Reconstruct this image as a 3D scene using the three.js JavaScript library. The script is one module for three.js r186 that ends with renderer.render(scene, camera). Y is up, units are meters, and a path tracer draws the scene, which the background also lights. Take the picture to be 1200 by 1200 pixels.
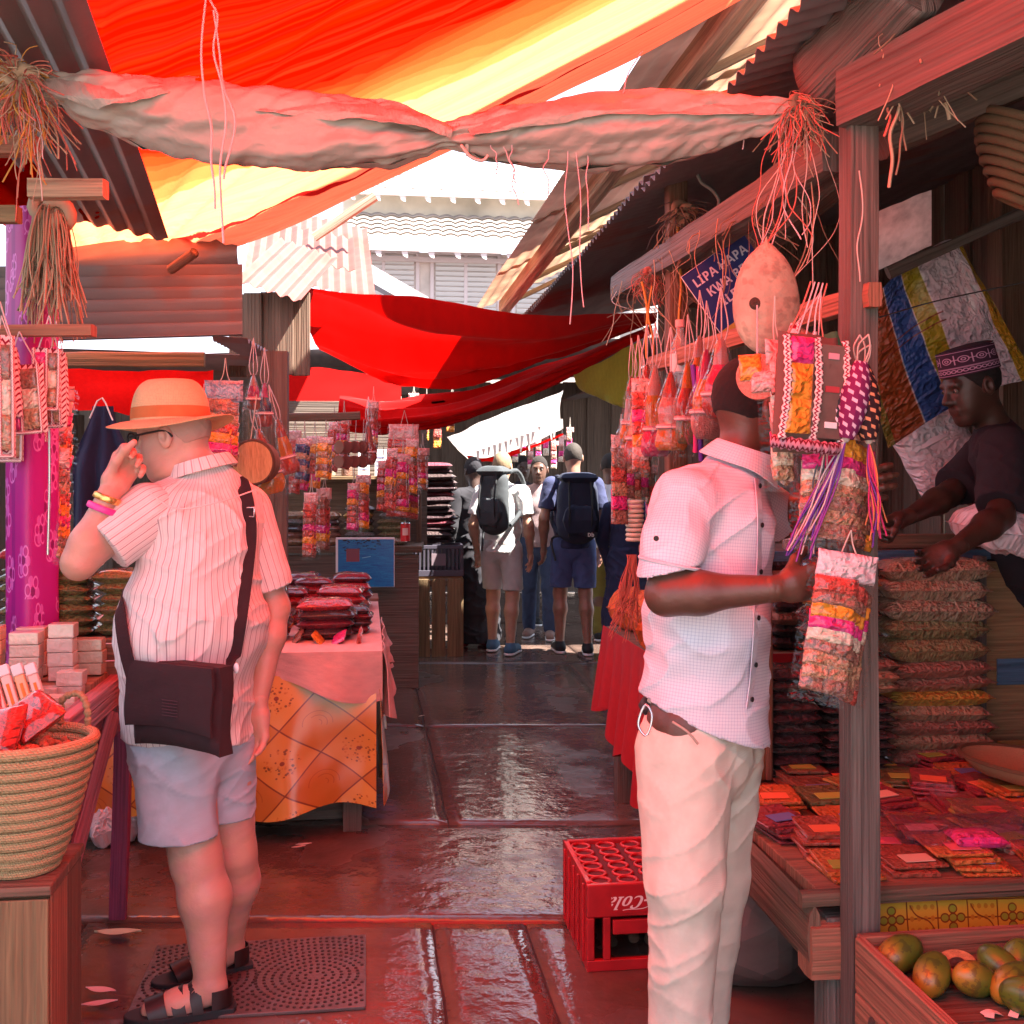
import * as THREE from 'three';
import { RoundedBoxGeometry } from 'three/addons/geometries/RoundedBoxGeometry.js';
import { mergeGeometries } from 'three/addons/utils/BufferGeometryUtils.js';
import { FontLoader } from 'three/addons/loaders/FontLoader.js';
import { TextGeometry } from 'three/addons/geometries/TextGeometry.js';

// ---------------------------------------------------------------- camera, sky, sun, exposure
const scene = new THREE.Scene();
const camera = new THREE.PerspectiveCamera(2 * Math.atan(600 / 1300) * 180 / Math.PI, 1, 0.05, 600);
camera.position.set(0, 1.5, 0);
camera.lookAt(0, 1.5, -10);
camera.setViewOffset(1200, 1200, 0, 40, 1200, 1200);           // a lens shifted down: level camera, posts stay upright
const renderer = new THREE.WebGLRenderer({ antialias: true });
renderer.setSize(1024, 1024);
renderer.toneMapping = THREE.LinearToneMapping;
renderer.toneMappingExposure = 8.6;
renderer.shadowMap.enabled = true;
const SUN_DIR = new THREE.Vector3(0.62, 1, 0.2).normalize();
{ // bright hazy tropical sky: milky near the horizon, pale blue overhead
  const w = 256, h = 128, d = new Float32Array(w * h * 4);
  for (let y = 0; y < h; y++) for (let x = 0; x < w; x++) {
    const e = ((y + 0.5) / h - 0.5) * Math.PI, t = Math.pow(Math.max(0, Math.sin(e)), 0.6), o = (y * w + x) * 4;
    const k = 1 - 0.25 * t; d[o] = 0.31 * k * (1 - 0.28 * t); d[o + 1] = 0.325 * k * (1 - 0.15 * t); d[o + 2] = 0.355 * k * (1 + 0.1 * t); d[o + 3] = 1;
    if (e < 0) { d[o] = 0.1; d[o + 1] = 0.095; d[o + 2] = 0.09; }
  }
  const t = new THREE.DataTexture(d, w, h, THREE.RGBAFormat, THREE.FloatType); t.mapping = THREE.EquirectangularReflectionMapping; t.magFilter = THREE.LinearFilter; t.needsUpdate = true;
  scene.background = t; scene.environment = t;
}
const sun = new THREE.DirectionalLight(new THREE.Color(1.0, 0.95, 0.87), 5);
sun.name = 'sun'; sun.position.copy(SUN_DIR).multiplyScalar(30); sun.castShadow = true;
sun.shadow.mapSize.set(4096, 4096); sun.shadow.radius = 1;
Object.assign(sun.shadow.camera, { left: -14, right: 14, top: 14, bottom: -14, near: 1, far: 80 });
scene.add(sun, sun.target);

// ---------------------------------------------------------------- helpers
const V3 = THREE.Vector3, TH = 0.131;                            // TH: the alley's heading against the camera's
const P = (px, py, d) => new V3((px - 600) / 1300 * d, 1.5 - (py - 560) / 1300 * d, -d);
const A = (u, y, d) => new V3(u - TH * d, y, -d);                // alley coordinates: u across, d along
let seed0 = 7;
function rng(s) { let a = s >>> 0; return () => { a = (a + 0x6d2b79f5) | 0; let t = Math.imul(a ^ (a >>> 15), 1 | a); t = (t + Math.imul(t ^ (t >>> 7), 61 | t)) ^ t; return ((t ^ (t >>> 14)) >>> 0) / 4294967296; }; }
const R = rng(20240611);
const rr = (a, b, r = R) => a + (b - a) * r();
const pick = (a, r = R) => a[Math.floor(r() * a.length) % a.length];
const C = (r, g, b) => new THREE.Color().setRGB(r, g, b);
const clamp = (x, a, b) => Math.min(b, Math.max(a, x)), lerp = (a, b, t) => a + (b - a) * t;
const sstep = (a, b, x) => { const t = clamp((x - a) / (b - a), 0, 1); return t * t * (3 - 2 * t); };
function hash3(x, y, z) { let h = Math.imul(x, 374761393) ^ Math.imul(y, 668265263) ^ Math.imul(z, 2147483647 - 1274126177); h = Math.imul(h ^ (h >>> 13), 1274126177); return ((h ^ (h >>> 16)) >>> 0) / 4294967296; }
function vnoise(x, y, z = 0) {
  const ix = Math.floor(x), iy = Math.floor(y), iz = Math.floor(z); let fx = x - ix, fy = y - iy, fz = z - iz;
  fx = fx * fx * (3 - 2 * fx); fy = fy * fy * (3 - 2 * fy); fz = fz * fz * (3 - 2 * fz);
  const L = (k) => lerp(lerp(hash3(ix, iy, iz + k), hash3(ix + 1, iy, iz + k), fx), lerp(hash3(ix, iy + 1, iz + k), hash3(ix + 1, iy + 1, iz + k), fx), fy);
  return lerp(L(0), L(1), fz) * 2 - 1;
}
const fbm = (x, y, z = 0, o = 4) => { let s = 0, a = 0.5; for (let i = 0; i < o; i++) { s += a * vnoise(x, y, z); x *= 2.03; y *= 2.03; z *= 2.03; a *= 0.5; } return s; };
// tiling noise for textures, period n cells
function tnoise(u, v, nx, ny, s) {
  const x = u * nx, y = v * ny, ix = Math.floor(x), iy = Math.floor(y); let fx = x - ix, fy = y - iy; fx = fx * fx * (3 - 2 * fx); fy = fy * fy * (3 - 2 * fy);
  const h = (i, j) => hash3(((i % nx) + nx) % nx, ((j % ny) + ny) % ny, s);
  return lerp(lerp(h(ix, iy), h(ix + 1, iy), fx), lerp(h(ix, iy + 1), h(ix + 1, iy + 1), fx), fy) * 2 - 1;
}
const tfbm = (u, v, nx, ny, s, o = 4) => { let t = 0, a = 0.5; for (let i = 0; i < o; i++) { t += a * tnoise(u, v, nx << i, ny << i, s + i); a *= 0.5; } return t; };
const sr = (x) => { x = clamp(x, 0, 1); return Math.round(255 * (x <= 0.0031308 ? 12.92 * x : 1.055 * Math.pow(x, 1 / 2.4) - 0.055)); };
function tex(w, h, fn, srgb = true) {                            // fn(u, v) -> linear [r, g, b] or number
  const d = new Uint8Array(w * h * 4);
  for (let y = 0; y < h; y++) for (let x = 0; x < w; x++) {
    const c = fn((x + 0.5) / w, (y + 0.5) / h), o = (y * w + x) * 4, q = srgb ? sr : (t) => Math.round(255 * clamp(t, 0, 1));
    if (typeof c === 'number') d[o] = d[o + 1] = d[o + 2] = q(c); else { d[o] = q(c[0]); d[o + 1] = q(c[1]); d[o + 2] = q(c[2]); }
    d[o + 3] = 255;
  }
  const t = new THREE.DataTexture(d, w, h); t.magFilter = THREE.LinearFilter; t.minFilter = THREE.LinearMipmapLinearFilter; t.generateMipmaps = true;
  t.wrapS = t.wrapT = THREE.RepeatWrapping; if (srgb) t.colorSpace = THREE.SRGBColorSpace; t.needsUpdate = true; return t;
}
function canvasTex(w, h, draw) {
  const c = document.createElement('canvas'); c.width = w; c.height = h; draw(c.getContext('2d'), w, h);
  const t = new THREE.CanvasTexture(c); t.colorSpace = THREE.SRGBColorSpace; t.magFilter = THREE.LinearFilter; t.wrapS = t.wrapT = THREE.RepeatWrapping; return t;
}
const rep = (t, x, y) => { const c = t.clone(); c.repeat.set(x, y); c.needsUpdate = true; return c; };
const names = new Map();
function numbered(n) { const k = names.get(n) ?? 0; names.set(n, k + 1); return k ? `${n}_${String(k).padStart(3, '0')}` : n; }
function mesh(name, geo, mat, parent) {                          // a named mesh; top-level names get numbers
  const m = new THREE.Mesh(geo, mat); m.castShadow = m.receiveShadow = true;
  if (parent) { m.name = name; parent.add(m); } else { m.name = numbered(name); scene.add(m); }
  return m;
}
function thing(name, label, category, pos = [0, 0, 0], turn = 0, group) {
  const o = new THREE.Group(); o.name = numbered(name); scene.add(o);
  if (pos.isVector3) o.position.copy(pos); else o.position.set(...pos);
  o.rotation.y = turn; o.userData = { label, category }; if (group) o.userData.group = group; return o;
}
function tag(o, label, category, group) { o.userData = { ...o.userData, label, category }; if (group) o.userData.group = group; return o; }
function structure(name, geo, mat) { const m = mesh(name, geo, mat); m.userData.kind = 'structure'; return m; }
const MG = (list) => mergeGeometries(list.map((g) => { const q = g.index ? g.toNonIndexed() : g; for (const k of Object.keys(q.attributes)) if (!['position', 'normal', 'uv'].includes(k)) q.deleteAttribute(k); return q; }), false);
// box with rounded edges; uv in metres, grain along its longest side
function bx(w, h, d, r = 0.004) {
  const g = new RoundedBoxGeometry(w, h, d, 1, Math.min(r, w / 2.2, h / 2.2, d / 2.2)); metreUV(g, w >= h && w >= d ? 0 : h >= d ? 1 : 2); return g;
}
function metreUV(g, along) {
  const p = g.attributes.position, n = g.attributes.normal, uv = new Float32Array(p.count * 2), off = R() * 3, q = [0, 0, 0], v = new V3();
  for (let i = 0; i < p.count; i += 3) {
    const f = [0, 0, 0];
    for (let k = 0; k < 3; k++) { f[0] += Math.abs(n.getX(i + k)); f[1] += Math.abs(n.getY(i + k)); f[2] += Math.abs(n.getZ(i + k)); }
    const ax = f[0] >= f[1] && f[0] >= f[2] ? 0 : f[1] >= f[2] ? 1 : 2, rest = [0, 1, 2].filter((k) => k !== ax);
    const a = rest.includes(along) ? along : rest[0], b = rest.find((k) => k !== a);
    for (let k = 0; k < 3; k++) { q[0] = p.getX(i + k); q[1] = p.getY(i + k); q[2] = p.getZ(i + k); uv[(i + k) * 2] = q[a] + off; uv[(i + k) * 2 + 1] = q[b] + off * 1.7 + ax * 0.37; }
  }
  g.setAttribute('uv', new THREE.BufferAttribute(uv, 2)); return g;
}
// a timber between two points, w wide and h high, a little crooked
function timber(a, b, w, h, r = 0.006, up = new V3(0, 1, 0), wob = 0.004) {
  const L = a.distanceTo(b), g = new THREE.BoxGeometry(L, h, w, Math.max(2, Math.round(L / 0.15)), 2, 2).toNonIndexed(), p = g.attributes.position, s = R() * 50;
  for (let i = 0; i < p.count; i++) {
    const x = p.getX(i), y = p.getY(i), z = p.getZ(i), k = fbm(x * 2 + s, s, 0, 2), c = Math.abs(y) > h * 0.49 && Math.abs(z) > w * 0.49 ? 1 - Math.min(r, w / 3, h / 3) / Math.min(w, h) : 1;
    p.setXYZ(i, x, y * c + wob * k + wob * 0.6 * vnoise(x * 9 + s, y * 40, z * 40), z * c + wob * fbm(x * 2 + s, 9, 0, 2));
  }
  g.computeVertexNormals(); metreUV(g, 0);
  const ex = b.clone().sub(a).normalize(), ez = ex.clone().cross(up).normalize(), ey = ez.clone().cross(ex);
  g.applyMatrix4(new THREE.Matrix4().makeBasis(ex, ey, ez).setPosition(a.clone().add(b).multiplyScalar(0.5))); return g;
}
// a tube through points; radius may be a number or a function of t in 0..1
function tube(pts, rad, sides = 6, segs, closed = false, ease = true) {
  const c = new THREE.CatmullRomCurve3(pts.map((p) => p.isVector3 ? p : new V3(...p)), closed, 'centripetal'), n = segs ?? Math.max(3, (pts.length - 1) * 4);
  const fr = c.computeFrenetFrames(n, closed), pos = [], nor = [], uv = [], idx = [], len = c.getLength(), f = typeof rad === 'function' ? rad : () => rad;
  for (let i = 0; i <= n; i++) {
    const t = i / n, q = c.getPointAt(t), N = fr.normals[i % fr.normals.length], B = fr.binormals[i % fr.normals.length], r = f(t);
    for (let j = 0; j <= sides; j++) {
      const a = j / sides * Math.PI * 2, ra = typeof r === 'function' ? r(a) : r, cx = Math.cos(a), sx = Math.sin(a);
      const d = new V3().addScaledVector(N, cx).addScaledVector(B, sx); pos.push(q.x + d.x * ra, q.y + d.y * ra, q.z + d.z * ra); nor.push(d.x, d.y, d.z); uv.push(t * len, j / sides);
      if (i < n && j < sides) { const k = i * (sides + 1) + j; idx.push(k, k + 1, k + sides + 1, k + 1, k + sides + 2, k + sides + 1); }
    }
  }
  if (!closed) for (const e of [0, n]) { const q = c.getPointAt(e / n), k0 = e * (sides + 1), at = pos.length / 3, tg = c.getTangentAt(e / n).multiplyScalar(e ? 1 : -1); pos.push(q.x, q.y, q.z); nor.push(tg.x, tg.y, tg.z); uv.push(0, 0); for (let j = 0; j < sides; j++) e ? idx.push(at, k0 + j, k0 + j + 1) : idx.push(at, k0 + j + 1, k0 + j); }
  const g = new THREE.BufferGeometry(); g.setAttribute('position', new THREE.Float32BufferAttribute(pos, 3)); g.setAttribute('normal', new THREE.Float32BufferAttribute(nor, 3)); g.setAttribute('uv', new THREE.Float32BufferAttribute(uv, 2)); g.setIndex(idx);
  if (typeof rad === 'function') g.computeVertexNormals(); return g;
}
// a sheet from a function (s, t) -> V3, uv in metres-ish given scales; thick > 0 makes it a closed slab
function sheet(fn, ns, nt, su = 1, sv = 1, thick = 0) {
  const pos = [], uv = [], idx = [];
  for (let j = 0; j <= nt; j++) for (let i = 0; i <= ns; i++) { const q = fn(i / ns, j / nt); pos.push(q.x, q.y, q.z); uv.push(i / ns * su, j / nt * sv); }
  for (let j = 0; j < nt; j++) for (let i = 0; i < ns; i++) { const k = j * (ns + 1) + i; idx.push(k, k + 1, k + ns + 1, k + 1, k + ns + 2, k + ns + 1); }
  const g = new THREE.BufferGeometry(); g.setAttribute('position', new THREE.Float32BufferAttribute(pos, 3)); g.setAttribute('uv', new THREE.Float32BufferAttribute(uv, 2)); g.setIndex(idx); g.computeVertexNormals();
  if (!thick) return g;
  const n = g.attributes.normal, N = (ns + 1) * (nt + 1), p2 = pos.slice(), uv2 = uv.concat(uv), id2 = idx.slice();
  for (let i = 0; i < N; i++) p2.push(pos[i * 3] - n.getX(i) * thick, pos[i * 3 + 1] - n.getY(i) * thick, pos[i * 3 + 2] - n.getZ(i) * thick);
  for (let i = 0; i < idx.length; i += 3) id2.push(idx[i] + N, idx[i + 2] + N, idx[i + 1] + N);
  const rim = []; for (let i = 0; i < ns; i++) rim.push([i, i + 1], [nt * (ns + 1) + i + 1, nt * (ns + 1) + i]); for (let j = 0; j < nt; j++) rim.push([(j + 1) * (ns + 1), j * (ns + 1)], [j * (ns + 1) + ns, (j + 1) * (ns + 1) + ns]);
  for (const [a, b] of rim) id2.push(a, a + N, b, b, a + N, b + N);
  const s = new THREE.BufferGeometry(); s.setAttribute('position', new THREE.Float32BufferAttribute(p2, 3)); s.setAttribute('uv', new THREE.Float32BufferAttribute(uv2, 2)); s.setIndex(id2);
  const flat = s.toNonIndexed(); return creased(flat);
}
function creased(g, ang = 0.7) {                                  // smooth normals except across sharp edges
  const p = g.attributes.position, n = p.count, fn = [], at = new Map(), a = new V3(), b = new V3(), c = new V3(), nor = new Float32Array(n * 3), ck = Math.cos(ang);
  for (let i = 0; i < n; i += 3) { a.fromBufferAttribute(p, i); b.fromBufferAttribute(p, i + 1); c.fromBufferAttribute(p, i + 2); const f = b.sub(a).cross(c.sub(a)); fn.push(f.clone()); for (let k = 0; k < 3; k++) { const key = Math.round(p.getX(i + k) * 1e5) + ',' + Math.round(p.getY(i + k) * 1e5) + ',' + Math.round(p.getZ(i + k) * 1e5); if (!at.has(key)) at.set(key, []); at.get(key).push(i + k); } }
  const un = fn.map((f) => f.clone().normalize());
  for (const list of at.values()) for (const i of list) { const me = un[(i / 3) | 0], s = new V3(); for (const j of list) if (un[(j / 3) | 0].dot(me) > ck) s.add(fn[(j / 3) | 0]); s.normalize(); nor[i * 3] = s.x; nor[i * 3 + 1] = s.y; nor[i * 3 + 2] = s.z; }
  g.setAttribute('normal', new THREE.BufferAttribute(nor, 3)); return g;
}
// Catmull-Rom through rows of control points [[px, py, d], ...]
function net(rows) {
  const cr = (a, b, c, d, t) => 0.5 * ((2 * b) + (c - a) * t + (2 * a - 5 * b + 4 * c - d) * t * t + (3 * b - a - 3 * c + d) * t * t * t);
  const row = (r, s) => { const n = r.length - 1, x = clamp(s * n, 0, n - 1e-6), i = Math.floor(x), t = x - i, g = (k) => r[clamp(k, 0, n)]; const o = new V3(); for (const ax of ['x', 'y', 'z']) o[ax] = cr(g(i - 1)[ax], g(i)[ax], g(i + 1)[ax], g(i + 2)[ax], t); return o; };
  return (s, t) => row(rows.map((r) => row(r, s)), t);
}
// ---------------------------------------------------------------- textures and materials
const TX = {};
TX.wood = tex(512, 512, (u, v) => { const w = tfbm(u, v, 3, 6, 3) * 0.05; const g = tfbm(u, v + w, 2, 40, 11, 4), k = tfbm(u, v, 6, 90, 31, 2); const t = 0.78 + 0.4 * g + 0.2 * k; const r = sstep(0.35, 0.6, tfbm(u, v, 4, 8, 77)) * 0.25; return [t - r * 0.3, t * 0.97 - r * 0.4, t * 0.93 - r * 0.5]; });
TX.woodB = tex(256, 256, (u, v) => 0.5 + 0.5 * tfbm(u, v, 2, 36, 11, 3), false);
TX.grime = tex(512, 512, (u, v) => { const a = tfbm(u, v, 4, 4, 5, 6), b = tfbm(u, v, 13, 13, 9, 4); const t = 0.8 + 0.35 * a + 0.2 * b; return [t, t * 0.98, t * 0.95]; });
TX.rough = tex(512, 512, (u, v) => { const a = tfbm(u, v, 5, 5, 41, 5); return [0, clamp(0.09 + 0.28 * sstep(0.0, 0.42, a) + 0.06 * tfbm(u, v, 40, 40, 42, 2), 0.06, 1), 0]; }, false);
TX.bump = tex(512, 512, (u, v) => 0.5 + 0.55 * tfbm(u, v, 12, 12, 61, 5), false);
TX.crinkle = tex(512, 512, (u, v) => { const a = Math.abs(tfbm(u, v, 7, 9, 81, 3)), b = Math.abs(tfbm(u, v, 16, 14, 91, 2)); return clamp(1 - 1.6 * a - 0.8 * b, 0, 1); }, false);
TX.weave = tex(256, 256, (u, v) => { const a = Math.sin(u * 128 * Math.PI) * Math.sin(v * 128 * Math.PI); return 0.88 + 0.08 * a + 0.12 * tfbm(u, v, 6, 6, 15, 5); });
TX.weaveB = tex(256, 256, (u, v) => 0.5 + 0.25 * Math.sin(u * 100 * Math.PI) * Math.sin(v * 100 * Math.PI) + 0.3 * tfbm(u, v, 9, 9, 16, 3), false);
TX.grains = tex(512, 512, (u, v) => { const n = 40, x = u * n, y = v * n, ix = Math.floor(x), iy = Math.floor(y); let best = 9, id = 0; for (let j = -1; j < 2; j++) for (let i = -1; i < 2; i++) { const cx = ((ix + i) % n + n) % n, cy = ((iy + j) % n + n) % n, dx = ix + i + hash3(cx, cy, 3) - x, dy = iy + j + hash3(cx, cy, 8) - y, a = hash3(cx, cy, 5) * 3.1, e = Math.hypot((dx * Math.cos(a) + dy * Math.sin(a)) * 0.6, -dx * Math.sin(a) + dy * Math.cos(a)); if (e < best) { best = e; id = hash3(cx, cy, 17); } } const t = 0.5 + id * 0.9; return [t, t * (0.8 + 0.2 * hash3(Math.round(id * 999), 3, 1)), t * 0.8]; });
TX.powder = tex(256, 256, (u, v) => 0.92 + 0.18 * tfbm(u, v, 9, 9, 23, 5));
TX.rust = tex(512, 512, (u, v) => { const a = sstep(0.02, 0.4, tfbm(u, v, 5, 3, 51, 5)), b = 0.85 + 0.25 * tfbm(u, v, 3, 24, 52, 4); return [b * lerp(1, 1.25, a), b * lerp(1, 0.72, a), b * lerp(1, 0.6, a)]; });
TX.stripes = tex(512, 64, (u, v) => { const f = (u * 16) % 1, k = Math.abs(f - 0.5) < 0.07 ? 1 : Math.abs(f - 0.8) < 0.03 ? 0.4 : 0, n = 0.95 + 0.08 * tfbm(u, v, 64, 8, 4, 2); return [lerp(1, 0.52, k) * n, lerp(1, 0.40, k) * n, lerp(1, 0.44, k) * n]; });
TX.check = tex(256, 256, (u, v) => { const a = (u * 32) % 1 < 0.25 ? 0.82 : 1, b = (v * 32) % 1 < 0.25 ? 0.82 : 1; const t = a * b; return [t, t, lerp(t, 1, 0.35)]; });
TX.skin = tex(256, 256, (u, v) => { const t = 0.95 + 0.13 * tfbm(u, v, 6, 6, 33, 6); return [t, t * (0.95 + 0.12 * tfbm(u, v, 5, 5, 34, 4)), t * (0.95 + 0.1 * tfbm(u, v, 7, 7, 35, 3))]; });
TX.straw = tex(256, 256, (u, v) => { const x = u * 20, y = v * 20, k = (Math.floor(x) + Math.floor(y)) % 2, a = k ? x % 1 : y % 1; return 0.72 + 0.3 * Math.sin(a * Math.PI) + 0.12 * tfbm(u, v, 20, 20, 6, 2); });
TX.fur = tex(256, 256, (u, v) => 0.8 + 0.5 * tfbm(u, v, 30, 6, 28, 4));
const std = (col, o = {}) => new THREE.MeshStandardMaterial({ color: col, roughness: 0.85, ...o });
const phy = (col, o = {}) => new THREE.MeshPhysicalMaterial({ color: col, roughness: 0.8, ...o });
const woodM = (r, g, b, rough = 0.8) => std(C(r, g, b), { map: rep(TX.wood, 1.1, 3.1), bumpMap: rep(TX.woodB, 1.1, 3.1), bumpScale: 0.007, roughness: rough });
const M = {
  woodDark: woodM(0.16, 0.118, 0.095), woodGrey: woodM(0.15, 0.132, 0.12), woodRed: woodM(0.34, 0.15, 0.09), woodTan: woodM(0.27, 0.17, 0.085), woodPale: woodM(0.5, 0.38, 0.26), woodBrown: woodM(0.17, 0.1, 0.065), woodBlue: woodM(0.07, 0.17, 0.30, 0.6), woodPink: woodM(0.55, 0.16, 0.2, 0.6), beamPost: woodM(0.15, 0.12, 0.105), woodPurple: woodM(0.30, 0.05, 0.14, 0.6),
  corr: std(C(0.17, 0.15, 0.155), { map: rep(TX.rust, 0.8, 0.8), metalness: 0.35, roughness: 0.5, bumpMap: rep(TX.bump, 2, 2), bumpScale: 0.001 }),
  rustSheet: std(C(0.23, 0.06, 0.045), { map: rep(TX.rust, 0.8, 0.8), metalness: 0.1, roughness: 0.6 }),
  fibreSheet: phy(C(0.8, 0.64, 0.52), { map: rep(TX.grime, 0.6, 0.6), transmission: 0.6, roughness: 1, specularIntensity: 0.3, side: THREE.DoubleSide }),
  redTarp: phy(C(0.56, 0.0016, 0.0008), { specularIntensity: 0.25, transmission: 0.26, roughness: 1, map: rep(TX.weave, 3, 3), side: THREE.DoubleSide }),
  redTarpDeep: phy(C(0.5, 0.0014, 0.001), { specularIntensity: 0.3, transmission: 0.16, roughness: 0.9, map: rep(TX.weave, 3, 3), side: THREE.DoubleSide }),
  whiteTarp: phy(C(0.85, 0.75, 0.7), { transmission: 0.4, roughness: 1, map: rep(TX.weave, 3, 3), side: THREE.DoubleSide }),
  sack: std(C(0.40, 0.34, 0.29), { map: rep(TX.weave, 2.5, 5), bumpMap: rep(TX.crinkle, 3, 2), bumpScale: 0.0014, roughness: 0.5, side: THREE.DoubleSide }),
  rope: std(C(0.42, 0.30, 0.2), { roughness: 0.95 }), twine: std(C(0.5, 0.42, 0.36), { roughness: 0.8 }), ropeRed: std(C(0.5, 0.14, 0.1), { roughness: 0.9 }), fibre: std(C(0.24, 0.17, 0.11), { roughness: 1 }), nylon: phy(C(0.75, 0.6, 0.6), { roughness: 0.4, transmission: 0.3 }), stringDark: std(C(0.03, 0.03, 0.03)), ropeGreen: std(C(0.1, 0.16, 0.14)), ropeOrange: std(C(0.55, 0.25, 0.05)),
  black: std(C(0.012, 0.012, 0.014), { roughness: 0.7 }), blackCloth: std(C(0.014, 0.012, 0.016), { roughness: 0.95 }), darkWall: std(C(0.1, 0.08, 0.07), { map: rep(TX.grime, 0.5, 0.5) }),
  concrete: std(C(0.145, 0.092, 0.076), { map: rep(TX.grime, 0.7, 0.7), roughness: 1, roughnessMap: rep(TX.rough, 0.55, 0.55), bumpMap: rep(TX.bump, 1.6, 1.6), bumpScale: 0.0035 }),
  earth: std(C(0.05, 0.035, 0.03), { map: rep(TX.grime, 0.3, 0.3) }), paving: std(C(0.42, 0.38, 0.33), { map: rep(TX.grime, 0.3, 0.3) }),
  film: phy(C(1, 1, 1), { transmission: 1, roughness: 0.06, ior: 1.45, specularIntensity: 0.7, bumpMap: rep(TX.crinkle, 6, 6), bumpScale: 0.004, side: THREE.DoubleSide }),
  cream: std(C(0.7, 0.56, 0.42)), white: std(C(0.75, 0.75, 0.76), { roughness: 0.6 }), silver: std(C(0.6, 0.6, 0.62), { metalness: 0.8, roughness: 0.25 }), brass: std(C(0.75, 0.5, 0.16), { metalness: 0.8, roughness: 0.25 }),
};
const matCache = new Map();
const cached = (key, make) => { if (!matCache.has(key)) matCache.set(key, make()); return matCache.get(key); };
// spice or powder seen through its clear bag
const bagM = (r, g, b, kind = 'grains', scale = 5) => cached(`bag${r},${g},${b},${kind},${scale}`, () => phy(C(r, g, b), { map: rep(TX[kind], scale, scale), roughness: 0.75, clearcoat: 1, clearcoatRoughness: 0.07, bumpMap: rep(TX.crinkle, 5, 5), bumpScale: 0.010 }));
const matte = (r, g, b, o) => cached(`m${r},${g},${b},${JSON.stringify(o ?? 0)}`, () => std(C(r, g, b), { roughness: 0.85, ...o }));
const cloth = (r, g, b, map = 'weave', k = 4) => cached(`c${r},${g},${b},${map},${k}`, () => std(C(r, g, b), { map: rep(TX[map], k, k), bumpMap: rep(TX.weaveB, k * 2, k * 2), bumpScale: 0.0012, roughness: 0.95, side: THREE.DoubleSide }));
// ---------------------------------------------------------------- ground, slabs
{
  const g = new THREE.PlaneGeometry(500, 500, 1, 1).rotateX(-Math.PI / 2); g.translate(0, -0.06, 0);
  const gu = g.attributes.uv; for (let i = 0; i < gu.count; i++) gu.setXY(i, gu.getX(i) * 500, gu.getY(i) * 500);
  structure('ground', g, M.earth);
  structure('street', new THREE.BoxGeometry(30, 0.05, 16).translate(0, -0.03, 11.2), M.paving);
  const floor = new THREE.Group(); floor.name = 'floor'; floor.userData = { kind: 'structure' }; scene.add(floor);
  { const q = new THREE.PlaneGeometry(6.9, 17.8, 1, 1).rotateX(-Math.PI / 2), c = A(0.2, -0.014, 5.7); q.applyMatrix4(new THREE.Matrix4().makeRotationY(TH).setPosition(c)); const gu = q.attributes.uv; for (let i = 0; i < gu.count; i++) gu.setXY(i, gu.getX(i) * 6.9, gu.getY(i) * 17.8); structure('ground_bed', q, M.earth); }
  const slab = (u0, u1, d0, d1) => {
    const nu = clamp(Math.round((u1 - u0) / 0.06), 4, 30), nd = clamp(Math.round((d1 - d0) / 0.06), 4, 44), dy = rr(-0.003, 0.003), tx = rr(-0.002, 0.002), ty = rr(-0.002, 0.002);
    const f = (s, t) => {                                        // last ring turns down for the side of the slab
      const a = clamp((s * (nu + 2) - 1) / nu, 0, 1), b = clamp((t * (nd + 2) - 1) / nd, 0, 1), out = s === 0 || s === 1 || t === 0 || t === 1;
      const e = Math.min(Math.min(a, 1 - a) * (u1 - u0), Math.min(b, 1 - b) * (d1 - d0)), wob = 0.008 * fbm(a * (u1 - u0) * 6 + u0 * 3, b * (d1 - d0) * 6 + d0, 3, 2) * (e < 0.02 ? 1 : 0);
      const u = u0 + 0.005 + a * (u1 - u0 - 0.010) + wob, d = d0 + 0.005 + b * (d1 - d0 - 0.010) + wob;
      const y = out ? -0.055 : dy + (a - 0.5) * tx + (b - 0.5) * ty - 0.004 * (1 - sstep(0, 0.02, e)) + 0.004 * fbm(u * 3, d * 3, 0, 3);
      return A(u, y, d);
    };
    const g = sheet(f, nu + 2, nd + 2, u1 - u0 + 0, d1 - d0); const uv = g.attributes.uv, p = g.attributes.position;
    for (let i = 0; i < p.count; i++) uv.setXY(i, p.getX(i), p.getZ(i));
    mesh('slab', g, M.concrete, floor);
  };
  const rows = [[-3.2, 0.2, [-3.2, -1.1, 0.9, 3.6]], [0.2, 2.0, [-3.2, -1.0, 0.4, 3.6]], [2.0, 3.75, [-3.2, -0.95, 0.22, 0.533, 1.9, 3.6]], [3.75, 4.81, [-3.2, -1.25, 1.75, 3.6]], [4.81, 6.7, [-3.2, -0.9, 0.355, 1.5, 3.6]], [6.7, 9.0, [-3.2, -0.7, 0.352, 1.6, 3.6]], [9.0, 11.5, [-3.2, 0.3, 1.8, 3.6]], [11.5, 14.6, [-3.2, 0.8, 3.6]]];
  for (const [a, b, us] of rows) for (let i = 0; i + 1 < us.length; i++) slab(us[i], us[i + 1], a, b);
}
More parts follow.
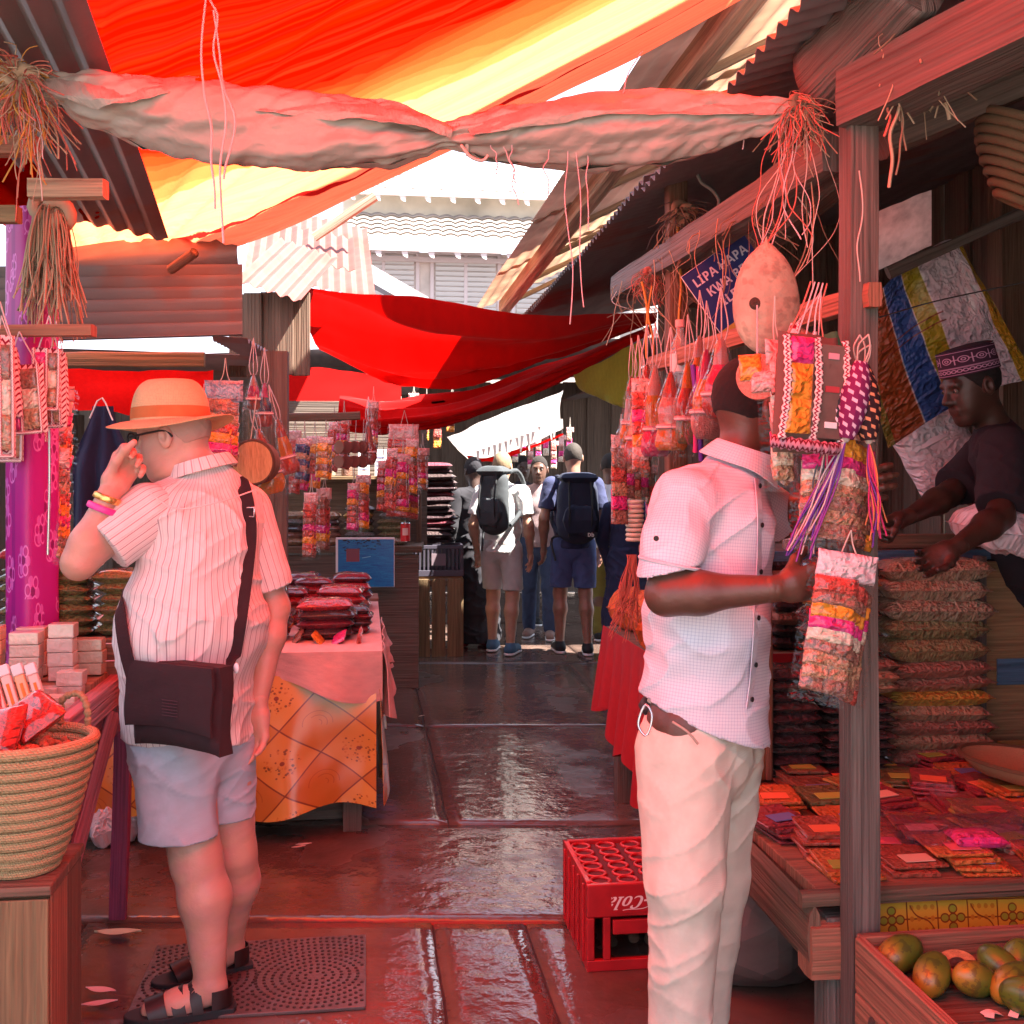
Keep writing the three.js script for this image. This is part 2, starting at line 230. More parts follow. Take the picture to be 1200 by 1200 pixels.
// cast drain cover with raised dots in arcs
{
  const t = thing('drain_cover', 'worn cast drain cover with raised dots in arcs, set in the wet slabs', 'drain cover', A(-0.335, 0.006, 3.33), TH);
  const pm = std(C(0.12, 0.085, 0.08), { roughness: 0.45, map: rep(TX.grime, 1, 1), bumpMap: rep(TX.bump, 2, 2), bumpScale: 0.006 });
  mesh('plate', bx(0.66, 0.012, 0.5, 0.004), pm, t);
  const list = [], dot = new THREE.CylinderGeometry(0.004, 0.007, 0.0035, 6);
  for (let ring = 0; ring < 15; ring++) { const r = 0.03 + ring * 0.024, n = Math.round(r * Math.PI * 2 / 0.02); for (let i = 0; i < n; i++) for (const [cx, cz] of [[-0.17, 0.02], [0.18, 0.04]]) { const a = i / n * 6.2832, x = cx + r * Math.cos(a), z = cz + r * Math.sin(a); if (Math.abs(x) < 0.32 && Math.abs(z) < 0.24 && (cx < 0) === (x < 0.005)) list.push(dot.clone().translate(x, 0.0072, z)); } }
  const d = mesh('raised_dot_pattern', MG(list), pm, t); d.userData.kind = 'stuff';
}
// ---------------------------------------------------------------- red tarps over the alley
{
  const tarpTex = canvasTex(1024, 1024, (c, w, h) => {           // v = 0 at the far hem: pale band with a red seam, then red cloth
    c.fillStyle = 'rgb(238,74,26)'; c.fillRect(0, 0, w, h);
    const r = rng(5);
    for (let i = 0; i < 420; i++) { c.fillStyle = `rgba(${r() < 0.5 ? '255,120,40' : '215,20,8'},${0.05 + 0.08 * r()})`; c.fillRect(0, r() * h, w, 1 + r() * 6); c.fillRect(r() * w, 0, 1 + r() * 4, h); }
    c.fillStyle = 'rgb(250,3,0)'; c.fillRect(0, 0, w, h);
    for (let i = 0; i < 400; i++) { c.fillStyle = `rgba(${r() < 0.5 ? '252,46,6' : '214,2,0'},${0.06 + 0.1 * r()})`; c.fillRect(0, r() * h * 0.8, w, 1 + r() * 5); }
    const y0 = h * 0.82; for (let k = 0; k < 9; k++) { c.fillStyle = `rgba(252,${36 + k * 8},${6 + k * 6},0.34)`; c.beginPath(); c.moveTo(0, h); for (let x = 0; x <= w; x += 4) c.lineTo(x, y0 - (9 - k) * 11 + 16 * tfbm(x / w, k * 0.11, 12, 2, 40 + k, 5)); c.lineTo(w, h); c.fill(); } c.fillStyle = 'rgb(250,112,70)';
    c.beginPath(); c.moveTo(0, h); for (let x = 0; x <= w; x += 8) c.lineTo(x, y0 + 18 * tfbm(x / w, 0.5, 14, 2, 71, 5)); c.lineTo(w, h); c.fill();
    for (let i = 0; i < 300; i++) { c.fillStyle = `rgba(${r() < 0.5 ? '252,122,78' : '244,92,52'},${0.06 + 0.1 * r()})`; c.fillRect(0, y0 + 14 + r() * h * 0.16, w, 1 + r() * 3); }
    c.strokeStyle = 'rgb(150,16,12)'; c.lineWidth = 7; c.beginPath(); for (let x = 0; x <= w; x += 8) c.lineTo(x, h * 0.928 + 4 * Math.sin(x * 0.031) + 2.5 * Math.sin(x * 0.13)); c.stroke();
  });
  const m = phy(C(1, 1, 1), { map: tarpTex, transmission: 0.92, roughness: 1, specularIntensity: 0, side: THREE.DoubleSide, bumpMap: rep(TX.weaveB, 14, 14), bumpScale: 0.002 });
  const FL = P(130, 350, 6.1), FR = P(880, -8, 3.0).lerp(P(130, 350, 6.1), -0.28).setY(2.96), NL = new V3(-2.1, 2.95, -0.05), NR = new V3(2.0, 3.28, -0.05);
  const f = (s, t) => {                                          // t = 0 far hem, 1 near hem
    const q = FL.clone().lerp(FR, s), n = NL.clone().lerp(NR, s); const o = q.lerp(n, t);
    const k = Math.sin(Math.PI * s) * (0.35 + 0.65 * Math.sin(Math.PI * clamp(t, 0, 1)));
    o.y -= 0.17 * k; o.z -= 0.10 * Math.sin(Math.PI * s) * (1 - t);
    const rad = Math.atan2(t * 3.5 + 0.1, s * 3 + 0.05), rd = Math.hypot(t * 3.5, s * 3);                    // creases run out of the tied left corner
    o.y += 0.05 * Math.exp(-rd * 0.55) * (Math.abs(Math.sin(rad * 15 + 0.6 * Math.sin(rad * 41))) - 0.5) + 0.012 * fbm(s * 5, t * 16, 1, 3) + 0.004 * Math.exp(-t * 9) * Math.sin(s * 33 + 3 * fbm(s * 4, 2)) ;
    o.y += 0.022 * (Math.abs(Math.sin((s * 0.5 + t * 3.1) * 14 + 5 * fbm(s * 2.2, t * 2.2, 8))) - 0.5) * sstep(0.05, 0.3, t) * (0.4 + 0.6 * sstep(-0.2, 0.4, vnoise(s * 4, t * 5, 3)));
    return o;
  };
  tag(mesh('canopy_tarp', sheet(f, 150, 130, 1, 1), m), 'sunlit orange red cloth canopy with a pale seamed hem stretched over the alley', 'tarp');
  const v = scene.children.at(-1).geometry.attributes.uv; for (let i = 0; i < v.count; i++) v.setY(i, 1 - (1 - v.getY(i)));
  tarpTex.flipY = true;

  const T = (name, rows, ns, nt, mat, label, cat = 'tarp', thick = 0, wr = 0.02, fold = 0) => { const q = net(rows.map((r) => r.map((a) => P(...a)))), s0 = R() * 9; return tag(mesh(name, sheet((s, t) => { const o = q(s, t), fd = (fold ?? 0) * Math.sin(Math.PI * clamp(s, 0.03, 0.97)) * (0.55 + 0.45 * vnoise(s * 2 + s0, t * 2)); o.y += wr * fbm(s * 7 + s0, t * 4, 2, 3) + fd * (Math.abs(Math.sin(t * 12 + 2.4 * fbm(s * 1.6 + s0, t * 2, 1, 2) * 2 + s * 1.5)) - 0.5); o.z += wr * fbm(s * 9, t * 3 + s0, 7, 2) + 0.8 * fd * Math.sin(t * 13 + s * 3 + 3 * fbm(s * 2, t * 2 + s0, 4, 2)); return o; }, ns, nt, 3, 1.4, thick), mat), label, cat); };
  T('swag_tarp', [[[338, 332, 6.3], [440, 350, 6.4], [540, 368, 6.5], [640, 378, 6.5], [770, 366, 6.2]], [[352, 366, 6.9], [440, 392, 7.0], [545, 408, 7.0], [650, 398, 6.9], [770, 371, 6.5]], [[370, 402, 7.3], [446, 434, 7.5], [545, 440, 7.5], [650, 412, 7.3], [768, 377, 6.7]], [[376, 410, 7.6], [452, 443, 7.8], [545, 447, 7.8], [650, 418, 7.5], [766, 380, 6.9]]], 80, 60, M.redTarp, 'sagging bright red cloth swagged across the alley above the shoppers', 'tarp', 0, 0.02, 0.16);
  T('swag_tarp', [[[398, 462, 7.8], [452, 468, 7.9], [545, 462, 7.9], [650, 424, 7.6], [764, 380, 6.95]], [[396, 484, 7.7], [455, 492, 7.75], [545, 480, 7.7], [650, 440, 7.45], [764, 386, 6.85]], [[388, 506, 7.9], [455, 509, 7.9], [545, 492, 7.9], [650, 452, 7.6], [762, 392, 6.95]]], 70, 30, M.redTarpDeep, 'dark red folded lower hem of cloth hanging under the swagged tarp', 'tarp', 0, 0.02, 0.12);
  T('shade_cloth', [[[334, 428, 8.6], [420, 436, 8.6], [470, 448, 8.6]], [[334, 488, 8.5], [400, 489, 8.5], [470, 486, 8.5]]], 16, 8, M.redTarp, 'flat red cloth panel behind the dark post of the shelf stall');
  T('shade_cloth', [[[50, 432, 5.7], [150, 434, 5.7], [250, 434, 5.7]], [[50, 478, 5.6], [150, 484, 5.6], [250, 476, 5.6]]], 16, 8, M.redTarp, 'bright red cloth strip hung behind the straw hat of the man');
  T('sunlit_awning', [[[524, 512, 9.75], [560, 496, 9.75], [610, 476, 9.75], [660, 458, 9.75]], [[534, 524, 10.2], [570, 514, 10.2], [612, 496, 10.2], [656, 478, 10.2]], [[548, 538, 10.7], [582, 533, 10.7], [622, 520, 10.7], [658, 504, 10.7]]], 26, 16, M.whiteTarp, 'ragged white awning blazing in direct sun beyond the red swag');
  tag(mesh('shade_cloth', sheet((s, t) => { const x = lerp(-0.95, 1.62, s), near = 5.3 - (x + 0.95) * 1.085; return new V3(x, 4.3 + 0.15 * s - 0.06 * Math.sin(Math.PI * s), -lerp(near, Math.max(near + 0.1, 5.3 + 1.1 * sstep(-0.2, 0.7, x)), t)); }, 20, 12, 3, 2.6), M.redTarp), 'high red shade cloth stretched above the right hand roofs', 'tarp');
  T('awning_hem', [[[530, 520, 9.74], [560, 508, 9.74], [610, 488, 9.74], [655, 474, 9.74]], [[546, 538, 10.72], [575, 540, 10.72], [615, 528, 10.72], [660, 512, 10.72]].map((q) => [q[0], q[1] - 4, 9.9]), [[552, 541, 9.95], [580, 541, 9.95], [618, 527, 9.95], [660, 510, 9.95]]].slice(1), 24, 6, M.redTarp, 'orange red hem strip hanging along the sunlit awning');
  for (let k = 0; k < 16; k++) { const x = 560 + k * 6.5, y = 536 - k * 2.2 - (k > 10 ? 4 : 0), o = mesh('awning_fringe', sheet((s, t) => P(x + (s - 0.5) * 4 * (1 - 0.6 * t) + 2 * t * Math.sin(k * 3), y - 8 + t * (14 + 7 * Math.sin(k * 5)), 9.86), 3, 6, 0.03, 0.15, 0.002), M.whiteTarp); tag(o, 'ragged white tatter hanging from the sunlit awning', 'tatter', 'tatters of the sunlit awning'); }
  T('yellow_sack_cloth', [[[672, 440, 6.9], [710, 420, 6.9], [752, 398, 6.9]], [[680, 456, 7.1], [712, 462, 7.1], [750, 455, 7.1]], [[700, 462, 7.2], [720, 476, 7.2], [748, 480, 7.2]]], 14, 12, phy(C(0.55, 0.5, 0.05), { transmission: 0.4, roughness: 1, map: rep(TX.weave, 3, 3), side: THREE.DoubleSide }), 'yellow sack cloth bulging below the right end of the red swag', 'cloth');
}
// ---------------------------------------------------------------- corrugated roofs
// a corrugated sheet: a to b along the eave, up = vector from eave to ridge; ribs run along `up` unless along = true
function corrugated(a, b, up, pitch = 0.076, depth = 0.02, along = false, wob = 0.01) {
  const L = a.distanceTo(b), W = up.length(), n = Math.round((along ? W : L) / pitch), ex = b.clone().sub(a).normalize(), nrm = ex.clone().cross(up).normalize(); if (nrm.y < 0) nrm.negate();
  const s0 = R() * 40, f = (s, t) => { const k = Math.cos((along ? t : s) * n * Math.PI * 2) * depth / 2; return a.clone().lerp(b, s).addScaledVector(up, t).addScaledVector(nrm, k + wob * fbm(s * L * 0.8 + s0, t * W * 0.8, 1, 2)); };
  return sheet(f, along ? 14 : n * 6, along ? n * 6 : 14, L, W, 0.0025);
}
{
  // right stall roof: low dark sheet whose ragged eave runs over the alley
  const roof = (a, b, up, mat, label, pitch, along) => tag(mesh('corrugated_roof', corrugated(a, b, up, pitch ?? 0.076, 0.022, along), mat), label, 'roof');
  const eA = P(975, -38, 2.15), eB = P(622, 374, 7.2), split = (k) => eA.clone().lerp(eB, k);
  roof(split(0), split(0.34), new V3(2.6, 0.62, 0.34), M.corr, 'dark corrugated roof sheet over the spice table stall, joined to the thick beam');
  roof(split(0.33).add(new V3(0, 0.024, 0)), split(0.68).add(new V3(0, 0.03, 0)), new V3(2.6, 0.62, 0.34), M.corr, 'dark corrugated roof sheet above the blue sign and the hanging fibres');
  roof(split(0.67).add(new V3(0, 0.05, 0)), split(1).add(new V3(0, 0.05, 0)), new V3(2.6, 0.6, 0.34), M.corr, 'farthest dark corrugated sheet of the low roof with a jagged red-lit eave');
  // roof behind and above the camera's right shoulder, same stall row
  // upper pale roof with a bargeboard
  const uA = P(800, -5, 3.3), uB = P(556, 366, 8.4), upv = new V3(2.2, 1.0, 0.2);
  const r2 = thing('upper_roof', 'pale ribbed sheet roof with a long beam and cross battens above the low dark eave', 'roof');
  for (let k = 0; k < 4; k++) mesh('ribbed_sheet', corrugated(uA.clone().lerp(uB, k * 0.25 - 0.01).add(new V3(0, 0.012 * (k % 2), 0)), uA.clone().lerp(uB, k * 0.25 + 0.26).add(new V3(0, 0.012 * (k % 2), 0)), upv, 0.1, 0.011, true, 0.01), M.fibreSheet, r2);
  const off = new V3(0, -0.07, 0), at = (k, t) => uA.clone().lerp(uB, k).addScaledVector(upv, t).add(off);
  mesh('bargeboard', timber(at(-0.1, 0.10), at(1, 0.10), 0.075, 0.10, 0.006), M.woodPale, r2);
  for (let k = 0; k < 8; k++) mesh('batten', timber(at(0.02 + k * 0.135, 0.12), at(0.02 + k * 0.135, 0.9), 0.03, 0.035), M.woodPale, r2);
  // left roof: dark sheet seen from below, ribs along the alley
  const lA = P(85, -40, 2.2), lB = P(197, 280, 4.7);
  roof(lA, lB, new V3(-1.5, 0.35, -0.15), M.corr, 'dark purple corrugated roof sheet over the left stall with boards poking out', 0.09, true);
  roof(new V3(-0.78, 2.55, 0.1), lA.clone().add(new V3(0.02, 0.035, -0.1)), new V3(-1.5, 0.35, -0.15), M.corr, 'corrugated roof sheet continuing the left stall towards the street', 0.09, true);
  // awning sheet below it
  const aw = thing('metal_awning', 'hanging corrugated metal awning with four horizontal ribs and a bent dark lip', 'awning');
  mesh('corrugated_sheet', corrugated(P(-90, 318, 4.6), P(284, 314, 5.0), P(284, 396, 4.72).sub(P(284, 314, 5.0)), 0.078, 0.045, true, 0.004), M.corr, aw);
  const lipA = P(50, 296, 4.85), lipB = P(281, 272, 5.1); mesh('bent_lip', sheet((s, t) => { const q = lipA.clone().lerp(lipB, s); q.y += 0.02 * Math.sin(s * 3) - 0.16 * t; q.z += 0.05 * Math.sin(t * 2.6) + 0.01 * fbm(s * 5, t * 3); return q; }, 20, 10, 1.2, 0.3, 0.003), M.corr, aw);
  mesh('stub_pole', tube([P(200, 316, 4.8), P(228, 296, 4.7)], 0.022, 8), M.woodRed, aw);
  // small sunlit sheet
  roof(P(276, 328, 5.9), P(352, 353, 5.9), P(396, 302, 6.7).sub(P(352, 353, 5.9)), M.rustSheet, 'small sunlit corrugated sheet with a wavy edge above the red swag', 0.08, false);
  roof(P(318, 298, 7.0), P(416, 318, 7.0), P(414, 280, 7.5).sub(P(416, 318, 7.0)), M.rustSheet, 'rusty corrugated sheet end behind the small sunlit one', 0.08, false);
  tag(mesh('distant_roof', sheet((s, t) => P(lerp(402, 500, s), lerp(296, 352, s) + t * 22, 12 + 3 * (1 - t)), 10, 3, 4, 1, 0.05), M.corr), 'pale sunlit roof slope in front of the shuttered house', 'roof');
  for (const [a, b, l] of [[P(368, 278, 7.2), P(440, 230, 7.2), 'long pale timber strut under the pale hem of the canopy']]) tag(mesh('roof_strut', timber(a, b, 0.05, 0.06), M.woodPale), l, 'timber');
  roof(A(1.15, 2.7, 6.75), A(1.1, 2.64, 8.85), new V3(3.0, 0.6, 0.0), M.corr, 'dark corrugated sheet beyond the jagged eave on the right');
  // roofs that keep the back of the stalls dark
  roof(P(290, 395, 5.0).setY(2.12), A(-0.48, 2.13, 5.66), new V3(-0.16, 0.01, 0), M.corr, 'narrow dark eave strip beside the dark post');
  roof(P(300, 395, 5.7).setY(2.12), A(-1.35, 2.2, 9.2), new V3(-1.35, 0.06, -0.1), M.corr, 'dark roof sheet over the shelf stall beyond the post');
  roof(A(-3.6, 2.62, 10.75), A(-3.6, 2.62, 14.8), new V3(9.6, 0.35, 0), M.corr, 'dark corrugated roof over the far end of the alley');
  roof(A(-3.6, 2.3, 9.25), A(-3.6, 2.3, 11.3), new V3(4.1, 0.06, 0), M.corr, 'corrugated roof over the corner behind the slatted crate');
  roof(new V3(0.75, 2.72, -0.2), new V3(0.72, 2.72, -2.1), new V3(2.6, 0.6, 0.3), M.corr, 'dark corrugated sheet of the right stall roof towards the street');
  roof(A(2.5, 2.5, 9.45), A(2.5, 2.5, 14.5), new V3(3.2, 0.5, 0.0), M.corr, 'dark roof sheet over the farthest right stall');
}
// ---------------------------------------------------------------- walls that close the stalls
function plankWall(name, a, b, y0, y1, mat, label, w = 0.16) {
  const t = thing(name, label, 'wall'), L = a.distanceTo(b), n = Math.max(1, Math.round(L / w)), dir = b.clone().sub(a).normalize(), ang = Math.atan2(-dir.z, dir.x);
  const geos = [0, 1, 2].map(() => bx(L / n + 0.012, y1 - y0, 0.02, 0.003));
  for (let i = 0; i < n; i++) { const p = mesh('plank', geos[i % 3], mat, t); p.position.copy(a.clone().lerp(b, (i + 0.5) / n)).setY((y0 + y1) / 2 + rr(-0.01, 0.01)); p.rotation.y = ang; p.translateZ((i % 2) * 0.023 + rr(-0.001, 0.001)); }
  return t;
}
plankWall('plank_wall', new V3(2.5, 0, 0.6), A(3.3, 0, 9), 0, 3.4, M.woodDark, 'dark plank back wall of the right hand spice stall');
plankWall('plank_wall', A(-2.0, 0, 6.05), A(-0.98, 0, 6.15), 2.12, 2.12 + 0.03, M.woodDark, 'narrow dark board over the left stall opening', 0.3);
plankWall('plank_wall', new V3(-3.0, 0, 1.6), A(-2.4, 0, 9.3), 0, 2.02, M.woodDark, 'low dark plank back wall of the left stall row');
plankWall('plank_wall', A(-3.0, 0, 14.6), A(4.5, 0, 14.6), 0, 2.75, M.woodDark, 'dark boarded wall closing the far end of the alley');
plankWall('plank_wall', P(270, 560, 6.15), P(362, 560, 6.15), 2.06, 2.52, M.woodBrown, 'short brown boards above the dark post under the rusty sheets', 0.09);
tag(mesh('corrugated_roof', corrugated(P(286, 318, 7.6), P(440, 352, 7.8), P(430, 268, 9.2).sub(P(440, 352, 7.8)), 0.08, 0.022), M.rustSheet), 'rusty red corrugated roof slope behind the swagged cloth', 'roof');
plankWall('plank_wall', A(-3.4, 0, 9.5), A(-1.55, 0, 9.5), 0, 2.28, M.woodDark, 'dark plank end wall behind the shelf stall');
plankWall('plank_wall', new V3(1.3, 0, -0.75), new V3(2.5, 0, -0.75), 0, 2.75, M.woodDark, 'dark plank end wall of the right stall towards the street');
plankWall('plank_wall', A(1.66, 0, 6.3), A(3.7, 0, 6.3), 0, 3.1, M.woodDark, 'dark plank partition behind the vendor');
// ---------------------------------------------------------------- the house in the sun beyond
{
  const h = thing('town_house', 'sunlit pale town house with two tiers of tiled roof and louvred shutters', 'house', P(592, 560, 22).setY(0), TH);
  const wallM = std(C(0.78, 0.70, 0.56), { map: rep(TX.grime, 0.2, 0.2) }), wallW = std(C(0.7, 0.58, 0.52), { map: rep(TX.grime, 0.3, 0.3) }), tile = std(C(0.46, 0.40, 0.37), { map: rep(TX.grime, 0.4, 0.4) }), trim = std(C(0.62, 0.5, 0.48)), shut = std(C(0.66, 0.62, 0.6));
  const W = 6.4; const yAt = (py, d = 22) => 1.5 - (py - 560) / 1300 * d;
  const y1 = yAt(300), y2 = yAt(244), y3 = yAt(220), y4 = yAt(160);
  mesh('lower_wall', bx(W, y1, 0.3, 0.01).translate(0, y1 / 2, 0), wallW, h);
  mesh('upper_wall', bx(W, y3 - y2 + 0.5, 0.3, 0.01).translate(0, (y3 + y2) / 2 - 0.1, -1.0), wallM, h);
  const tiled = (name, yb, yt, zb, zt) => {                       // rows of pantiles: each course a wavy strip, lapped over the one below
    const roof = new THREE.Group(); roof.name = name; h.add(roof); const n = 7;
    for (let k = 0; k < n; k++) { const t0 = k / n, t1 = (k + 1.12) / n; mesh('tile_course', sheet((s, t) => new V3((s - 0.5) * W, lerp(yb, yt, lerp(t0, t1, t)) + 0.045 * Math.abs(Math.sin(s * W * Math.PI / 0.28)) + 0.05 * (1 - t), lerp(zb, zt, lerp(t0, t1, t))), 180, 1, 6.4, 0.3, 0.015), tile, roof); }
    mesh('fascia_board', bx(W, 0.13, 0.04).translate(0, yb - 0.05, zb + 0.03), trim, roof);
    for (let k = 0; k < 13; k++) mesh('scallop', new THREE.CylinderGeometry(0.12, 0.12, 0.02, 10, 1, false, 0, Math.PI).rotateX(Math.PI / 2).rotateZ(Math.PI / 2 * 2).translate(-W / 2 + 0.25 + k * 0.5, yb - 0.115, zb + 0.02), trim, roof);
  };
  tiled('lower_roof', y1, y2, 0.75, -0.85); tiled('upper_roof', y3, y4, -0.45, -2.1);
  for (let k = 0; k < 4; k++) {
    const w = new THREE.Group(); w.name = 'window'; h.add(w); w.position.set(-2.4 + k * 1.6, yAt(345), 0.16);
    mesh('window_frame', MG([bx(0.07, 1.5, 0.06).translate(-0.66, 0, 0), bx(0.07, 1.5, 0.06).translate(0.66, 0, 0), bx(1.39, 0.07, 0.06).translate(0, 0.75, 0), bx(0.07, 1.43, 0.06)]), trim, w);
    for (let s = 0; s < 2; s++) for (let j = 0; j < 14; j++) mesh('shutter_slat', bx(0.56, 0.075, 0.014, 0.002).rotateX(0.6).translate(-0.31 + s * 0.62, -0.65 + j * 0.1, 0.02), shut, w);
  }
  mesh('string_course', bx(W, 0.1, 0.1).translate(0, yAt(309), 0.19), trim, h);
}
// ---------------------------------------------------------------- bodies from distance fields
const bone = (a, b, ra, rb = ra, ax, k = 1) => ({ a, b, ra, rb, ax, k, ab: b.clone().sub(a), L2: Math.max(1e-9, a.distanceToSquared(b)) });
function boneDist(o, x, y, z) {
  const px = x - o.a.x, py = y - o.a.y, pz = z - o.a.z, h = clamp((px * o.ab.x + py * o.ab.y + pz * o.ab.z) / o.L2, 0, 1);
  const qx = px - h * o.ab.x, qy = py - h * o.ab.y, qz = pz - h * o.ab.z; let q = qx * qx + qy * qy + qz * qz;
  if (o.ax) { const l = qx * o.ax.x + qy * o.ax.y + qz * o.ax.z; q += l * l * (1 / (o.k * o.k) - 1); }
  return Math.sqrt(Math.max(q, 0)) - (o.ra + (o.rb - o.ra) * h);
}
const smin = (a, b, k) => { const h = Math.max(k - Math.abs(a - b), 0) / k; return Math.min(a, b) - h * h * k * 0.25; };
const field = (bones, k = 0.04) => (x, y, z) => { let d = 1e3; for (const b of bones) { const e = boneDist(b, x, y, z); d = d > 5 ? e : smin(d, e, k); } return d; };
function boundsOf(bones, pad = 0.03) { const b = new THREE.Box3(); for (const o of bones) { const r = Math.max(o.ra, o.rb) * Math.max(1, o.k) + pad; for (const p of [o.a, o.b]) { b.expandByPoint(p.clone().addScalar(r)); b.expandByPoint(p.clone().addScalar(-r)); } } return b; }
// surface nets on a grid
function netMesh(f, box, cell, uvf) {
  const nx = Math.ceil((box.max.x - box.min.x) / cell) + 2, ny = Math.ceil((box.max.y - box.min.y) / cell) + 2, nz = Math.ceil((box.max.z - box.min.z) / cell) + 2, ox = box.min.x - cell / 2, oy = box.min.y - cell / 2, oz = box.min.z - cell / 2;
  const V = new Float32Array(nx * ny * nz), id = (i, j, k) => (k * ny + j) * nx + i;
  for (let k = 0; k < nz; k++) for (let j = 0; j < ny; j++) for (let i = 0; i < nx; i++) V[id(i, j, k)] = f(ox + i * cell, oy + j * cell, oz + k * cell);
  const vid = new Int32Array(nx * ny * nz).fill(-1), pos = [], idx = [];
  for (let k = 0; k < nz - 1; k++) for (let j = 0; j < ny - 1; j++) for (let i = 0; i < nx - 1; i++) {
    let m = 0, n = 0, sx = 0, sy = 0, sz = 0; const c = [];
    for (let q = 0; q < 8; q++) { const v = V[id(i + (q & 1), j + ((q >> 1) & 1), k + (q >> 2))]; c.push(v); if (v < 0) m |= 1 << q; }
    if (m === 0 || m === 255) continue;
    for (let a = 0; a < 8; a++) for (const w of [1, 2, 4]) { if (a & w) continue; const b = a | w; if ((c[a] < 0) === (c[b] < 0)) continue; const t = c[a] / (c[a] - c[b]); sx += (a & 1) + (w === 1 ? t : 0); sy += ((a >> 1) & 1) + (w === 2 ? t : 0); sz += (a >> 2) + (w === 4 ? t : 0); n++; }
    vid[id(i, j, k)] = pos.length / 3; pos.push(ox + (i + sx / n) * cell, oy + (j + sy / n) * cell, oz + (k + sz / n) * cell);
  }
  const quad = (a, b, c, d, flip) => { if (a < 0 || b < 0 || c < 0 || d < 0) return; flip ? idx.push(a, b, c, a, c, d) : idx.push(a, c, b, a, d, c); };
  for (let k = 1; k < nz - 1; k++) for (let j = 1; j < ny - 1; j++) for (let i = 1; i < nx - 1; i++) {
    const v = V[id(i, j, k)];
    if ((v < 0) !== (V[id(i + 1, j, k)] < 0)) quad(vid[id(i, j - 1, k - 1)], vid[id(i, j, k - 1)], vid[id(i, j, k)], vid[id(i, j - 1, k)], v < 0);
    if ((v < 0) !== (V[id(i, j + 1, k)] < 0)) quad(vid[id(i - 1, j, k - 1)], vid[id(i - 1, j, k)], vid[id(i, j, k)], vid[id(i, j, k - 1)], v < 0);
    if ((v < 0) !== (V[id(i, j, k + 1)] < 0)) quad(vid[id(i - 1, j - 1, k)], vid[id(i, j - 1, k)], vid[id(i, j, k)], vid[id(i - 1, j, k)], v < 0);
  }
  const g = new THREE.BufferGeometry(), N = pos.length / 3, uv = new Float32Array(N * 2), nor = new Float32Array(N * 3), e = cell * 0.5, up = uvf ?? ((x, y, z) => [x + 0.55 * z, y + 0.3 * z]);
  for (let i = 0; i < N; i++) {
    const x = pos[i * 3], y = pos[i * 3 + 1], z = pos[i * 3 + 2], q = up(x, y, z); uv[i * 2] = q[0]; uv[i * 2 + 1] = q[1];
    const gx = f(x + e, y, z) - f(x - e, y, z), gy = f(x, y + e, z) - f(x, y - e, z), gz = f(x, y, z + e) - f(x, y, z - e), l = Math.hypot(gx, gy, gz) || 1; nor[i * 3] = gx / l; nor[i * 3 + 1] = gy / l; nor[i * 3 + 2] = gz / l;
  }
  g.setAttribute('position', new THREE.Float32BufferAttribute(pos, 3)); g.setAttribute('normal', new THREE.BufferAttribute(nor, 3)); g.setAttribute('uv', new THREE.BufferAttribute(uv, 2)); g.setIndex(idx); return g;
}
const ell = (cx, cy, cz, rx, ry, rz) => (x, y, z) => { const a = (x - cx) / rx, b = (y - cy) / ry, c = (z - cz) / rz, k0 = Math.hypot(a, b, c), k1 = Math.hypot(a / rx, b / ry, c / rz); return k0 < 1e-6 ? -Math.min(rx, ry, rz) : k0 * (k0 - 1) / k1; };
// head in its own frame: z to the face, y up, origin between the ears
function headField(o = {}) {
  const w = o.wide ?? 1, cr = ell(0, 0.032, -0.012, 0.076 * w, 0.098, 0.098), fc = ell(0, -0.04, 0.03, 0.06 * w, 0.078, 0.062), ch = ell(0, -0.098, 0.058, 0.026 * w, 0.022, 0.026), jl = o.jowl ? ell(0, -0.085, 0.01, 0.064, 0.045, 0.055) : null;
  const nose = [bone(new V3(0, 0.016, 0.088), new V3(0, -0.022, 0.108), 0.009, 0.0135), bone(new V3(-0.012, -0.028, 0.094), new V3(0.012, -0.028, 0.094), 0.0085)], br = bone(new V3(-0.036, 0.03, 0.078), new V3(0.036, 0.03, 0.078), 0.012), lip = [bone(new V3(-0.02, -0.056, 0.083), new V3(0.02, -0.056, 0.083), 0.0075, 0.0075), bone(new V3(-0.017, -0.067, 0.081), new V3(0.017, -0.067, 0.081), 0.0075)];
  const neck = bone(new V3(0, -0.03, -0.02), o.neck ?? new V3(0, -0.17, -0.045), 0.054 * w, 0.058 * w);
  const ears = [-1, 1].map((s) => ell(s * 0.08 * w, 0.0, -0.012, 0.011, 0.033, 0.021)), dip = [-1, 1].map((s) => ell(s * 0.093 * w, 0.004, -0.008, 0.012, 0.019, 0.011)), socket = [-1, 1].map((s) => ell(s * 0.032, 0.008, 0.098, 0.019, 0.011, 0.016));
  return (x, y, z) => {
    let d = smin(cr(x, y, z), fc(x, y, z), 0.035); d = smin(d, ch(x, y, z), 0.03); if (jl) d = smin(d, jl(x, y, z), 0.03);
    d = smin(d, boneDist(br, x, y, z), 0.018); for (const b of nose) d = smin(d, boneDist(b, x, y, z), 0.014);
    for (const s of socket) d = -smin(-d, s(x, y, z), 0.012);
    for (const b of lip) d = smin(d, boneDist(b, x, y, z), 0.008);
    for (let i = 0; i < 2; i++) { let e = ears[i](x, y, z); e = -smin(-e, dip[i](x, y, z), 0.006); d = smin(d, e, 0.008); }
    return smin(d, boneDist(neck, x, y, z), 0.03);
  };
}
const headBox = new THREE.Box3(new V3(-0.11, -0.21, -0.14), new V3(0.11, 0.15, 0.14));
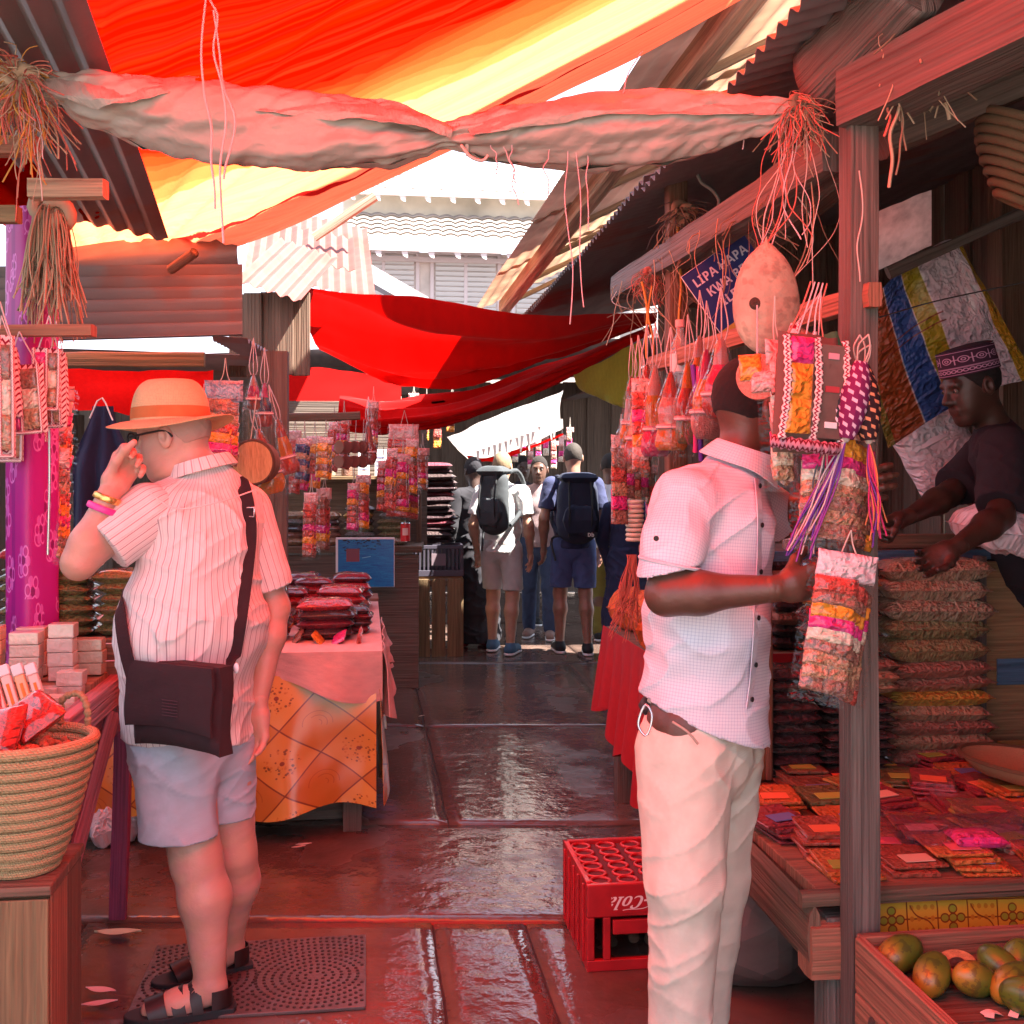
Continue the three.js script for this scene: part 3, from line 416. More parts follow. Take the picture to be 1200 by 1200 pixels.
// hand in its own frame: y to the finger tips, x to the thumb, z out of the palm; curl = [base, middle, tip] angle per finger
function handGeo(curls, thumb = [0.7, 0.3], scale = 1, side = 1, cell = 0.0035) {
  const B = [bone(new V3(0, -0.03, 0), new V3(0, 0.02, 0), 0.025, 0.026, new V3(1, 0, 0), 1.15)], len = [0.072, 0.08, 0.075, 0.06], v = (x, y, z) => new V3(x * side, y, z);
  for (let i = 0; i < 4; i++) { const x = 0.032 - i * 0.0215; B.push(bone(v(x * 0.55, 0.02, 0), v(x, 0.088 - (i === 3 ? 0.012 : i === 0 ? 0.003 : 0), 0), 0.0165, 0.0115)); }
  const F = [];
  for (let i = 0; i < 4; i++) {
    const x = 0.032 - i * 0.0215, root = v(x, 0.086 - (i === 3 ? 0.012 : i === 0 ? 0.003 : 0), 0); let a = 0, p = root, spread = (1.5 - i) * 0.05;
    for (let k = 0; k < 3; k++) { a += curls[i][k]; const l = len[i] * [0.46, 0.3, 0.24][k], q = p.clone().add(v(Math.sin(spread) * l, Math.cos(a) * l, Math.sin(a) * l)); F.push(bone(p, q, 0.0098 - k * 0.001, 0.009 - k * 0.001)); p = q; }
  }
  const t0 = v(0.022, 0.018, 0.008), t1 = v(0.022 + 0.042 * Math.sin(thumb[0]), 0.018 + 0.036 * Math.cos(thumb[0]), 0.012 + 0.03 * thumb[1]), t2 = t1.clone().add(v(0.012 * Math.sin(thumb[0] * 0.6), 0.03, 0.03 * thumb[1])), t3 = t2.clone().add(v(-0.004, 0.022, 0.02 * thumb[1]));
  const T = [bone(t0, t1, 0.015, 0.0115), bone(t1, t2, 0.0115, 0.0105), bone(t2, t3, 0.0105, 0.0085)];
  const fp = field(B, 0.02), fs = [0, 1, 2, 3].map((i) => field(F.slice(i * 3, i * 3 + 3), 0.006)), ft = field(T, 0.008);
  const f = (x, y, z) => { let d = fp(x, y, z); for (const q of fs) { const e = q(x, y, z); d = Math.min(smin(d, e, 0.006), e); } return smin(d, ft(x, y, z), 0.012); };
  const g = netMesh(f, boundsOf([...B, ...F, ...T], 0.008), cell); g.scale(scale, scale, scale); return g;
}
function basisTo(y, x) { y = y.clone().normalize(); const z = x.clone().cross(y).normalize(), xx = y.clone().cross(z); return new THREE.Matrix4().makeBasis(xx, y, z); }
const flatCurl = [[0.25, 0.3, 0.2], [0.3, 0.35, 0.25], [0.35, 0.4, 0.25], [0.4, 0.45, 0.3]], gripCurl = [[0.9, 1.2, 0.8], [1.0, 1.25, 0.8], [1.05, 1.25, 0.8], [1.1, 1.25, 0.8]];
const skinM = (r, g, b, rough = 0.5) => cached(`skin${r},${g},${b}`, () => phy(C(r, g, b), { map: rep(TX.skin, 5, 5), roughness: rough, bumpMap: rep(TX.bump, 9, 9), bumpScale: 0.0009, clearcoat: 0.12, clearcoatRoughness: 0.5 }));
const headMat = (pos, fwd, pitch = 0, roll = 0) => { const yaw = Math.atan2(fwd.x, fwd.z); return new THREE.Matrix4().makeRotationFromEuler(new THREE.Euler(pitch, yaw, roll, 'YXZ')).setPosition(pos); };
// garment: bones minus folds, cut by half spaces {n, p}: kept where (x - p) . n < 0
function garmentField(bones, k, cuts, fold = 0.006, fx = 9, fy = 4) {
  const f = field(bones, k), s = R() * 30;
  return (x, y, z) => { let d = f(x, y, z) ; if (Math.abs(d) < 0.05) d -= fold * (fbm(x * fx + s, y * fy + s, z * fx, 3) * 1.1 + 0.75 * (Math.pow(1 - Math.abs(vnoise(x * 8 + y * 11 + s, y * 6 - x * 3, z * 8)), 4) + Math.pow(1 - Math.abs(vnoise(y * 13 - x * 8, x * 5 + s, z * 9 + y * 4)), 5) - 0.5) * (0.6 + 0.4 * vnoise(x * 4, y * 4 + s, z * 4))); for (const c of cuts) d = Math.max(d, (x - c.p.x) * c.n.x + (y - c.p.y) * c.n.y + (z - c.p.z) * c.n.z); return d; };
}
const cyl = (c, ax, r) => { const z = new V3(0.31, 0.1, 0.95).cross(ax).normalize(), x = ax.clone().cross(z); return (X, Y, Z) => { const q = new V3(X, Y, Z).sub(c); return [Math.atan2(q.dot(x), q.dot(z)) * r, q.dot(ax)]; }; };
// eyes for faces that can be seen
function eyes(parent, hm, s = 0.8) { for (const k of [-1, 1]) { const e = mesh('eye', new THREE.SphereGeometry(0.0105 * s, 10, 8), matte(0.2, 0.16, 0.14, { roughness: 0.3 }), parent); e.position.set(k * 0.032, 0.009, 0.082).applyMatrix4(hm); const i = mesh('iris', new THREE.SphereGeometry(0.006 * s, 8, 6), matte(0.02, 0.012, 0.01, { roughness: 0.15 }), e); i.position.set(0, 0, 0.0072).applyMatrix4(new THREE.Matrix4().extractRotation(hm)); } }
// the whole figure from joints (in the person's own axes)
function figure(root, J, o) {
  const sk = o.skin, w = o.heavy ?? 1, lat = J.shR.clone().sub(J.shL).normalize(), c = o.cell ?? 0.011;
  const mid = (a, b, t = 0.5) => a.clone().lerp(b, t), bones = [
    bone(J.chest, J.belly, 0.105 * w, 0.10 * w, lat, 1.25), bone(J.belly, J.pelvis, 0.10 * w, 0.11 * w, lat, 1.2), bone(J.chest, J.neck, 0.09 * w, 0.05), bone(mid(J.shL, J.shR, 0.12), mid(J.shL, J.shR, 0.88), 0.036, 0.036),
    bone(mid(J.shR, J.elR, 0.12), J.elR, 0.04, 0.041), bone(J.elR, mid(J.elR, J.wrR, 0.3), 0.041, 0.043), bone(mid(J.elR, J.wrR, 0.3), J.wrR, 0.043, 0.028), bone(mid(J.shL, J.elL, 0.12), J.elL, 0.04, 0.041), bone(J.elL, mid(J.elL, J.wrL, 0.3), 0.041, 0.043), bone(mid(J.elL, J.wrL, 0.3), J.wrL, 0.043, 0.028)];
  for (const s of ['R', 'L']) {
    const h = J['hip' + s], k = J['kn' + s], a = J['an' + s], t = J['toe' + s], back = a.clone().sub(t).setY(0).normalize(), cf = mid(k, a, 0.32).addScaledVector(back, 0.012);
    bones.push(bone(h, k, 0.088 * w, 0.058 * w), bone(k, cf, 0.056 * w, 0.06 * w), bone(cf, a, 0.058 * w, 0.036 * w), bone(a.clone().addScaledVector(back, 0.012).setY(a.y - 0.035), mid(a, t, 0.55).setY(t.y + 0.012), 0.036, 0.036), bone(mid(a, t, 0.5).setY(t.y + 0.01), t, 0.036, 0.026));
  }
  const f0 = field(bones, 0.03), gy = 0.004, f = (x, y, z) => Math.max(f0(x, y, z), gy - y);
  const parts = [netMesh(f, boundsOf(bones), c)];
  const hm = headMat(J.head, o.face, o.pitch ?? 0, o.roll ?? 0), inv = hm.clone().invert(); const hs = o.headScale ?? 1;
  const neckLocal = J.neck.clone().applyMatrix4(inv).multiplyScalar(1 / hs);
  const hg = netMesh(headField({ neck: neckLocal, wide: o.wide ?? 1, jowl: o.jowl }), headBox.clone().expandByPoint(neckLocal.clone().addScalar(0.05)).expandByPoint(neckLocal.clone().addScalar(-0.05)), o.headCell ?? 0.0045); hg.scale(hs, hs, hs).applyMatrix4(hm); parts.push(hg);
  for (const s of ['R', 'L']) { const q = o['hand' + s]; if (!q) continue; const g = handGeo(q.curl, q.thumb, q.scale ?? 1, q.side ?? 1, o.handCell ?? 0.0035); const m = basisTo(q.dir, q.thumbDir).setPosition(J['wr' + s].clone().addScaledVector(q.dir.clone().normalize(), 0.02)); g.applyMatrix4(m); parts.push(g); }
  mesh('body', MG(parts), sk, root);
  if (o.hair) {                                                  // cropped hair: a shell on the cranium, open at the face
    const cr = ell(0, 0.032, -0.012, 0.08 * (o.wide ?? 1), 0.103, 0.102), hf = (x, y, z) => Math.max(cr(x, y, z) - 0.002 * fbm(x * 90, y * 90, z * 90, 2), (z * 0.8 - y * 0.62 - 0.012 + (o.hairline ?? 0)), -(y + 0.045 + z * 0.35));
    const g = netMesh(hf, headBox, o.headCell ?? 0.0045); g.scale(hs, hs, hs).applyMatrix4(hm); mesh('hair', g, o.hair, root);
  }
  return { hm, lat };
}
const NEG = (p, n) => ({ p, n });
const DOWN = new V3(0, -1, 0);
const skinPink = skinM(0.56, 0.30, 0.23), skinBrown = skinM(0.105, 0.05, 0.033, 0.42), skinDark = skinM(0.055, 0.028, 0.02, 0.45), skinTan = skinM(0.42, 0.23, 0.15);
let leftMan, rightMan;
// ---- man in the straw hat, seen from behind
{
  const base = P(232, 560, 3.2).setY(0), J0 = (px, py, d) => P(px, py, d).sub(base), g = thing('person', 'person in straw hat, striped shirt and pale shorts raising a hand to the face', 'person', base);
  const J = { neck: J0(240, 556, 3.2), head: J0(203, 514, 3.2), chest: J0(236, 632, 3.2), belly: J0(224, 735, 3.18), pelvis: J0(224, 832, 3.2), shL: J0(172, 600, 3.08), shR: J0(293, 600, 3.31), elL: J0(92, 660, 2.98), wrL: J0(127, 580, 3.0), elR: J0(322, 712, 3.33), wrR: J0(303, 822, 3.28), hipL: J0(205, 868, 3.14), hipR: J0(256, 868, 3.27), knL: J0(230, 1008, 3.12), knR: J0(272, 1000, 3.3), anL: J0(246, 1148, 3.1), anR: J0(268, 1110, 3.36), toeL: J0(176, 1182, 3.06), toeR: J0(222, 1140, 3.3) };
  J.toeL.y = 0.032; J.toeR.y = 0.032; J.anL.y = 0.1; J.anR.y = 0.1;
  const fig = figure(g, J, { skin: skinPink, heavy: 1.18, face: new V3(-1, 0, -0.12), pitch: 0.12, wide: 1.03, jowl: true, cell: 0.01, headCell: 0.004,
    hair: matte(0.42, 0.25, 0.2), hairline: 0.045,
    handL: { curl: [[0.9, 0.9, 0.5], [1.0, 1.1, 0.6], [1.1, 1.2, 0.7], [1.2, 1.2, 0.7]], thumb: [0.3, 0.9], dir: J0(147, 545, 3.05).sub(J.wrL), thumbDir: new V3(0.7, 0.1, -0.7), side: -1, scale: 1.05 },
    handR: { curl: flatCurl, thumb: [0.5, 0.3], dir: new V3(-0.05, -1, 0.02), thumbDir: new V3(-0.8, 0, -0.5), side: 1, scale: 1.05 } });
  // shirt
  const sm = std(C(0.78, 0.71, 0.70), { map: rep(TX.stripes, 3.1, 1), bumpMap: rep(TX.weaveB, 9, 9), bumpScale: 0.0012, roughness: 0.95 }), lat = fig.lat;
  const tb = [bone(J.chest, J.belly, 0.142, 0.168, lat, 1.26), bone(J.belly, J0(220, 850, 3.2), 0.163, 0.156, lat, 1.16), bone(J.chest, J0(240, 566, 3.2), 0.125, 0.074), bone(J.shL.clone().lerp(J.shR, 0.1), J.shL.clone().lerp(J.shR, 0.9), 0.08, 0.08)];
  const hem = J0(222, 868, 3.2), shirtF = garmentField(tb, 0.07, [NEG(hem, new V3(-0.05, -1, 0.1).normalize()), NEG(J0(236, 545, 3.2), new V3(-0.25, 1, 0.1).normalize())], 0.016, 6, 4.5);
  const shirt = mesh('shirt', netMesh(shirtF, boundsOf(tb), 0.008, cyl(J.belly, new V3(0.06, 1, 0).normalize(), 0.17)), sm, g);
  const sleeve = (a, b, r0, r1, cutAt, n) => { const B = [bone(a, b, r0, r1)]; const ax = b.clone().sub(a).normalize(); return mesh('sleeve', netMesh(garmentField(B, 0.02, [NEG(cutAt, n ?? ax)], 0.006, 9, 7), boundsOf(B), 0.007, cyl(a, ax, (r0 + r1) / 2)), sm, shirt); };
  sleeve(J.shL.clone().lerp(J.shR, 0.04), J.elL.clone().lerp(J.shL, -0.1), 0.083, 0.086, J.shL.clone().lerp(J.elL, 0.62), J.elL.clone().sub(J.shL).normalize());
  sleeve(J.shR.clone().lerp(J.shL, 0.05), J.elR, 0.08, 0.074, J.shR.clone().lerp(J.elR, 0.8));
  // collar: a folded band round the neck
  const cc = J0(238, 551, 3.2), up = new V3(-0.28, 1, 0.02).normalize(), e1 = new V3(1, 0.28, 0).normalize(), e2 = up.clone().cross(e1);
  mesh('collar', sheet((s, t) => { const a = s * 6.283, r = 0.079 + (t < 0.5 ? t * 0.008 : 0.006 + (t - 0.5) * 0.03); return cc.clone().addScaledVector(e1, Math.cos(a) * r * 0.98).addScaledVector(e2, Math.sin(a) * r).addScaledVector(up, (t < 0.5 ? t * 0.07 : 0.07 * (1 - t)) - 0.006); }, 40, 8, 0.5, 0.1, 0.003), sm, shirt);
  mesh('yoke_seam', tube([J0(176, 578, 2.99), J0(205, 596, 2.99), J0(250, 590, 3.03), J0(300, 574, 3.16)].map((p) => p), 0.0022, 5), matte(0.7, 0.6, 0.6), shirt);
  // shorts
  const pb = [bone(J.pelvis, J0(220, 872, 3.2), 0.15, 0.145, lat, 1.1), bone(J.hipL, J0(211, 1000, 3.11), 0.115, 0.108), bone(J.hipR, J0(262, 990, 3.29), 0.108, 0.09)];
  mesh('shorts', netMesh(garmentField(pb, 0.03, [NEG(J0(213, 978, 3.12), new V3(0.02, -1, 0))], 0.012, 8, 4), boundsOf(pb), 0.008), cloth(0.46, 0.50, 0.58, 'weave', 5), g);
  // straw hat with band
  const hat = new THREE.Group(); hat.name = 'straw_hat'; g.add(hat); hat.applyMatrix4(headMat(J0(200, 496, 3.2), new V3(-1, 0, -0.12), 0.03, 0.02)); const strawM = std(C(0.62, 0.42, 0.22), { map: rep(TX.straw, 7, 7), bumpMap: rep(TX.straw, 7, 7), bumpScale: 0.002, roughness: 0.8, side: THREE.DoubleSide });
  const hs = (s, t) => { const a = s * 6.2832, ca = Math.cos(a), sa = Math.sin(a); let r, y; if (t < 0.4) { const k = t / 0.4; r = lerp(0.168, 0.103, k); y = -0.014 * Math.cos(a * 2) * (1 - k) - 0.014 * (1 - k) * (1 - k) - 0.012 * sa * (1 - k) + 0.004; } else { const k = (t - 0.4) / 0.6, q = k * 1.5708; r = Math.max(0.0006, 0.103 * (1 - 0.07 * k) * Math.pow(Math.max(0, Math.cos(q)), 0.42)); y = 0.004 + 0.122 * Math.pow(Math.sin(q), 0.85) - 0.014 * sstep(0.8, 1, k); } return new V3(ca * r * 0.9, y, sa * r * 1.08); };
  mesh('straw', sheet(hs, 64, 40, 1, 0.45, 0.003), strawM, hat);
  mesh('hat_band', sheet((s, t) => { const q = hs(s, 0.415 + 0.09 * t); q.x *= 1.025; q.z *= 1.025; return q; }, 48, 3, 1, 0.02, 0.001), cloth(0.5, 0.16, 0.05), hat);
  // glasses
  const gl = new THREE.Group(); gl.name = 'glasses'; g.add(gl); gl.applyMatrix4(fig.hm); for (const s of [-1, 1]) { mesh('temple', tube([[s * 0.07, 0.014, 0.098], [s * 0.084, 0.018, 0.03], [s * 0.088, 0.016, -0.02], [s * 0.087, -0.002, -0.035]], 0.003, 6), M.black, gl); mesh('rim', new THREE.TorusGeometry(0.023, 0.0025, 6, 18).scale(1.15, 0.85, 1).translate(s * 0.036, 0.008, 0.108), M.black, gl); }
  // watch, wristband
  const arm = J.wrL.clone().sub(J.elL).normalize(), ring = (t, r, w, m, n) => { const q = new THREE.LatheGeometry([[r, -w], [r + 0.004, -w * 0.7], [r + 0.004, w * 0.7], [r, w]].map((p) => new THREE.Vector2(...p)), 22); const o = mesh(n, q, m, g); o.position.copy(J.elL.clone().lerp(J.wrL, t)); o.quaternion.setFromUnitVectors(new V3(0, 1, 0), arm); };
  ring(0.95, 0.0335, 0.009, M.brass, 'watch'); ring(0.80, 0.0385, 0.009, matte(0.75, 0.05, 0.35, { roughness: 0.4 }), 'wristband');
  // sandals
  const leather = phy(C(0.03, 0.012, 0.012), { roughness: 0.45, map: rep(TX.grime, 5, 5) });
  for (const s of ['L', 'R']) { const an = J['an' + s], to = J['toe' + s], dir = to.clone().sub(an).setY(0).normalize(), sd = new V3(-dir.z, 0, dir.x), sandal = new THREE.Group(); sandal.name = 'sandal'; g.add(sandal); const ft = (u, v, y) => an.clone().setY(y).addScaledVector(dir, u).addScaledVector(sd, v);
    const sh = new THREE.Shape(); sh.moveTo(-0.062, -0.03); sh.quadraticCurveTo(-0.075, 0, -0.062, 0.03); sh.quadraticCurveTo(0.05, 0.036, 0.12, 0.05); sh.quadraticCurveTo(0.225, 0.04, 0.225, 0.0); sh.quadraticCurveTo(0.22, -0.045, 0.12, -0.046); sh.quadraticCurveTo(0.05, -0.03, -0.062, -0.03);
    const sole = new THREE.ExtrudeGeometry(sh, { depth: 0.018, bevelEnabled: true, bevelSize: 0.004, bevelThickness: 0.004, bevelSegments: 2 }); sole.applyMatrix4(new THREE.Matrix4().makeBasis(dir, sd, dir.clone().cross(sd)).setPosition(an.clone().setY(0.022))); mesh('sole', sole, M.black, sandal);
    const strap = (u0, u1, h) => mesh('strap', sheet((q, t) => { const a = (q - 0.5) * 3.3; return ft(lerp(u0, u1, t) + 0.014 * Math.cos(a), Math.sin(a) * 0.046, 0.024 + Math.max(0, Math.cos(a)) * h * lerp(1, 0.75, t)); }, 16, 3, 0.15, 0.03, 0.003), leather, sandal);
    strap(0.11, 0.16, 0.052); strap(0.06, 0.095, 0.068); strap(0.015, 0.045, 0.09);
    mesh('heel_strap', sheet((q, t) => { const a = (q - 0.5) * 3.4; return ft(-0.012 - 0.05 * Math.cos(a), Math.sin(a) * 0.044, 0.03 + 0.05 * t); }, 16, 3, 0.15, 0.03, 0.003), leather, sandal);
  }
  leftMan = { shirtF, base };
  // ---- satchel on a wide strap
  const bag = thing('satchel', 'dark maroon satchel on a wide strap across the striped shirt', 'bag', P(214, 824, 2.96), -0.5), bm = cloth(0.035, 0.012, 0.016, 'weave', 8), strapM = cloth(0.03, 0.01, 0.014, 'weave', 12);
  const soft = (w, h, d, fold) => { const gg = new THREE.BoxGeometry(w, h, d, 16, 12, 5).toNonIndexed(), p = gg.attributes.position; for (let i = 0; i < p.count; i++) { let x = p.getX(i), y = p.getY(i), z = p.getZ(i); const ux = x / w * 2, uy = y / h * 2, k = (1 - Math.pow(Math.abs(ux), 4)) * (1 - Math.pow(Math.abs(uy), 4)); z *= 0.45 + 0.55 * Math.sqrt(Math.max(0, k)); z += fold * fbm(x * 18, y * 18, z > 0 ? 3 : 8, 3); x += 0.004 * Math.sin(uy * 3); p.setXYZ(i, x, y - 0.006 * (1 - uy) * ux * ux, z); } gg.computeVertexNormals(); creased(gg, 0.9); metreUV(gg, 0); return gg; };
  mesh('pouch', soft(0.31, 0.22, 0.1, 0.008), bm, bag);
  mesh('flap', soft(0.31, 0.165, 0.02, 0.005).translate(0, 0.03, 0.052), bm, bag);
  for (let k = 0; k < 6; k++) mesh('stitched_line', bx(0.055, 0.0025, 0.002, 0.0008).translate(0.02, 0.02 - k * 0.008, 0.066), matte(0.06, 0.02, 0.03), bag);
  const hit = (px, py, off) => { const dir = P(px, py, 1).sub(camera.position).normalize(); let t = 2.3; const q = new V3(); for (let i = 0; i < 200; i++) { q.copy(camera.position).addScaledVector(dir, t).sub(base); const d = shirtF(q.x, q.y, q.z); if (d < off) break; t += Math.max(0.002, (d - off) * 0.6); if (t > 3.9) return null; } return q.add(base); };
  const band = (pts, w, name) => { const q = pts.map(([x, y, o]) => (o ? P(x, y, o) : hit(x, y, 0.012) ?? P(x, y, 3.2))).map((v) => v.sub(bag.position).applyAxisAngle(new V3(0, 1, 0), 0.5)), c = new THREE.CatmullRomCurve3(q); mesh(name, sheet((s, t) => { const p = c.getPoint(s), tg = c.getTangent(s), sd = tg.clone().cross(new V3(0.3, 0, 1)).normalize(); return p.addScaledVector(sd, (t - 0.5) * w); }, 40, 2, 0.8, w, 0.004), strapM, bag); return q; };
  band([[282, 572, 3.3], [285, 568], [289, 585], [293, 620], [290, 660], [285, 700], [280, 735], [274, 770], [270, 790, 2.98]], 0.042, 'strap');
  band([[150, 690, 3.3], [141, 712], [143, 735], [148, 765], [156, 795, 2.98]], 0.036, 'strap');
  mesh('buckle', new THREE.TorusGeometry(0.018, 0.003, 6, 4).rotateZ(0.78).translate(0, 0, 0), M.silver, bag).position.copy(hit(294, 600, 0.02).sub(bag.position).applyAxisAngle(new V3(0, 1, 0), 0.5));
  const tg = mesh('white_tag', new THREE.SphereGeometry(0.011, 10, 8).scale(0.8, 1.3, 0.5), M.white, bag); tg.position.copy(P(277, 783, 2.93).sub(bag.position).applyAxisAngle(new V3(0, 1, 0), 0.5));
}
// ---- man in the pale checked shirt holding up a packet
{
  const base = P(818, 560, 2.62).setY(0), J0 = (px, py, d) => P(px, py, d).sub(base), g = thing('person', 'person in pale checked short sleeved shirt and cream trousers holding up a spice packet', 'person', base);
  const J = { neck: J0(867, 535, 2.66), head: J0(884, 482, 2.68), chest: J0(836, 626, 2.62), belly: J0(828, 725, 2.6), pelvis: J0(818, 835, 2.62), shR: J0(796, 590, 2.47), shL: J0(872, 578, 2.8), elR: J0(781, 697, 2.38), wrR: J0(908, 690, 2.34), elL: J0(918, 610, 2.85), wrL: J0(965, 580, 2.72), hipR: J0(800, 850, 2.54), hipL: J0(838, 850, 2.7), knR: J0(800, 1040, 2.5), knL: J0(834, 1030, 2.72), anR: J0(796, 1270, 2.55), anL: J0(812, 1262, 2.74), toeR: J0(890, 1300, 2.5), toeL: J0(915, 1290, 2.66) };
  J.toeR.y = J.toeL.y = 0.03; J.anR.y = J.anL.y = 0.1;
  const fig = figure(g, J, { skin: skinBrown, heavy: 0.95, face: new V3(0.92, 0, -0.4), pitch: 0.1, cell: 0.01, headCell: 0.004, hair: matte(0.012, 0.01, 0.01, { roughness: 1 }),
    handR: { curl: [[0.5, 0.8, 0.4], [0.7, 0.9, 0.5], [0.85, 1.0, 0.6], [0.95, 1.1, 0.6]], thumb: [0.5, 0.8], dir: J0(950, 682, 2.36).sub(J.wrR), thumbDir: new V3(0.1, 0.9, 0.2), side: 1, scale: 1 },
    handL: { curl: flatCurl, thumb: [0.5, 0.3], dir: new V3(0.8, 0.2, 0.4), thumbDir: new V3(0, 1, 0), side: 1 } });
  const sm = std(C(0.74, 0.72, 0.78), { map: rep(TX.check, 4.2, 4.2), bumpMap: rep(TX.weaveB, 9, 9), bumpScale: 0.001, roughness: 0.95 }), lat = fig.lat, fwd = new V3(0.93, 0, 0.37);
  const tb = [bone(J.chest, J.belly, 0.128, 0.128, lat, 1.22), bone(J.belly, J0(822, 850, 2.62), 0.132, 0.158, lat, 1.12), bone(J.chest, J0(862, 552, 2.66), 0.115, 0.066), bone(J.shL.clone().lerp(J.shR, 0.08), J.shL.clone().lerp(J.shR, 0.9), 0.066, 0.066)];
  const sb = [bone(J.shR.clone().lerp(J.shL, 0.08), J.shR.clone().lerp(J.elR, 0.45), 0.07, 0.068), bone(J.shR.clone().lerp(J.elR, 0.45), J.elR, 0.066, 0.07)], hemS = J.shR.clone().lerp(J.elR, 0.74), hn = new V3(0.22, -1, 0).normalize();
  const torsoF = garmentField(tb, 0.06, [NEG(J0(822, 836, 2.62), new V3(-0.42, -1, -0.1).normalize()), NEG(J0(866, 540, 2.66), new V3(0.2, 1, 0.1).normalize())], 0.016, 5, 5), slF = garmentField(sb, 0.03, [NEG(hemS, hn)], 0.009, 8, 6);
  const shirtF = (x, y, z) => smin(torsoF(x, y, z), slF(x, y, z), 0.035), tu = cyl(J.belly, new V3(0.08, 1, 0).normalize(), 0.15), su = cyl(J.shR, J.elR.clone().sub(J.shR).normalize(), 0.068);
  const shirt = mesh('shirt', netMesh(shirtF, boundsOf([...tb, ...sb]), 0.0075, (x, y, z) => slF(x, y, z) < torsoF(x, y, z) ? su(x, y, z) : tu(x, y, z)), sm, g);
  mesh('button', new THREE.CylinderGeometry(0.006, 0.006, 0.003, 10).rotateX(Math.PI / 2), M.black, shirt).position.copy(J0(769, 631, 2.325));
  mesh('sleeve_cuff', new THREE.TorusGeometry(0.066, 0.0045, 6, 40).rotateX(Math.PI / 2).rotateZ(-0.2), sm, shirt).position.copy(hemS).add(new V3(0, 0.016, 0));
  { const a2 = J.shL.clone().lerp(J.shR, 0.06), B2 = [bone(a2, J.elL, 0.07, 0.066)]; mesh('sleeve', netMesh(garmentField(B2, 0.02, [NEG(a2.clone().lerp(J.elL, 0.95), J.elL.clone().sub(a2).normalize())], 0.004), boundsOf(B2), 0.009, cyl(a2, J.elL.clone().sub(a2).normalize(), 0.07)), sm, shirt); }
  const cc = J0(866, 548, 2.655), up = new V3(0.32, 1, 0.1).normalize(), e1 = new V3(1, -0.32, 0).normalize(), e2 = up.clone().cross(e1);
  mesh('collar', sheet((s, t) => { const a = 0.55 + s * 5.4, r = 0.062 + (t < 0.5 ? t * 0.012 : 0.008 + (t - 0.5) * 0.06), dr = t > 0.5 ? (t - 0.5) * (0.085 + 0.05 * (sstep(0.75, 1, s) + sstep(0.25, 0, s))) : 0; return cc.clone().addScaledVector(e1, Math.cos(a) * r).addScaledVector(e2, Math.sin(a) * r).addScaledVector(up, (t < 0.5 ? t * 0.09 : 0.045 - dr) + 0.004); }, 36, 8, 0.5, 0.1, 0.003), sm, shirt);
  const hit = (px, py, off) => { const dir = P(px, py, 1).sub(camera.position).normalize(); let t = 2.0; const q = new V3(); for (let i = 0; i < 240; i++) { q.copy(camera.position).addScaledVector(dir, t).sub(base); const d = shirtF(q.x, q.y, q.z); if (d < off) return q; t += Math.max(0.002, (d - off) * 0.6); if (t > 3.4) return null; } return q; };
  const plk = [[886, 560], [889, 600], [889, 650], [886, 700], [884, 750], [880, 800], [876, 830]].map(([x, y]) => hit(x, y, 0.003)).filter(Boolean), pc = new THREE.CatmullRomCurve3(plk);
  if (plk.length > 2) { mesh('placket', sheet((s, t) => pc.getPoint(s).addScaledVector(new V3(0.55, 0, -0.83), (t - 0.5) * 0.03).addScaledVector(fwd, 0.003), 40, 2, 0.03, 0.6, 0.002), sm, shirt); for (let k = 0; k < 6; k++) mesh('button', new THREE.CylinderGeometry(0.0058, 0.0058, 0.003, 10).rotateX(Math.PI / 2).rotateY(0.9), M.black, shirt).position.copy(pc.getPoint(0.04 + k * 0.18)).addScaledVector(fwd, 0.008); }
  // trousers
  const tm = cloth(0.78, 0.70, 0.57, 'weave', 5), pb = [bone(J.pelvis, J0(820, 880, 2.62), 0.118, 0.125, lat, 1.06), bone(J0(802, 880, 2.55), J0(802, 1035, 2.5), 0.112, 0.088), bone(J0(802, 1035, 2.5), J0(797, 1300, 2.55), 0.084, 0.06), bone(J0(842, 880, 2.7), J0(838, 1030, 2.72), 0.105, 0.082), bone(J0(838, 1030, 2.72), J0(812, 1290, 2.74), 0.08, 0.058)];
  const tr = mesh('trousers', netMesh(garmentField(pb, 0.02, [NEG(new V3(0, 0.035, 0), DOWN)], 0.010, 11, 3), boundsOf(pb), 0.008), tm, g);
  const back = (px, py, d) => J0(px, py, d);
  mesh('pocket_welt', tube([back(788, 846, 2.44), back(806, 858, 2.42), back(818, 872, 2.42)], 0.003, 5), matte(0.42, 0.33, 0.26), tr);
  mesh('belt', new THREE.TorusGeometry(0.122, 0.014, 6, 36).rotateX(Math.PI / 2).scale(1, 1.1, 1).translate(0, 0, 0), M.black, tr).position.copy(J0(816, 828, 2.62));
  const cb = new THREE.CatmullRomCurve3([J0(757, 826, 2.45), J0(764, 838, 2.44), J0(757, 862, 2.44), J0(748, 850, 2.45)], true); mesh('key_clip', new THREE.TubeGeometry(cb, 24, 0.003, 6, true), M.silver, g);
  for (const s of ['R', 'L']) { const an = J['an' + s], to = J['toe' + s], d = to.clone().sub(an).setY(0).normalize(), B = [bone(an.clone().setY(0.05).addScaledVector(d, -0.02), to.clone().setY(0.045), 0.045, 0.04)]; mesh('shoe', netMesh((x, y, z) => Math.max(field(B, 0.01)(x, y, z), 0.003 - y), boundsOf(B), 0.009), M.black, g); }
  rightMan = { base };
}
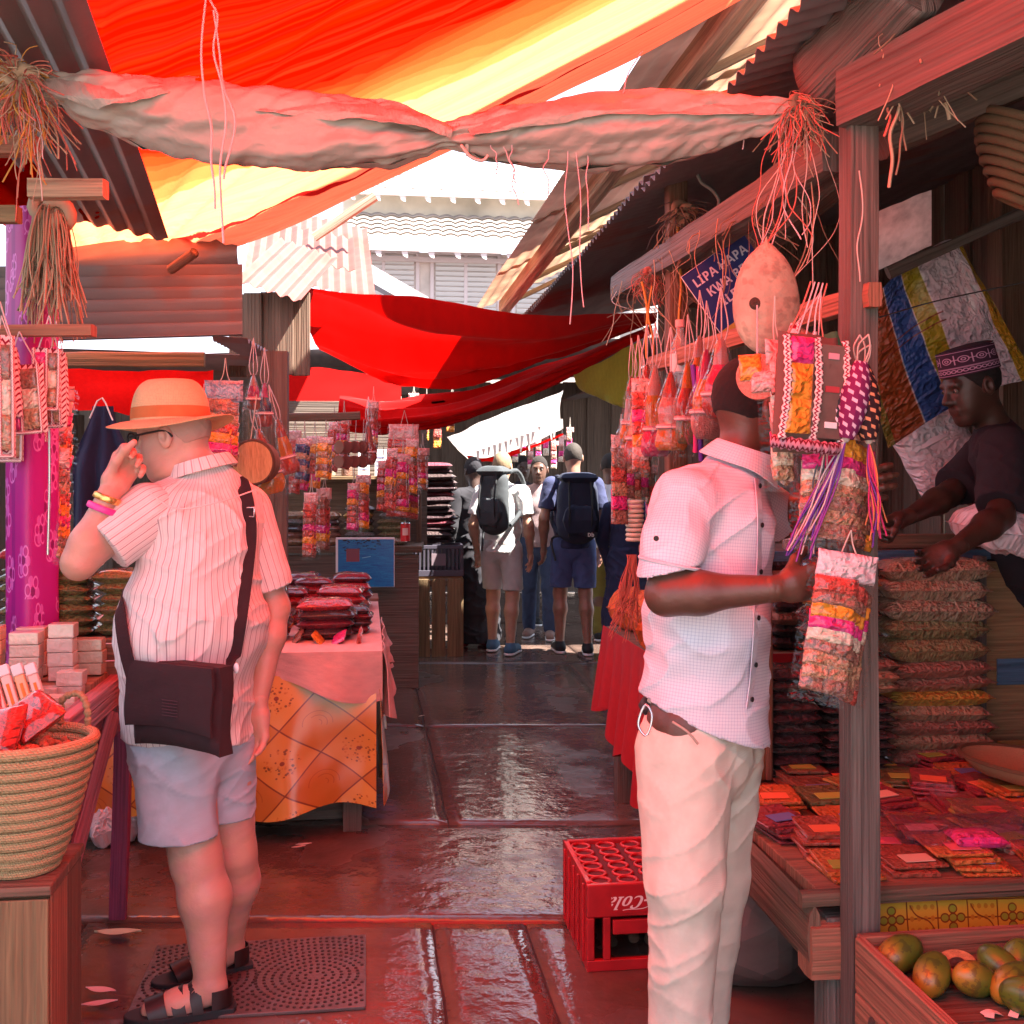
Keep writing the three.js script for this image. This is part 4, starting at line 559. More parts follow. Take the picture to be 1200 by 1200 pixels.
// ---- vendor with an embroidered cap, bending over his goods
{
  const base = P(1215, 560, 3.9).setY(0.25), J0 = (px, py, d) => P(px, py, d).sub(base), g = thing('person', 'person in dark shirt and embroidered round cap bending over the counter', 'person', base);
  const J = { neck: J0(1164, 500, 3.82), head: J0(1138, 455, 3.8), chest: J0(1188, 565, 3.85), belly: J0(1212, 650, 3.88), pelvis: J0(1225, 730, 4.0), shL: J0(1178, 528, 3.66), shR: J0(1160, 528, 4.02), elL: J0(1172, 606, 3.5), wrL: J0(1122, 640, 3.36), elR: J0(1112, 580, 3.86), wrR: J0(1064, 606, 3.7), hipL: J0(1230, 740, 3.98), hipR: J0(1236, 740, 4.16), knL: J0(1226, 850, 3.98), knR: J0(1232, 850, 4.18), anL: J0(1236, 920, 4.0), anR: J0(1240, 920, 4.2), toeL: J0(1195, 930, 3.98), toeR: J0(1200, 930, 4.18) };
  J.anL.y = J.anR.y = 0.1; J.toeL.y = J.toeR.y = 0.03;
  const fig = figure(g, J, { skin: skinDark, face: new V3(-0.95, 0, 0.22), pitch: 0.28, headCell: 0.005, hair: matte(0.01, 0.008, 0.008), cell: 0.012,
    handL: { curl: flatCurl, thumb: [0.5, 0.3], dir: new V3(-0.8, -0.4, 0.2), thumbDir: new V3(-0.4, 0.6, -0.4), side: -1 }, handR: { curl: gripCurl, thumb: [0.5, 0.8], dir: new V3(-0.9, -0.3, 0.2), thumbDir: new V3(0, 0.6, 0.6), side: 1 } });
  eyes(g, fig.hm);
  const dm = cloth(0.018, 0.014, 0.022, 'weave', 6), lat = fig.lat, tb = [bone(J.chest, J.belly, 0.145, 0.145, lat, 1.2), bone(J.belly, J.pelvis, 0.145, 0.15, lat, 1.1), bone(J.chest, J0(1166, 508, 3.83), 0.12, 0.07), bone(J.shL.clone().lerp(J.shR, 0.1), J.shL.clone().lerp(J.shR, 0.9), 0.085, 0.085)];
  const vs = mesh('shirt', netMesh(garmentField(tb, 0.05, [], 0.012, 6, 6), boundsOf(tb), 0.01), dm, g);
  for (const q of ['L', 'R']) { const a = J['sh' + q], b = J['el' + q], B = [bone(a, b, 0.08, 0.078)]; mesh('sleeve', netMesh(garmentField(B, 0.03, [NEG(a.clone().lerp(b, 0.85), b.clone().sub(a).normalize())], 0.007), boundsOf(B), 0.01), dm, vs); }
  const pb = [bone(J.pelvis, J.hipL, 0.15, 0.12), bone(J.hipL, J.anL, 0.11, 0.075), bone(J.hipR, J.anR, 0.11, 0.075)]; mesh('trousers', netMesh(garmentField(pb, 0.02, [NEG(new V3(0, 0.05, 0), DOWN)], 0.008), boundsOf(pb), 0.014), matte(0.05, 0.045, 0.05), g);
  const capT = canvasTex(512, 128, (c, w, h) => { c.fillStyle = '#3a1d34'; c.fillRect(0, 0, w, h); c.strokeStyle = '#b98aa8'; c.lineWidth = 3; c.strokeRect(-4, 8, w + 8, h - 16); c.strokeRect(-4, 84, w + 8, 4); for (let i = 0; i < 10; i++) { const x = 26 + i * 51; c.lineWidth = 4; c.beginPath(); c.arc(x, 46, 15, 0, 7); c.stroke(); c.beginPath(); c.arc(x, 46, 6, 0, 7); c.stroke(); c.beginPath(); c.moveTo(x + 25, 22); c.lineTo(x + 25, 70); c.moveTo(x + 15, 46); c.lineTo(x + 35, 46); c.stroke(); for (let k = 0; k < 3; k++) { c.beginPath(); c.arc(x - 17 + k * 17, 102, 7, 0, 7); c.stroke(); } } });
  const cap = new THREE.Group(); cap.name = 'embroidered_cap'; g.add(cap); cap.applyMatrix4(fig.hm);
  mesh('cap_wall', sheet((s, t) => { const a = s * 6.2832, r = 1.0 - 0.04 * t; return new V3(Math.sin(a) * 0.084 * r, 0.052 + 0.085 * t + 0.006 * Math.cos(a), Math.cos(a) * 0.106 * r - 0.012); }, 40, 4, 1, 1, 0.003), std(C(1, 1, 1), { map: capT, roughness: 0.9 }), cap);
  mesh('cap_top', new THREE.SphereGeometry(0.1, 24, 6, 0, 6.2832, 0, Math.PI / 2).scale(0.81, 0.14, 1.02).translate(0, 0.136, -0.012), cloth(0.045, 0.016, 0.04), cap);
}
// ---------------------------------------------------------------- posts, beams, rails, bundle, strings
const post = (name, label, a, b, w, h, m) => tag(mesh(name, timber(a, b, w, h, 0.008, Math.abs(b.y - a.y) > 0.9 * a.distanceTo(b) ? new V3(0.13, 0, 1) : undefined, 0.006), m), label, 'post');
const G = (p, y) => p.clone().setY(y);
{
  const r1 = P(1006, 560, 2.5); post('wooden_post', 'rough grey wooden post at the corner of the spice table, hung with packets', G(r1, 0), G(r1, 2.36), 0.073, 0.073, M.beamPost);
  const r2 = P(792, 560, 4.0); post('wooden_post', 'reddish wooden post behind the clear water bottle, hung with string', G(r2, 0), G(r2, 2.62), 0.075, 0.075, M.woodBrown);
  const l1 = P(322, 560, 5.3); post('wooden_post', 'dark wooden post beside the shelf stall with bags hung round it', G(l1, 0), G(l1, 2.1), 0.13, 0.12, M.woodDark);
  const r3 = P(1185, 560, 4.75); post('wooden_post', 'dark broad post behind the vendor under the round basket', G(r3, 0), G(r3, 2.9), 0.16, 0.12, M.woodBrown);
  const beam = (name, label, a, b, w, h, m) => tag(mesh(name, timber(a, b, w, h, 0.006, undefined, 0.008), m), label, 'beam');
  beam('roof_beam', 'thick weathered beam end resting on the grey corner post', P(1004, 118, 2.5), P(1330, -40, 1.85), 0.12, 0.13, M.woodGrey);
  tag(mesh('roof_pole', tube([P(960, 92, 2.62), P(1010, 40, 2.45), P(1075, -30, 2.25)], (t) => (a) => 0.075 + 0.012 * Math.sin(a * 2 + 1) + 0.006 * vnoise(t * 8, a * 2), 14, 14), M.woodGrey), 'rounded log lashed over the thick beam under the dark eave', 'beam');
  beam('roof_beam', 'long cobwebbed purlin under the low eave, draped with fibres', P(985, 178, 2.62), P(728, 338, 4.7), 0.09, 0.1, M.woodGrey);
  beam('roof_beam', 'dark rafter over the vendor carrying the striped bag', P(1040, 320, 4.1), P(1230, 235, 4.2), 0.03, 0.045, M.woodGrey);
  beam('roof_beam', 'dark timber crossing behind the blue sign', P(810, 350, 4.3), P(1010, 190, 3.6), 0.08, 0.09, M.woodDark);
  beam('roof_beam', 'dark rafter above the white paper sheet', P(1030, 165, 3.0), P(1230, 80, 3.0), 0.1, 0.1, M.woodDark);
  beam('hanging_rail', 'red painted board rail nailed to the grey corner post', P(1024, 346, 2.44), P(762, 428, 4.05), 0.035, 0.062, M.woodRed);
  // left: boards poking out of the roof
  const stub = (label, x0, x1, y, d, h, m) => tag(mesh('roof_board', timber(P(x0, y, d), P(x1, y, d), 0.05, h, 0.003), m), label, 'board');
  stub('short red-lit board poking out at the top of the left roof', -80, 80, 27, 2.75, 0.030, M.woodRed);
  stub('short split board poking out below the frayed rope knot', 36, 124, 222, 3.1, 0.055, M.woodPale);
  stub('stub of board behind the frayed strings', -60, 45, 172, 3.0, 0.05, M.woodRed);
  stub('rail board from which the woven pouches hang', -120, 110, 388, 3.3, 0.035, M.woodRed);
  stub('second stub of board under the fringe', -60, 22, 252, 3.2, 0.05, M.woodTan);
  beam('ceiling_board', 'pale ceiling board under the metal awning above the red strip', P(70, 421, 5.4), P(240, 421, 5.4), 0.03, 0.075, M.woodTan);
  beam('hanging_rail', 'dark rail under the red panel with hooks', P(335, 490, 6.6), P(422, 488, 6.6), 0.03, 0.05, M.woodBrown);
  // rolled cloth bundle across the alley
  const K = [[42, 104, 2.75, 6], [75, 106, 2.74, 16], [120, 118, 2.72, 30], [200, 136, 2.7, 38], [300, 150, 2.68, 40], [400, 158, 2.66, 38], [470, 163, 2.65, 30], [515, 160, 2.65, 17], [537, 158, 2.65, 11], [560, 159, 2.65, 17], [610, 160, 2.65, 29], [690, 158, 2.64, 36], [770, 150, 2.62, 36], [840, 141, 2.6, 29], [895, 136, 2.58, 18], [940, 128, 2.56, 8]];
  const xs = K.map((k) => (k[0] - 42) / 898), radAt = (t) => { let i = 0; while (i < xs.length - 2 && xs[i + 1] < t) i++; return lerp(K[i][3], K[i + 1][3], sstep(0, 1, clamp((t - xs[i]) / (xs[i + 1] - xs[i]), 0, 1))) * 2.3e-3; };
  const tie = (t) => Math.exp(-Math.pow((t - 0.551) / 0.075, 2)) + Math.exp(-Math.pow(t / 0.08, 2)) + Math.exp(-Math.pow((1 - t) / 0.09, 2));
  const bun = thing('rolled_canvas', 'rolled grey sack cloth tied at its middle and slung across the alley', 'rolled cloth');
  mesh('cloth_roll', tube(K.map((k) => P(k[0], k[1], k[2])), (t) => (a) => { const r = radAt(t); return r * (1 + 0.10 * Math.sin(a * 3 + t * 9) + 0.16 * tie(t) * Math.sin(a * 9 + t * 30 + 2 * vnoise(t * 20, a)) + 0.12 * (Math.pow(1 - Math.abs(vnoise(t * 9 + 3, a * 1.9, 7)), 4) - 0.4) + 0.2 * fbm(t * 11, Math.cos(a) * 1.5, Math.sin(a) * 1.5, 4) - 0.10 * Math.abs(vnoise(t * 26 + a * 0.8, a * 1.1, 4))) + 0.005 * vnoise(t * 70 + a * 3, a * 2); }, 56, 220), M.sack, bun);
  const flap = (p, m) => mesh('loose_flap', sheet((s, t) => { const q = net(p.map((r) => r.map((a) => P(...a))))(s, t); q.y += 0.012 * fbm(s * 8, t * 4, 2, 3); q.z += 0.02 * fbm(s * 5, t * 5, 9, 3); return q; }, 40, 8, 1.2, 0.2, 0.002), m, bun);
  flap([[[52, 92, 2.74], [110, 88, 2.72], [170, 90, 2.72], [232, 90, 2.71]], [[56, 106, 2.66], [110, 108, 2.62], [170, 106, 2.62], [228, 97, 2.66]], [[80, 118, 2.64], [120, 124, 2.61], [175, 116, 2.61], [222, 104, 2.64]]], M.sack);
  flap([[[548, 150, 2.63], [640, 118, 2.63], [740, 106, 2.62], [850, 110, 2.6], [925, 122, 2.57]], [[552, 157, 2.58], [640, 132, 2.55], [740, 122, 2.55], [850, 126, 2.54], [925, 128, 2.54]], [[558, 160, 2.57], [645, 142, 2.545], [740, 134, 2.54], [850, 136, 2.53], [920, 132, 2.53]]], M.sack);
  flap([[[300, 122, 2.66], [400, 116, 2.65], [470, 122, 2.64], [530, 150, 2.64]], [[300, 128, 2.6], [400, 126, 2.58], [470, 134, 2.58], [530, 155, 2.6]], [[320, 134, 2.59], [400, 138, 2.57], [470, 146, 2.57], [526, 158, 2.6]]], M.sack);
  for (const [x, y, d] of [[537, 158, 2.62], [548, 168, 2.6]]) { const r = mesh('tie_cord', new THREE.TorusGeometry(0.026, 0.005, 6, 20).rotateY(Math.PI / 2), M.twine, bun); r.position.copy(P(x, y, 2.65)); }
  mesh('tie_end', tube([P(540, 170, 2.6), P(552, 184, 2.6), P(566, 188, 2.6), P(572, 182, 2.6)], 0.004, 5), M.twine, bun);
}
// loose strings: one wavy tube each
function strand(pts, r, m, name, label, group, wob = 0.006, parent) { const s = R() * 50, c = new THREE.CatmullRomCurve3(pts), n = Math.max(8, pts.length * 4), q = []; for (let i = 0; i <= n; i++) { const p = c.getPoint(i / n), k = Math.sin(Math.PI * i / n) * wob; q.push(p.add(new V3(k * vnoise(i * 0.28 + s, 1), 0, k * vnoise(i * 0.25, s)))); } const g = tube(q, r, 4, n * 2); return parent ? mesh(name, g, m, parent) : tag(mesh(name, g, m), label, 'string', group); }
{
  const drop = (x0, y0, x1, y1, d, m, label, r = 0.0014, wob = 0.008) => strand([P(x0, y0, d), P(lerp(x0, x1, 0.35) + rr(-5, 5), lerp(y0, y1, 0.33), d), P(lerp(x0, x1, 0.7) + rr(-5, 5), lerp(y0, y1, 0.66), d), P(x1, y1, d)], r, m, 'hanging_string', label, 'strings hanging from the rolled cloth and eaves', wob);
  // pale nylon loops from the canopy
  for (const pts of [[[242, -10], [236, 60], [238, 110], [247, 150], [249, 190], [252, 245]], [[244, -5], [252, 15], [255, 70], [262, 130], [258, 200], [262, 285]], [[250, 12], [256, 60], [262, 110], [273, 140], [268, 180], [262, 210]]]) strand(pts.map(([x, y]) => P(x, y, 2.5)), 0.0026, M.nylon, 'nylon_cord', 'looped pale nylon cord dangling in front of the rolled cloth', 'pale nylon cords', 0.01);
  for (const [x, y, x1, y1] of [[665, 160, 668, 380], [685, 165, 690, 270], [575, 170, 582, 205], [590, 172, 608, 240], [600, 168, 604, 215], [645, 172, 642, 230], [674, 168, 684, 360], [753, 60, 730, 110], [868, 150, 870, 175]]) drop(x, y, x1, y1, 2.6, M.nylon, 'thin pale string hanging below the rolled cloth');
  // bunch of strings down to the gourd
  for (let i = 0; i < 14; i++) { const x = 905 + i * 2.6, e = 880 + i * 5.2; strand([P(x + 4, 132, 2.56), P(x + rr(-12, 12), 180, 2.54), P(lerp(x, e, 0.6) + rr(-14, 14), 240, 2.53), P(i < 8 ? 893 + rr(-6, 8) : e + rr(-5, 25), i < 8 ? 296 : rr(270, 340), 2.52)], rr(0.0009, 0.0018), pick([M.twine, M.ropeRed, M.nylon]), 'gourd_string', 'frayed string of the bunch that carries the flat gourd', 'bunch of strings above the gourd', 0.015); }
  // fibres under the purlin
  for (let i = 0; i < 60; i++) { const t = Math.pow(i / 60, 0.8), a = P(985, 178, 2.6).lerp(P(728, 338, 4.65), t), L = rr(0.05, 0.34); a.x += rr(-0.05, 0.03); strand([a, a.clone().add(new V3(rr(-0.06, 0.06), -L * 0.5, rr(0, 0.08))), a.clone().add(new V3(rr(-0.1, 0.1), -L, rr(0, 0.1)))], rr(0.0007, 0.0022), pick([M.fibre, M.fibre, M.fibre, M.twine, M.rope]), 'fibre_strand', 'dusty fibre strand dangling from the purlin under the low eave', 'fibres under the right eave', 0.015); }
  const tuft = (name, label, c, n, len, spread, ms, r0 = 0.0022, grav = 0.5) => { const t = thing(name, label, 'rope', c); const list = ms.map(() => []); for (let i = 0; i < n; i++) { const d = new V3(rr(-1, 1), rr(-1, 0.7), rr(-1, 1)).normalize(), L = len * rr(0.4, 1); list[i % ms.length].push(tube([new V3(), d.clone().multiplyScalar(L * 0.4 * spread), d.clone().multiplyScalar(L * 0.75 * spread).add(new V3(rr(-0.02, 0.02), -L * grav * 0.5, 0)), d.clone().multiplyScalar(L * spread).add(new V3(rr(-0.03, 0.03), -L * grav, rr(-0.02, 0.02)))], r0 * rr(0.5, 1.3), 4, 8)); } list.forEach((l, i) => { const o = mesh('frayed_fibre', MG(l), ms[i], t); o.userData.kind = 'stuff'; }); mesh('knot', new THREE.TorusKnotGeometry(len * 0.13, len * 0.07, 40, 6, 2, 3), ms[0], t); return t; };
  tuft('frayed_rope', 'frayed orange sacking knot tying the rolled cloth to the left roof', P(22, 95, 2.72), 220, 0.22, 0.8, [M.rope, M.ropeRed, M.ropeOrange], 0.002, 0.4);
  tuft('frayed_rope', 'frayed hemp knot tying the rolled cloth to the corner post', P(938, 126, 2.55), 130, 0.14, 0.7, [M.fibre, M.rope, M.ropeRed], 0.0014, 0.5);
  tuft('frayed_rope', 'shaggy hemp binding draped over the top of the purple post', P(60, 250, 3.4), 240, 0.3, 0.35, [M.rope, M.fibre, M.rope], 0.0026, 1.1);
  tuft('frayed_rope', 'tangle of red netting hanging from the purlin', P(762, 322, 4.1), 130, 0.13, 0.6, [M.ropeRed, M.fibre], 0.0013, 0.5);
  tuft('frayed_rope', 'grey dusty rope tangle lashed under the eave', P(800, 250, 3.9), 110, 0.2, 0.7, [M.fibre, M.woodGrey], 0.0018, 0.4);
  tuft('frayed_rope', 'dusty rope tangle on the log under the corner roof', P(1068, 55, 2.35), 60, 0.16, 0.8, [M.fibre, M.rope], 0.002, 0.6);
  for (let i = 0; i < 18; i++) { const x = rr(-5, 62); drop(x, 110, x + rr(-25, 18), rr(150, 260), 2.72, pick([M.twine, M.ropeRed, M.nylon, M.rope]), 'loose string hanging from the frayed orange knot', rr(0.0009, 0.0018)); }
  for (const [x0, y0, x1, y1, m, r] of [[1050, 60, 1042, 220, M.rope, 0.004], [1062, 80, 1050, 205, M.fibre, 0.0025], [1094, 30, 1113, 140, M.rope, 0.005], [1100, 60, 1090, 130, M.fibre, 0.003], [1045, 110, 1036, 160, M.ropeRed, 0.003]]) drop(x0, y0, x1, y1, 2.35, m, 'brown rope end hanging from the thick corner beam', r, 0.012);
  drop(1007, 200, 1008, 330, 2.43, M.twine, 'pale cord running down the grey corner post', 0.002, 0.003); drop(794, 245, 795, 385, 3.93, M.ropeOrange, 'orange cord holding the clear water bottle', 0.005, 0.01);
  drop(752, 330, 758, 420, 4.0, M.ropeOrange, 'orange string loop hanging under the red netting', 0.005); drop(764, 335, 762, 445, 4.0, M.ropeOrange, 'long orange string under the red netting', 0.004);
  drop(818, 205, 842, 245, 3.6, M.ropeGreen, 'green cord knotted round the purlin', 0.006);
}
// ---------------------------------------------------------------- goods
function pillow(w, t, d, seed = 1, nu = 14, nv = 10, wr = 1) {     // a filled bag lying flat: w x t x d, crimped ends
  const pos = [], uv = [], idx = [], N = (nu + 1) * (nv + 1);
  for (let side = 0; side < 2; side++) for (let j = 0; j <= nv; j++) for (let i = 0; i <= nu; i++) {
    const u = i / nu * 2 - 1, v = j / nv * 2 - 1, k = Math.pow(Math.max(0, 1 - Math.pow(Math.abs(u), 4)), 0.55) * Math.pow(Math.max(0, 1 - Math.pow(Math.abs(v), 4)), 0.5), n = fbm(u * 2.5 + seed * 7.3, v * 2.5 + seed * 3.1, side * 5, 3);
    const sx = 1 - 0.03 * (1 + vnoise(v * 3, seed)), sg = side ? -1 : 1;
    pos.push(u * w / 2 * sx, sg * t / 2 * k * (1 + 0.22 * wr * n) + 0.0015 * sg, v * d / 2 * (1 - 0.03 * (1 + vnoise(u * 3, seed + 4)))); uv.push(u * w / 2 + seed * 0.37, v * d / 2 + seed * 0.21 + (side ? 0 : t * 0.3 * (1 - k)));
  }
  for (let side = 0; side < 2; side++) for (let j = 0; j < nv; j++) for (let i = 0; i < nu; i++) { const a = side * N + j * (nu + 1) + i, b = a + 1, c = a + nu + 1, e = c + 1; side ? idx.push(a, b, c, b, e, c) : idx.push(a, c, b, b, c, e); }
  const rim = (a, b) => idx.push(a, b, a + N, b, b + N, a + N);
  for (let i = 0; i < nu; i++) { rim(i, i + 1); rim(nv * (nu + 1) + i + 1, nv * (nu + 1) + i); } for (let j = 0; j < nv; j++) { rim((j + 1) * (nu + 1), j * (nu + 1)); rim(j * (nu + 1) + nu, (j + 1) * (nu + 1) + nu); }
  const g = new THREE.BufferGeometry(); g.setAttribute('position', new THREE.Float32BufferAttribute(pos, 3)); g.setAttribute('uv', new THREE.Float32BufferAttribute(uv, 2)); g.setIndex(idx); g.computeVertexNormals(); return g;
}
const pilCache = new Map();
const pil = (w, t, d, v = 0) => { const k = [w, t, d].map((x) => Math.round(x * 200)).join() + '|' + v; if (!pilCache.has(k)) pilCache.set(k, pillow(w, t, d, 1 + v * 3.7 + w * 10)); return pilCache.get(k); };
// the same bag hung upright: w wide, h high, t thick, its flat side to z
const fpil = (w, h, t, v = 0) => { const k = 'f' + [w, h, t].map((x) => Math.round(x * 250)).join() + '|' + v; if (!pilCache.has(k)) pilCache.set(k, pillow(w, t, h, 1 + v * 3.7 + w * 10, 12, 8, 1.3).rotateX(Math.PI / 2)); return pilCache.get(k); };
const ordTop = (i, n) => i === n - 1 ? 'topmost' : i === 0 ? 'lowest' : ['second', 'third', 'fourth', 'fifth', 'sixth', 'seventh', 'eighth', 'ninth', 'tenth', 'eleventh', 'twelfth', 'thirteenth', 'fourteenth'][i - 1] + ' up';
// a stack of bags, each one a thing; mats is a list cycled from the bottom
function bagStack(o) {
  const { at, turn = TH, n, w, t, d, mats, what, where, group, cat = 'bag', name = 'spice_bag', jit = 0.012, sink = 0.82 } = o;
  for (let i = 0; i < n; i++) {
    const m = mats[i % mats.length], b = mesh(name, pil(w * (0.97 + 0.03 * (i % 3)), t, d, (i * 7 + Math.round(w * 100)) % 5), m.m ?? m); b.position.set(at.x + rr(-jit, jit), at.y + t * 0.5 + i * t * sink, at.z + rr(-jit, jit)); b.rotation.set(rr(-0.02, 0.02), turn + rr(-0.07, 0.07), rr(-0.03, 0.03));
    tag(b, `${m.c ? m.c + ' ' : ''}${what}, ${ordTop(i, n)} in ${where}`, cat, group);
  }
}
const spice = { green: { m: bagM(0.20, 0.16, 0.05), c: 'green and orange' }, dark: { m: bagM(0.045, 0.014, 0.02), c: 'dark' }, clove: { m: bagM(0.06, 0.03, 0.03), c: 'dark brown' }, olive: { m: bagM(0.22, 0.19, 0.09), c: 'olive' }, pale: { m: bagM(0.34, 0.28, 0.2), c: 'pale' }, red: { m: bagM(0.42, 0.02, 0.03, 'powder'), c: 'red' }, deep: { m: bagM(0.16, 0.01, 0.025, 'powder'), c: 'deep red' }, brown: { m: bagM(0.30, 0.13, 0.09, 'powder'), c: 'brown' }, yellow: { m: bagM(0.45, 0.25, 0.03, 'powder'), c: 'mustard yellow' }, tan: { m: bagM(0.36, 0.22, 0.13, 'powder'), c: 'tan' }, orange: { m: bagM(0.62, 0.2, 0.04, 'powder'), c: 'orange' }, grey: { m: bagM(0.2, 0.2, 0.2), c: 'grey' } };
const sachetM = { or: bagM(0.85, 0.30, 0.02, 'powder', 9), mg: bagM(0.75, 0.03, 0.22, 'powder', 9), cr: bagM(0.75, 0.6, 0.45, 'powder', 9), tn: bagM(0.5, 0.28, 0.17, 'grains', 9), br: bagM(0.34, 0.16, 0.12, 'grains', 9), rd: bagM(0.55, 0.08, 0.06, 'grains', 9), pk: bagM(0.8, 0.42, 0.38, 'powder', 9), gr: bagM(0.3, 0.28, 0.1, 'grains', 9), nv: bagM(0.03, 0.03, 0.1, 'powder', 9) };
// hanging clear bag with rows of small spice sachets; origin at the bottom centre
function spiceBundle(label, pos, turn, w, h, cols, o = {}) {
  const t = thing('spice_bundle', label, 'spice packet', pos, turn, o.group); t.rotation.z = o.tilt ?? 0; const n = cols.length, top = o.header ?? 0.18, rh = h * (1 - top) / n, near = w * 0.62;
  cols.forEach((c, i) => {
    const y = rh * (n - 1 - i) + rh * 0.5, wd = 1 + 0.16 * (i / n);
    const a = mesh('sachet', fpil(near * wd, rh * 1.55, 0.02, i % 5), sachetM[c], t); a.position.set(-w * 0.17, y, 0.03 + 0.012 * (i / n)); a.rotation.set(-0.25 + rr(-0.1, 0.1), rr(-0.06, 0.06), -0.05 + rr(-0.05, 0.05));
    for (let k = 0; k < (o.fan ?? 3); k++) { const b = mesh('sachet', fpil(near * 0.5, rh * 1.5, 0.018, (i + k) % 5), sachetM[cols[(i + (k > 1 ? 1 : 0)) % n]], t); b.position.set(w * (0.16 + 0.105 * k), y - 0.006 * k - 0.01, 0.015 - k * 0.016); b.rotation.set(-0.2, 0.5 + rr(-0.1, 0.1), -0.12 + rr(-0.08, 0.08)); }
  });
  mesh('printed_header', fpil(w * 0.86, h * top * 1.1, 0.016, 3), o.headM ?? sachetM.pk, t).position.set(-w * 0.02, h * (1 - top * 0.5), 0.012);
  if (o.film !== false) { const q = (s, v) => { const u = s * 2 - 1, ww = w * (0.5 + 0.06 * (1 - v)); return new V3(u * ww + 0.004 * vnoise(v * 9, s * 5), -0.03 + v * (h + 0.02), 0.065 - 0.05 * u * u - 0.03 * v + 0.009 * fbm(s * 5, v * 8, pos.x, 3)); }; mesh('clear_bag', sheet(q, 18, 24, w, h), M.film, t); }
  for (const k of [-1, 1]) mesh('hang_cord', tube([new V3(k * w * 0.12, h * 0.98, 0.01), new V3(k * w * 0.05, h * 1.08, 0), new V3(0, h + (o.cord ?? 0.1), 0)], 0.002, 4), M.twine, t);
  return t;
}
// tear-shaped clear bag of spices on cords: bands of colour from the top
function coneBag(label, pos, turn, h, r, cols, o = {}) {
  const t = thing('cone_bag', label, 'spice bag', pos, turn, o.group), n = cols.length, prof = (v) => r * (0.10 + 1.0 * Math.pow(1 - v, 0.8)) * (v < 0.14 ? 0.7 + 0.3 * Math.sqrt(v / 0.14) : 1) * (1 + 0.12 * Math.sin(v * 9 + pos.x * 30));
  cols.forEach((c, i) => { const v0 = 1 - (i + 1) / n, v1 = 1 - i / n, pts = []; for (let k = 0; k <= 6; k++) { const v = lerp(v0, v1, k / 6); pts.push(new THREE.Vector2(prof(v) * (0.9 + 0.12 * Math.sin(Math.PI * k / 6)), v * h)); } if (!i) pts.push(new THREE.Vector2(0.001, h)); if (i === n - 1) pts.unshift(new THREE.Vector2(0.001, 0)); const g = new THREE.LatheGeometry(pts, 14); g.scale(1, 1, 0.55); const p = g.attributes.position; for (let k = 0; k < p.count; k++) { const x = p.getX(k), y = p.getY(k), z = p.getZ(k), f = 1 + 0.12 * fbm(x * 30 + pos.x * 9, y * 22, z * 30, 2); p.setXYZ(k, x * f, y, z * f); } g.computeVertexNormals(); mesh('filling', g, sachetM[c], t); });
  { const q = (u, v) => { const a = u * 6.2832, rr0 = prof(v) * (1.1 + 0.1 * fbm(u * 6 + pos.x * 5, v * 6, pos.y, 2)) + 0.006; return new V3(Math.cos(a) * rr0 * (1 + 0.25 * (1 - v)), v * h * 1.06 - 0.02, Math.sin(a) * rr0 * 0.6); }; mesh('clear_bag', sheet(q, 20, 12, r * 6, h), M.film, t); }
  { const v = 0.3, e = new THREE.TorusGeometry(prof(v) * 1.0, 0.006, 6, 30).rotateX(Math.PI / 2).scale(1, 1.4, 0.6); mesh('woven_band', e, o.edge ?? M.braid, t).position.y = v * h; }
  for (let k = 0; k < (o.cords ?? 3); k++) mesh('hang_cord', tube([new V3((k - 1) * 0.01, h * 0.97, 0), new V3((k - 1) * 0.018, h * 1.12, 0.01), new V3(0, h + (o.cord ?? 0.12), 0)], 0.002, 4), M.nylon, t);
  return t;
}
TX.braid = canvasTex(128, 128, (c, w, h) => { c.fillStyle = '#e8d0cc'; c.fillRect(0, 0, w, h); c.fillStyle = '#7d1030'; for (let j = 0; j < 4; j++) for (let i = 0; i < 4; i++) { const x = i * 32, y = j * 32; c.beginPath(); c.moveTo(x, y + 16); c.lineTo(x + 16, y); c.lineTo(x + 16, y + 12); c.lineTo(x, y + 28); c.fill(); c.beginPath(); c.moveTo(x + 16, y); c.lineTo(x + 32, y + 16); c.lineTo(x + 32, y + 28); c.lineTo(x + 16, y + 12); c.fill(); } });
M.braid = std(C(1, 1, 1), { map: rep(TX.braid, 30, 1), roughness: 0.9 });
M.braidFlat = std(C(1, 1, 1), { map: rep(TX.braid, 14, 14), roughness: 0.9 });
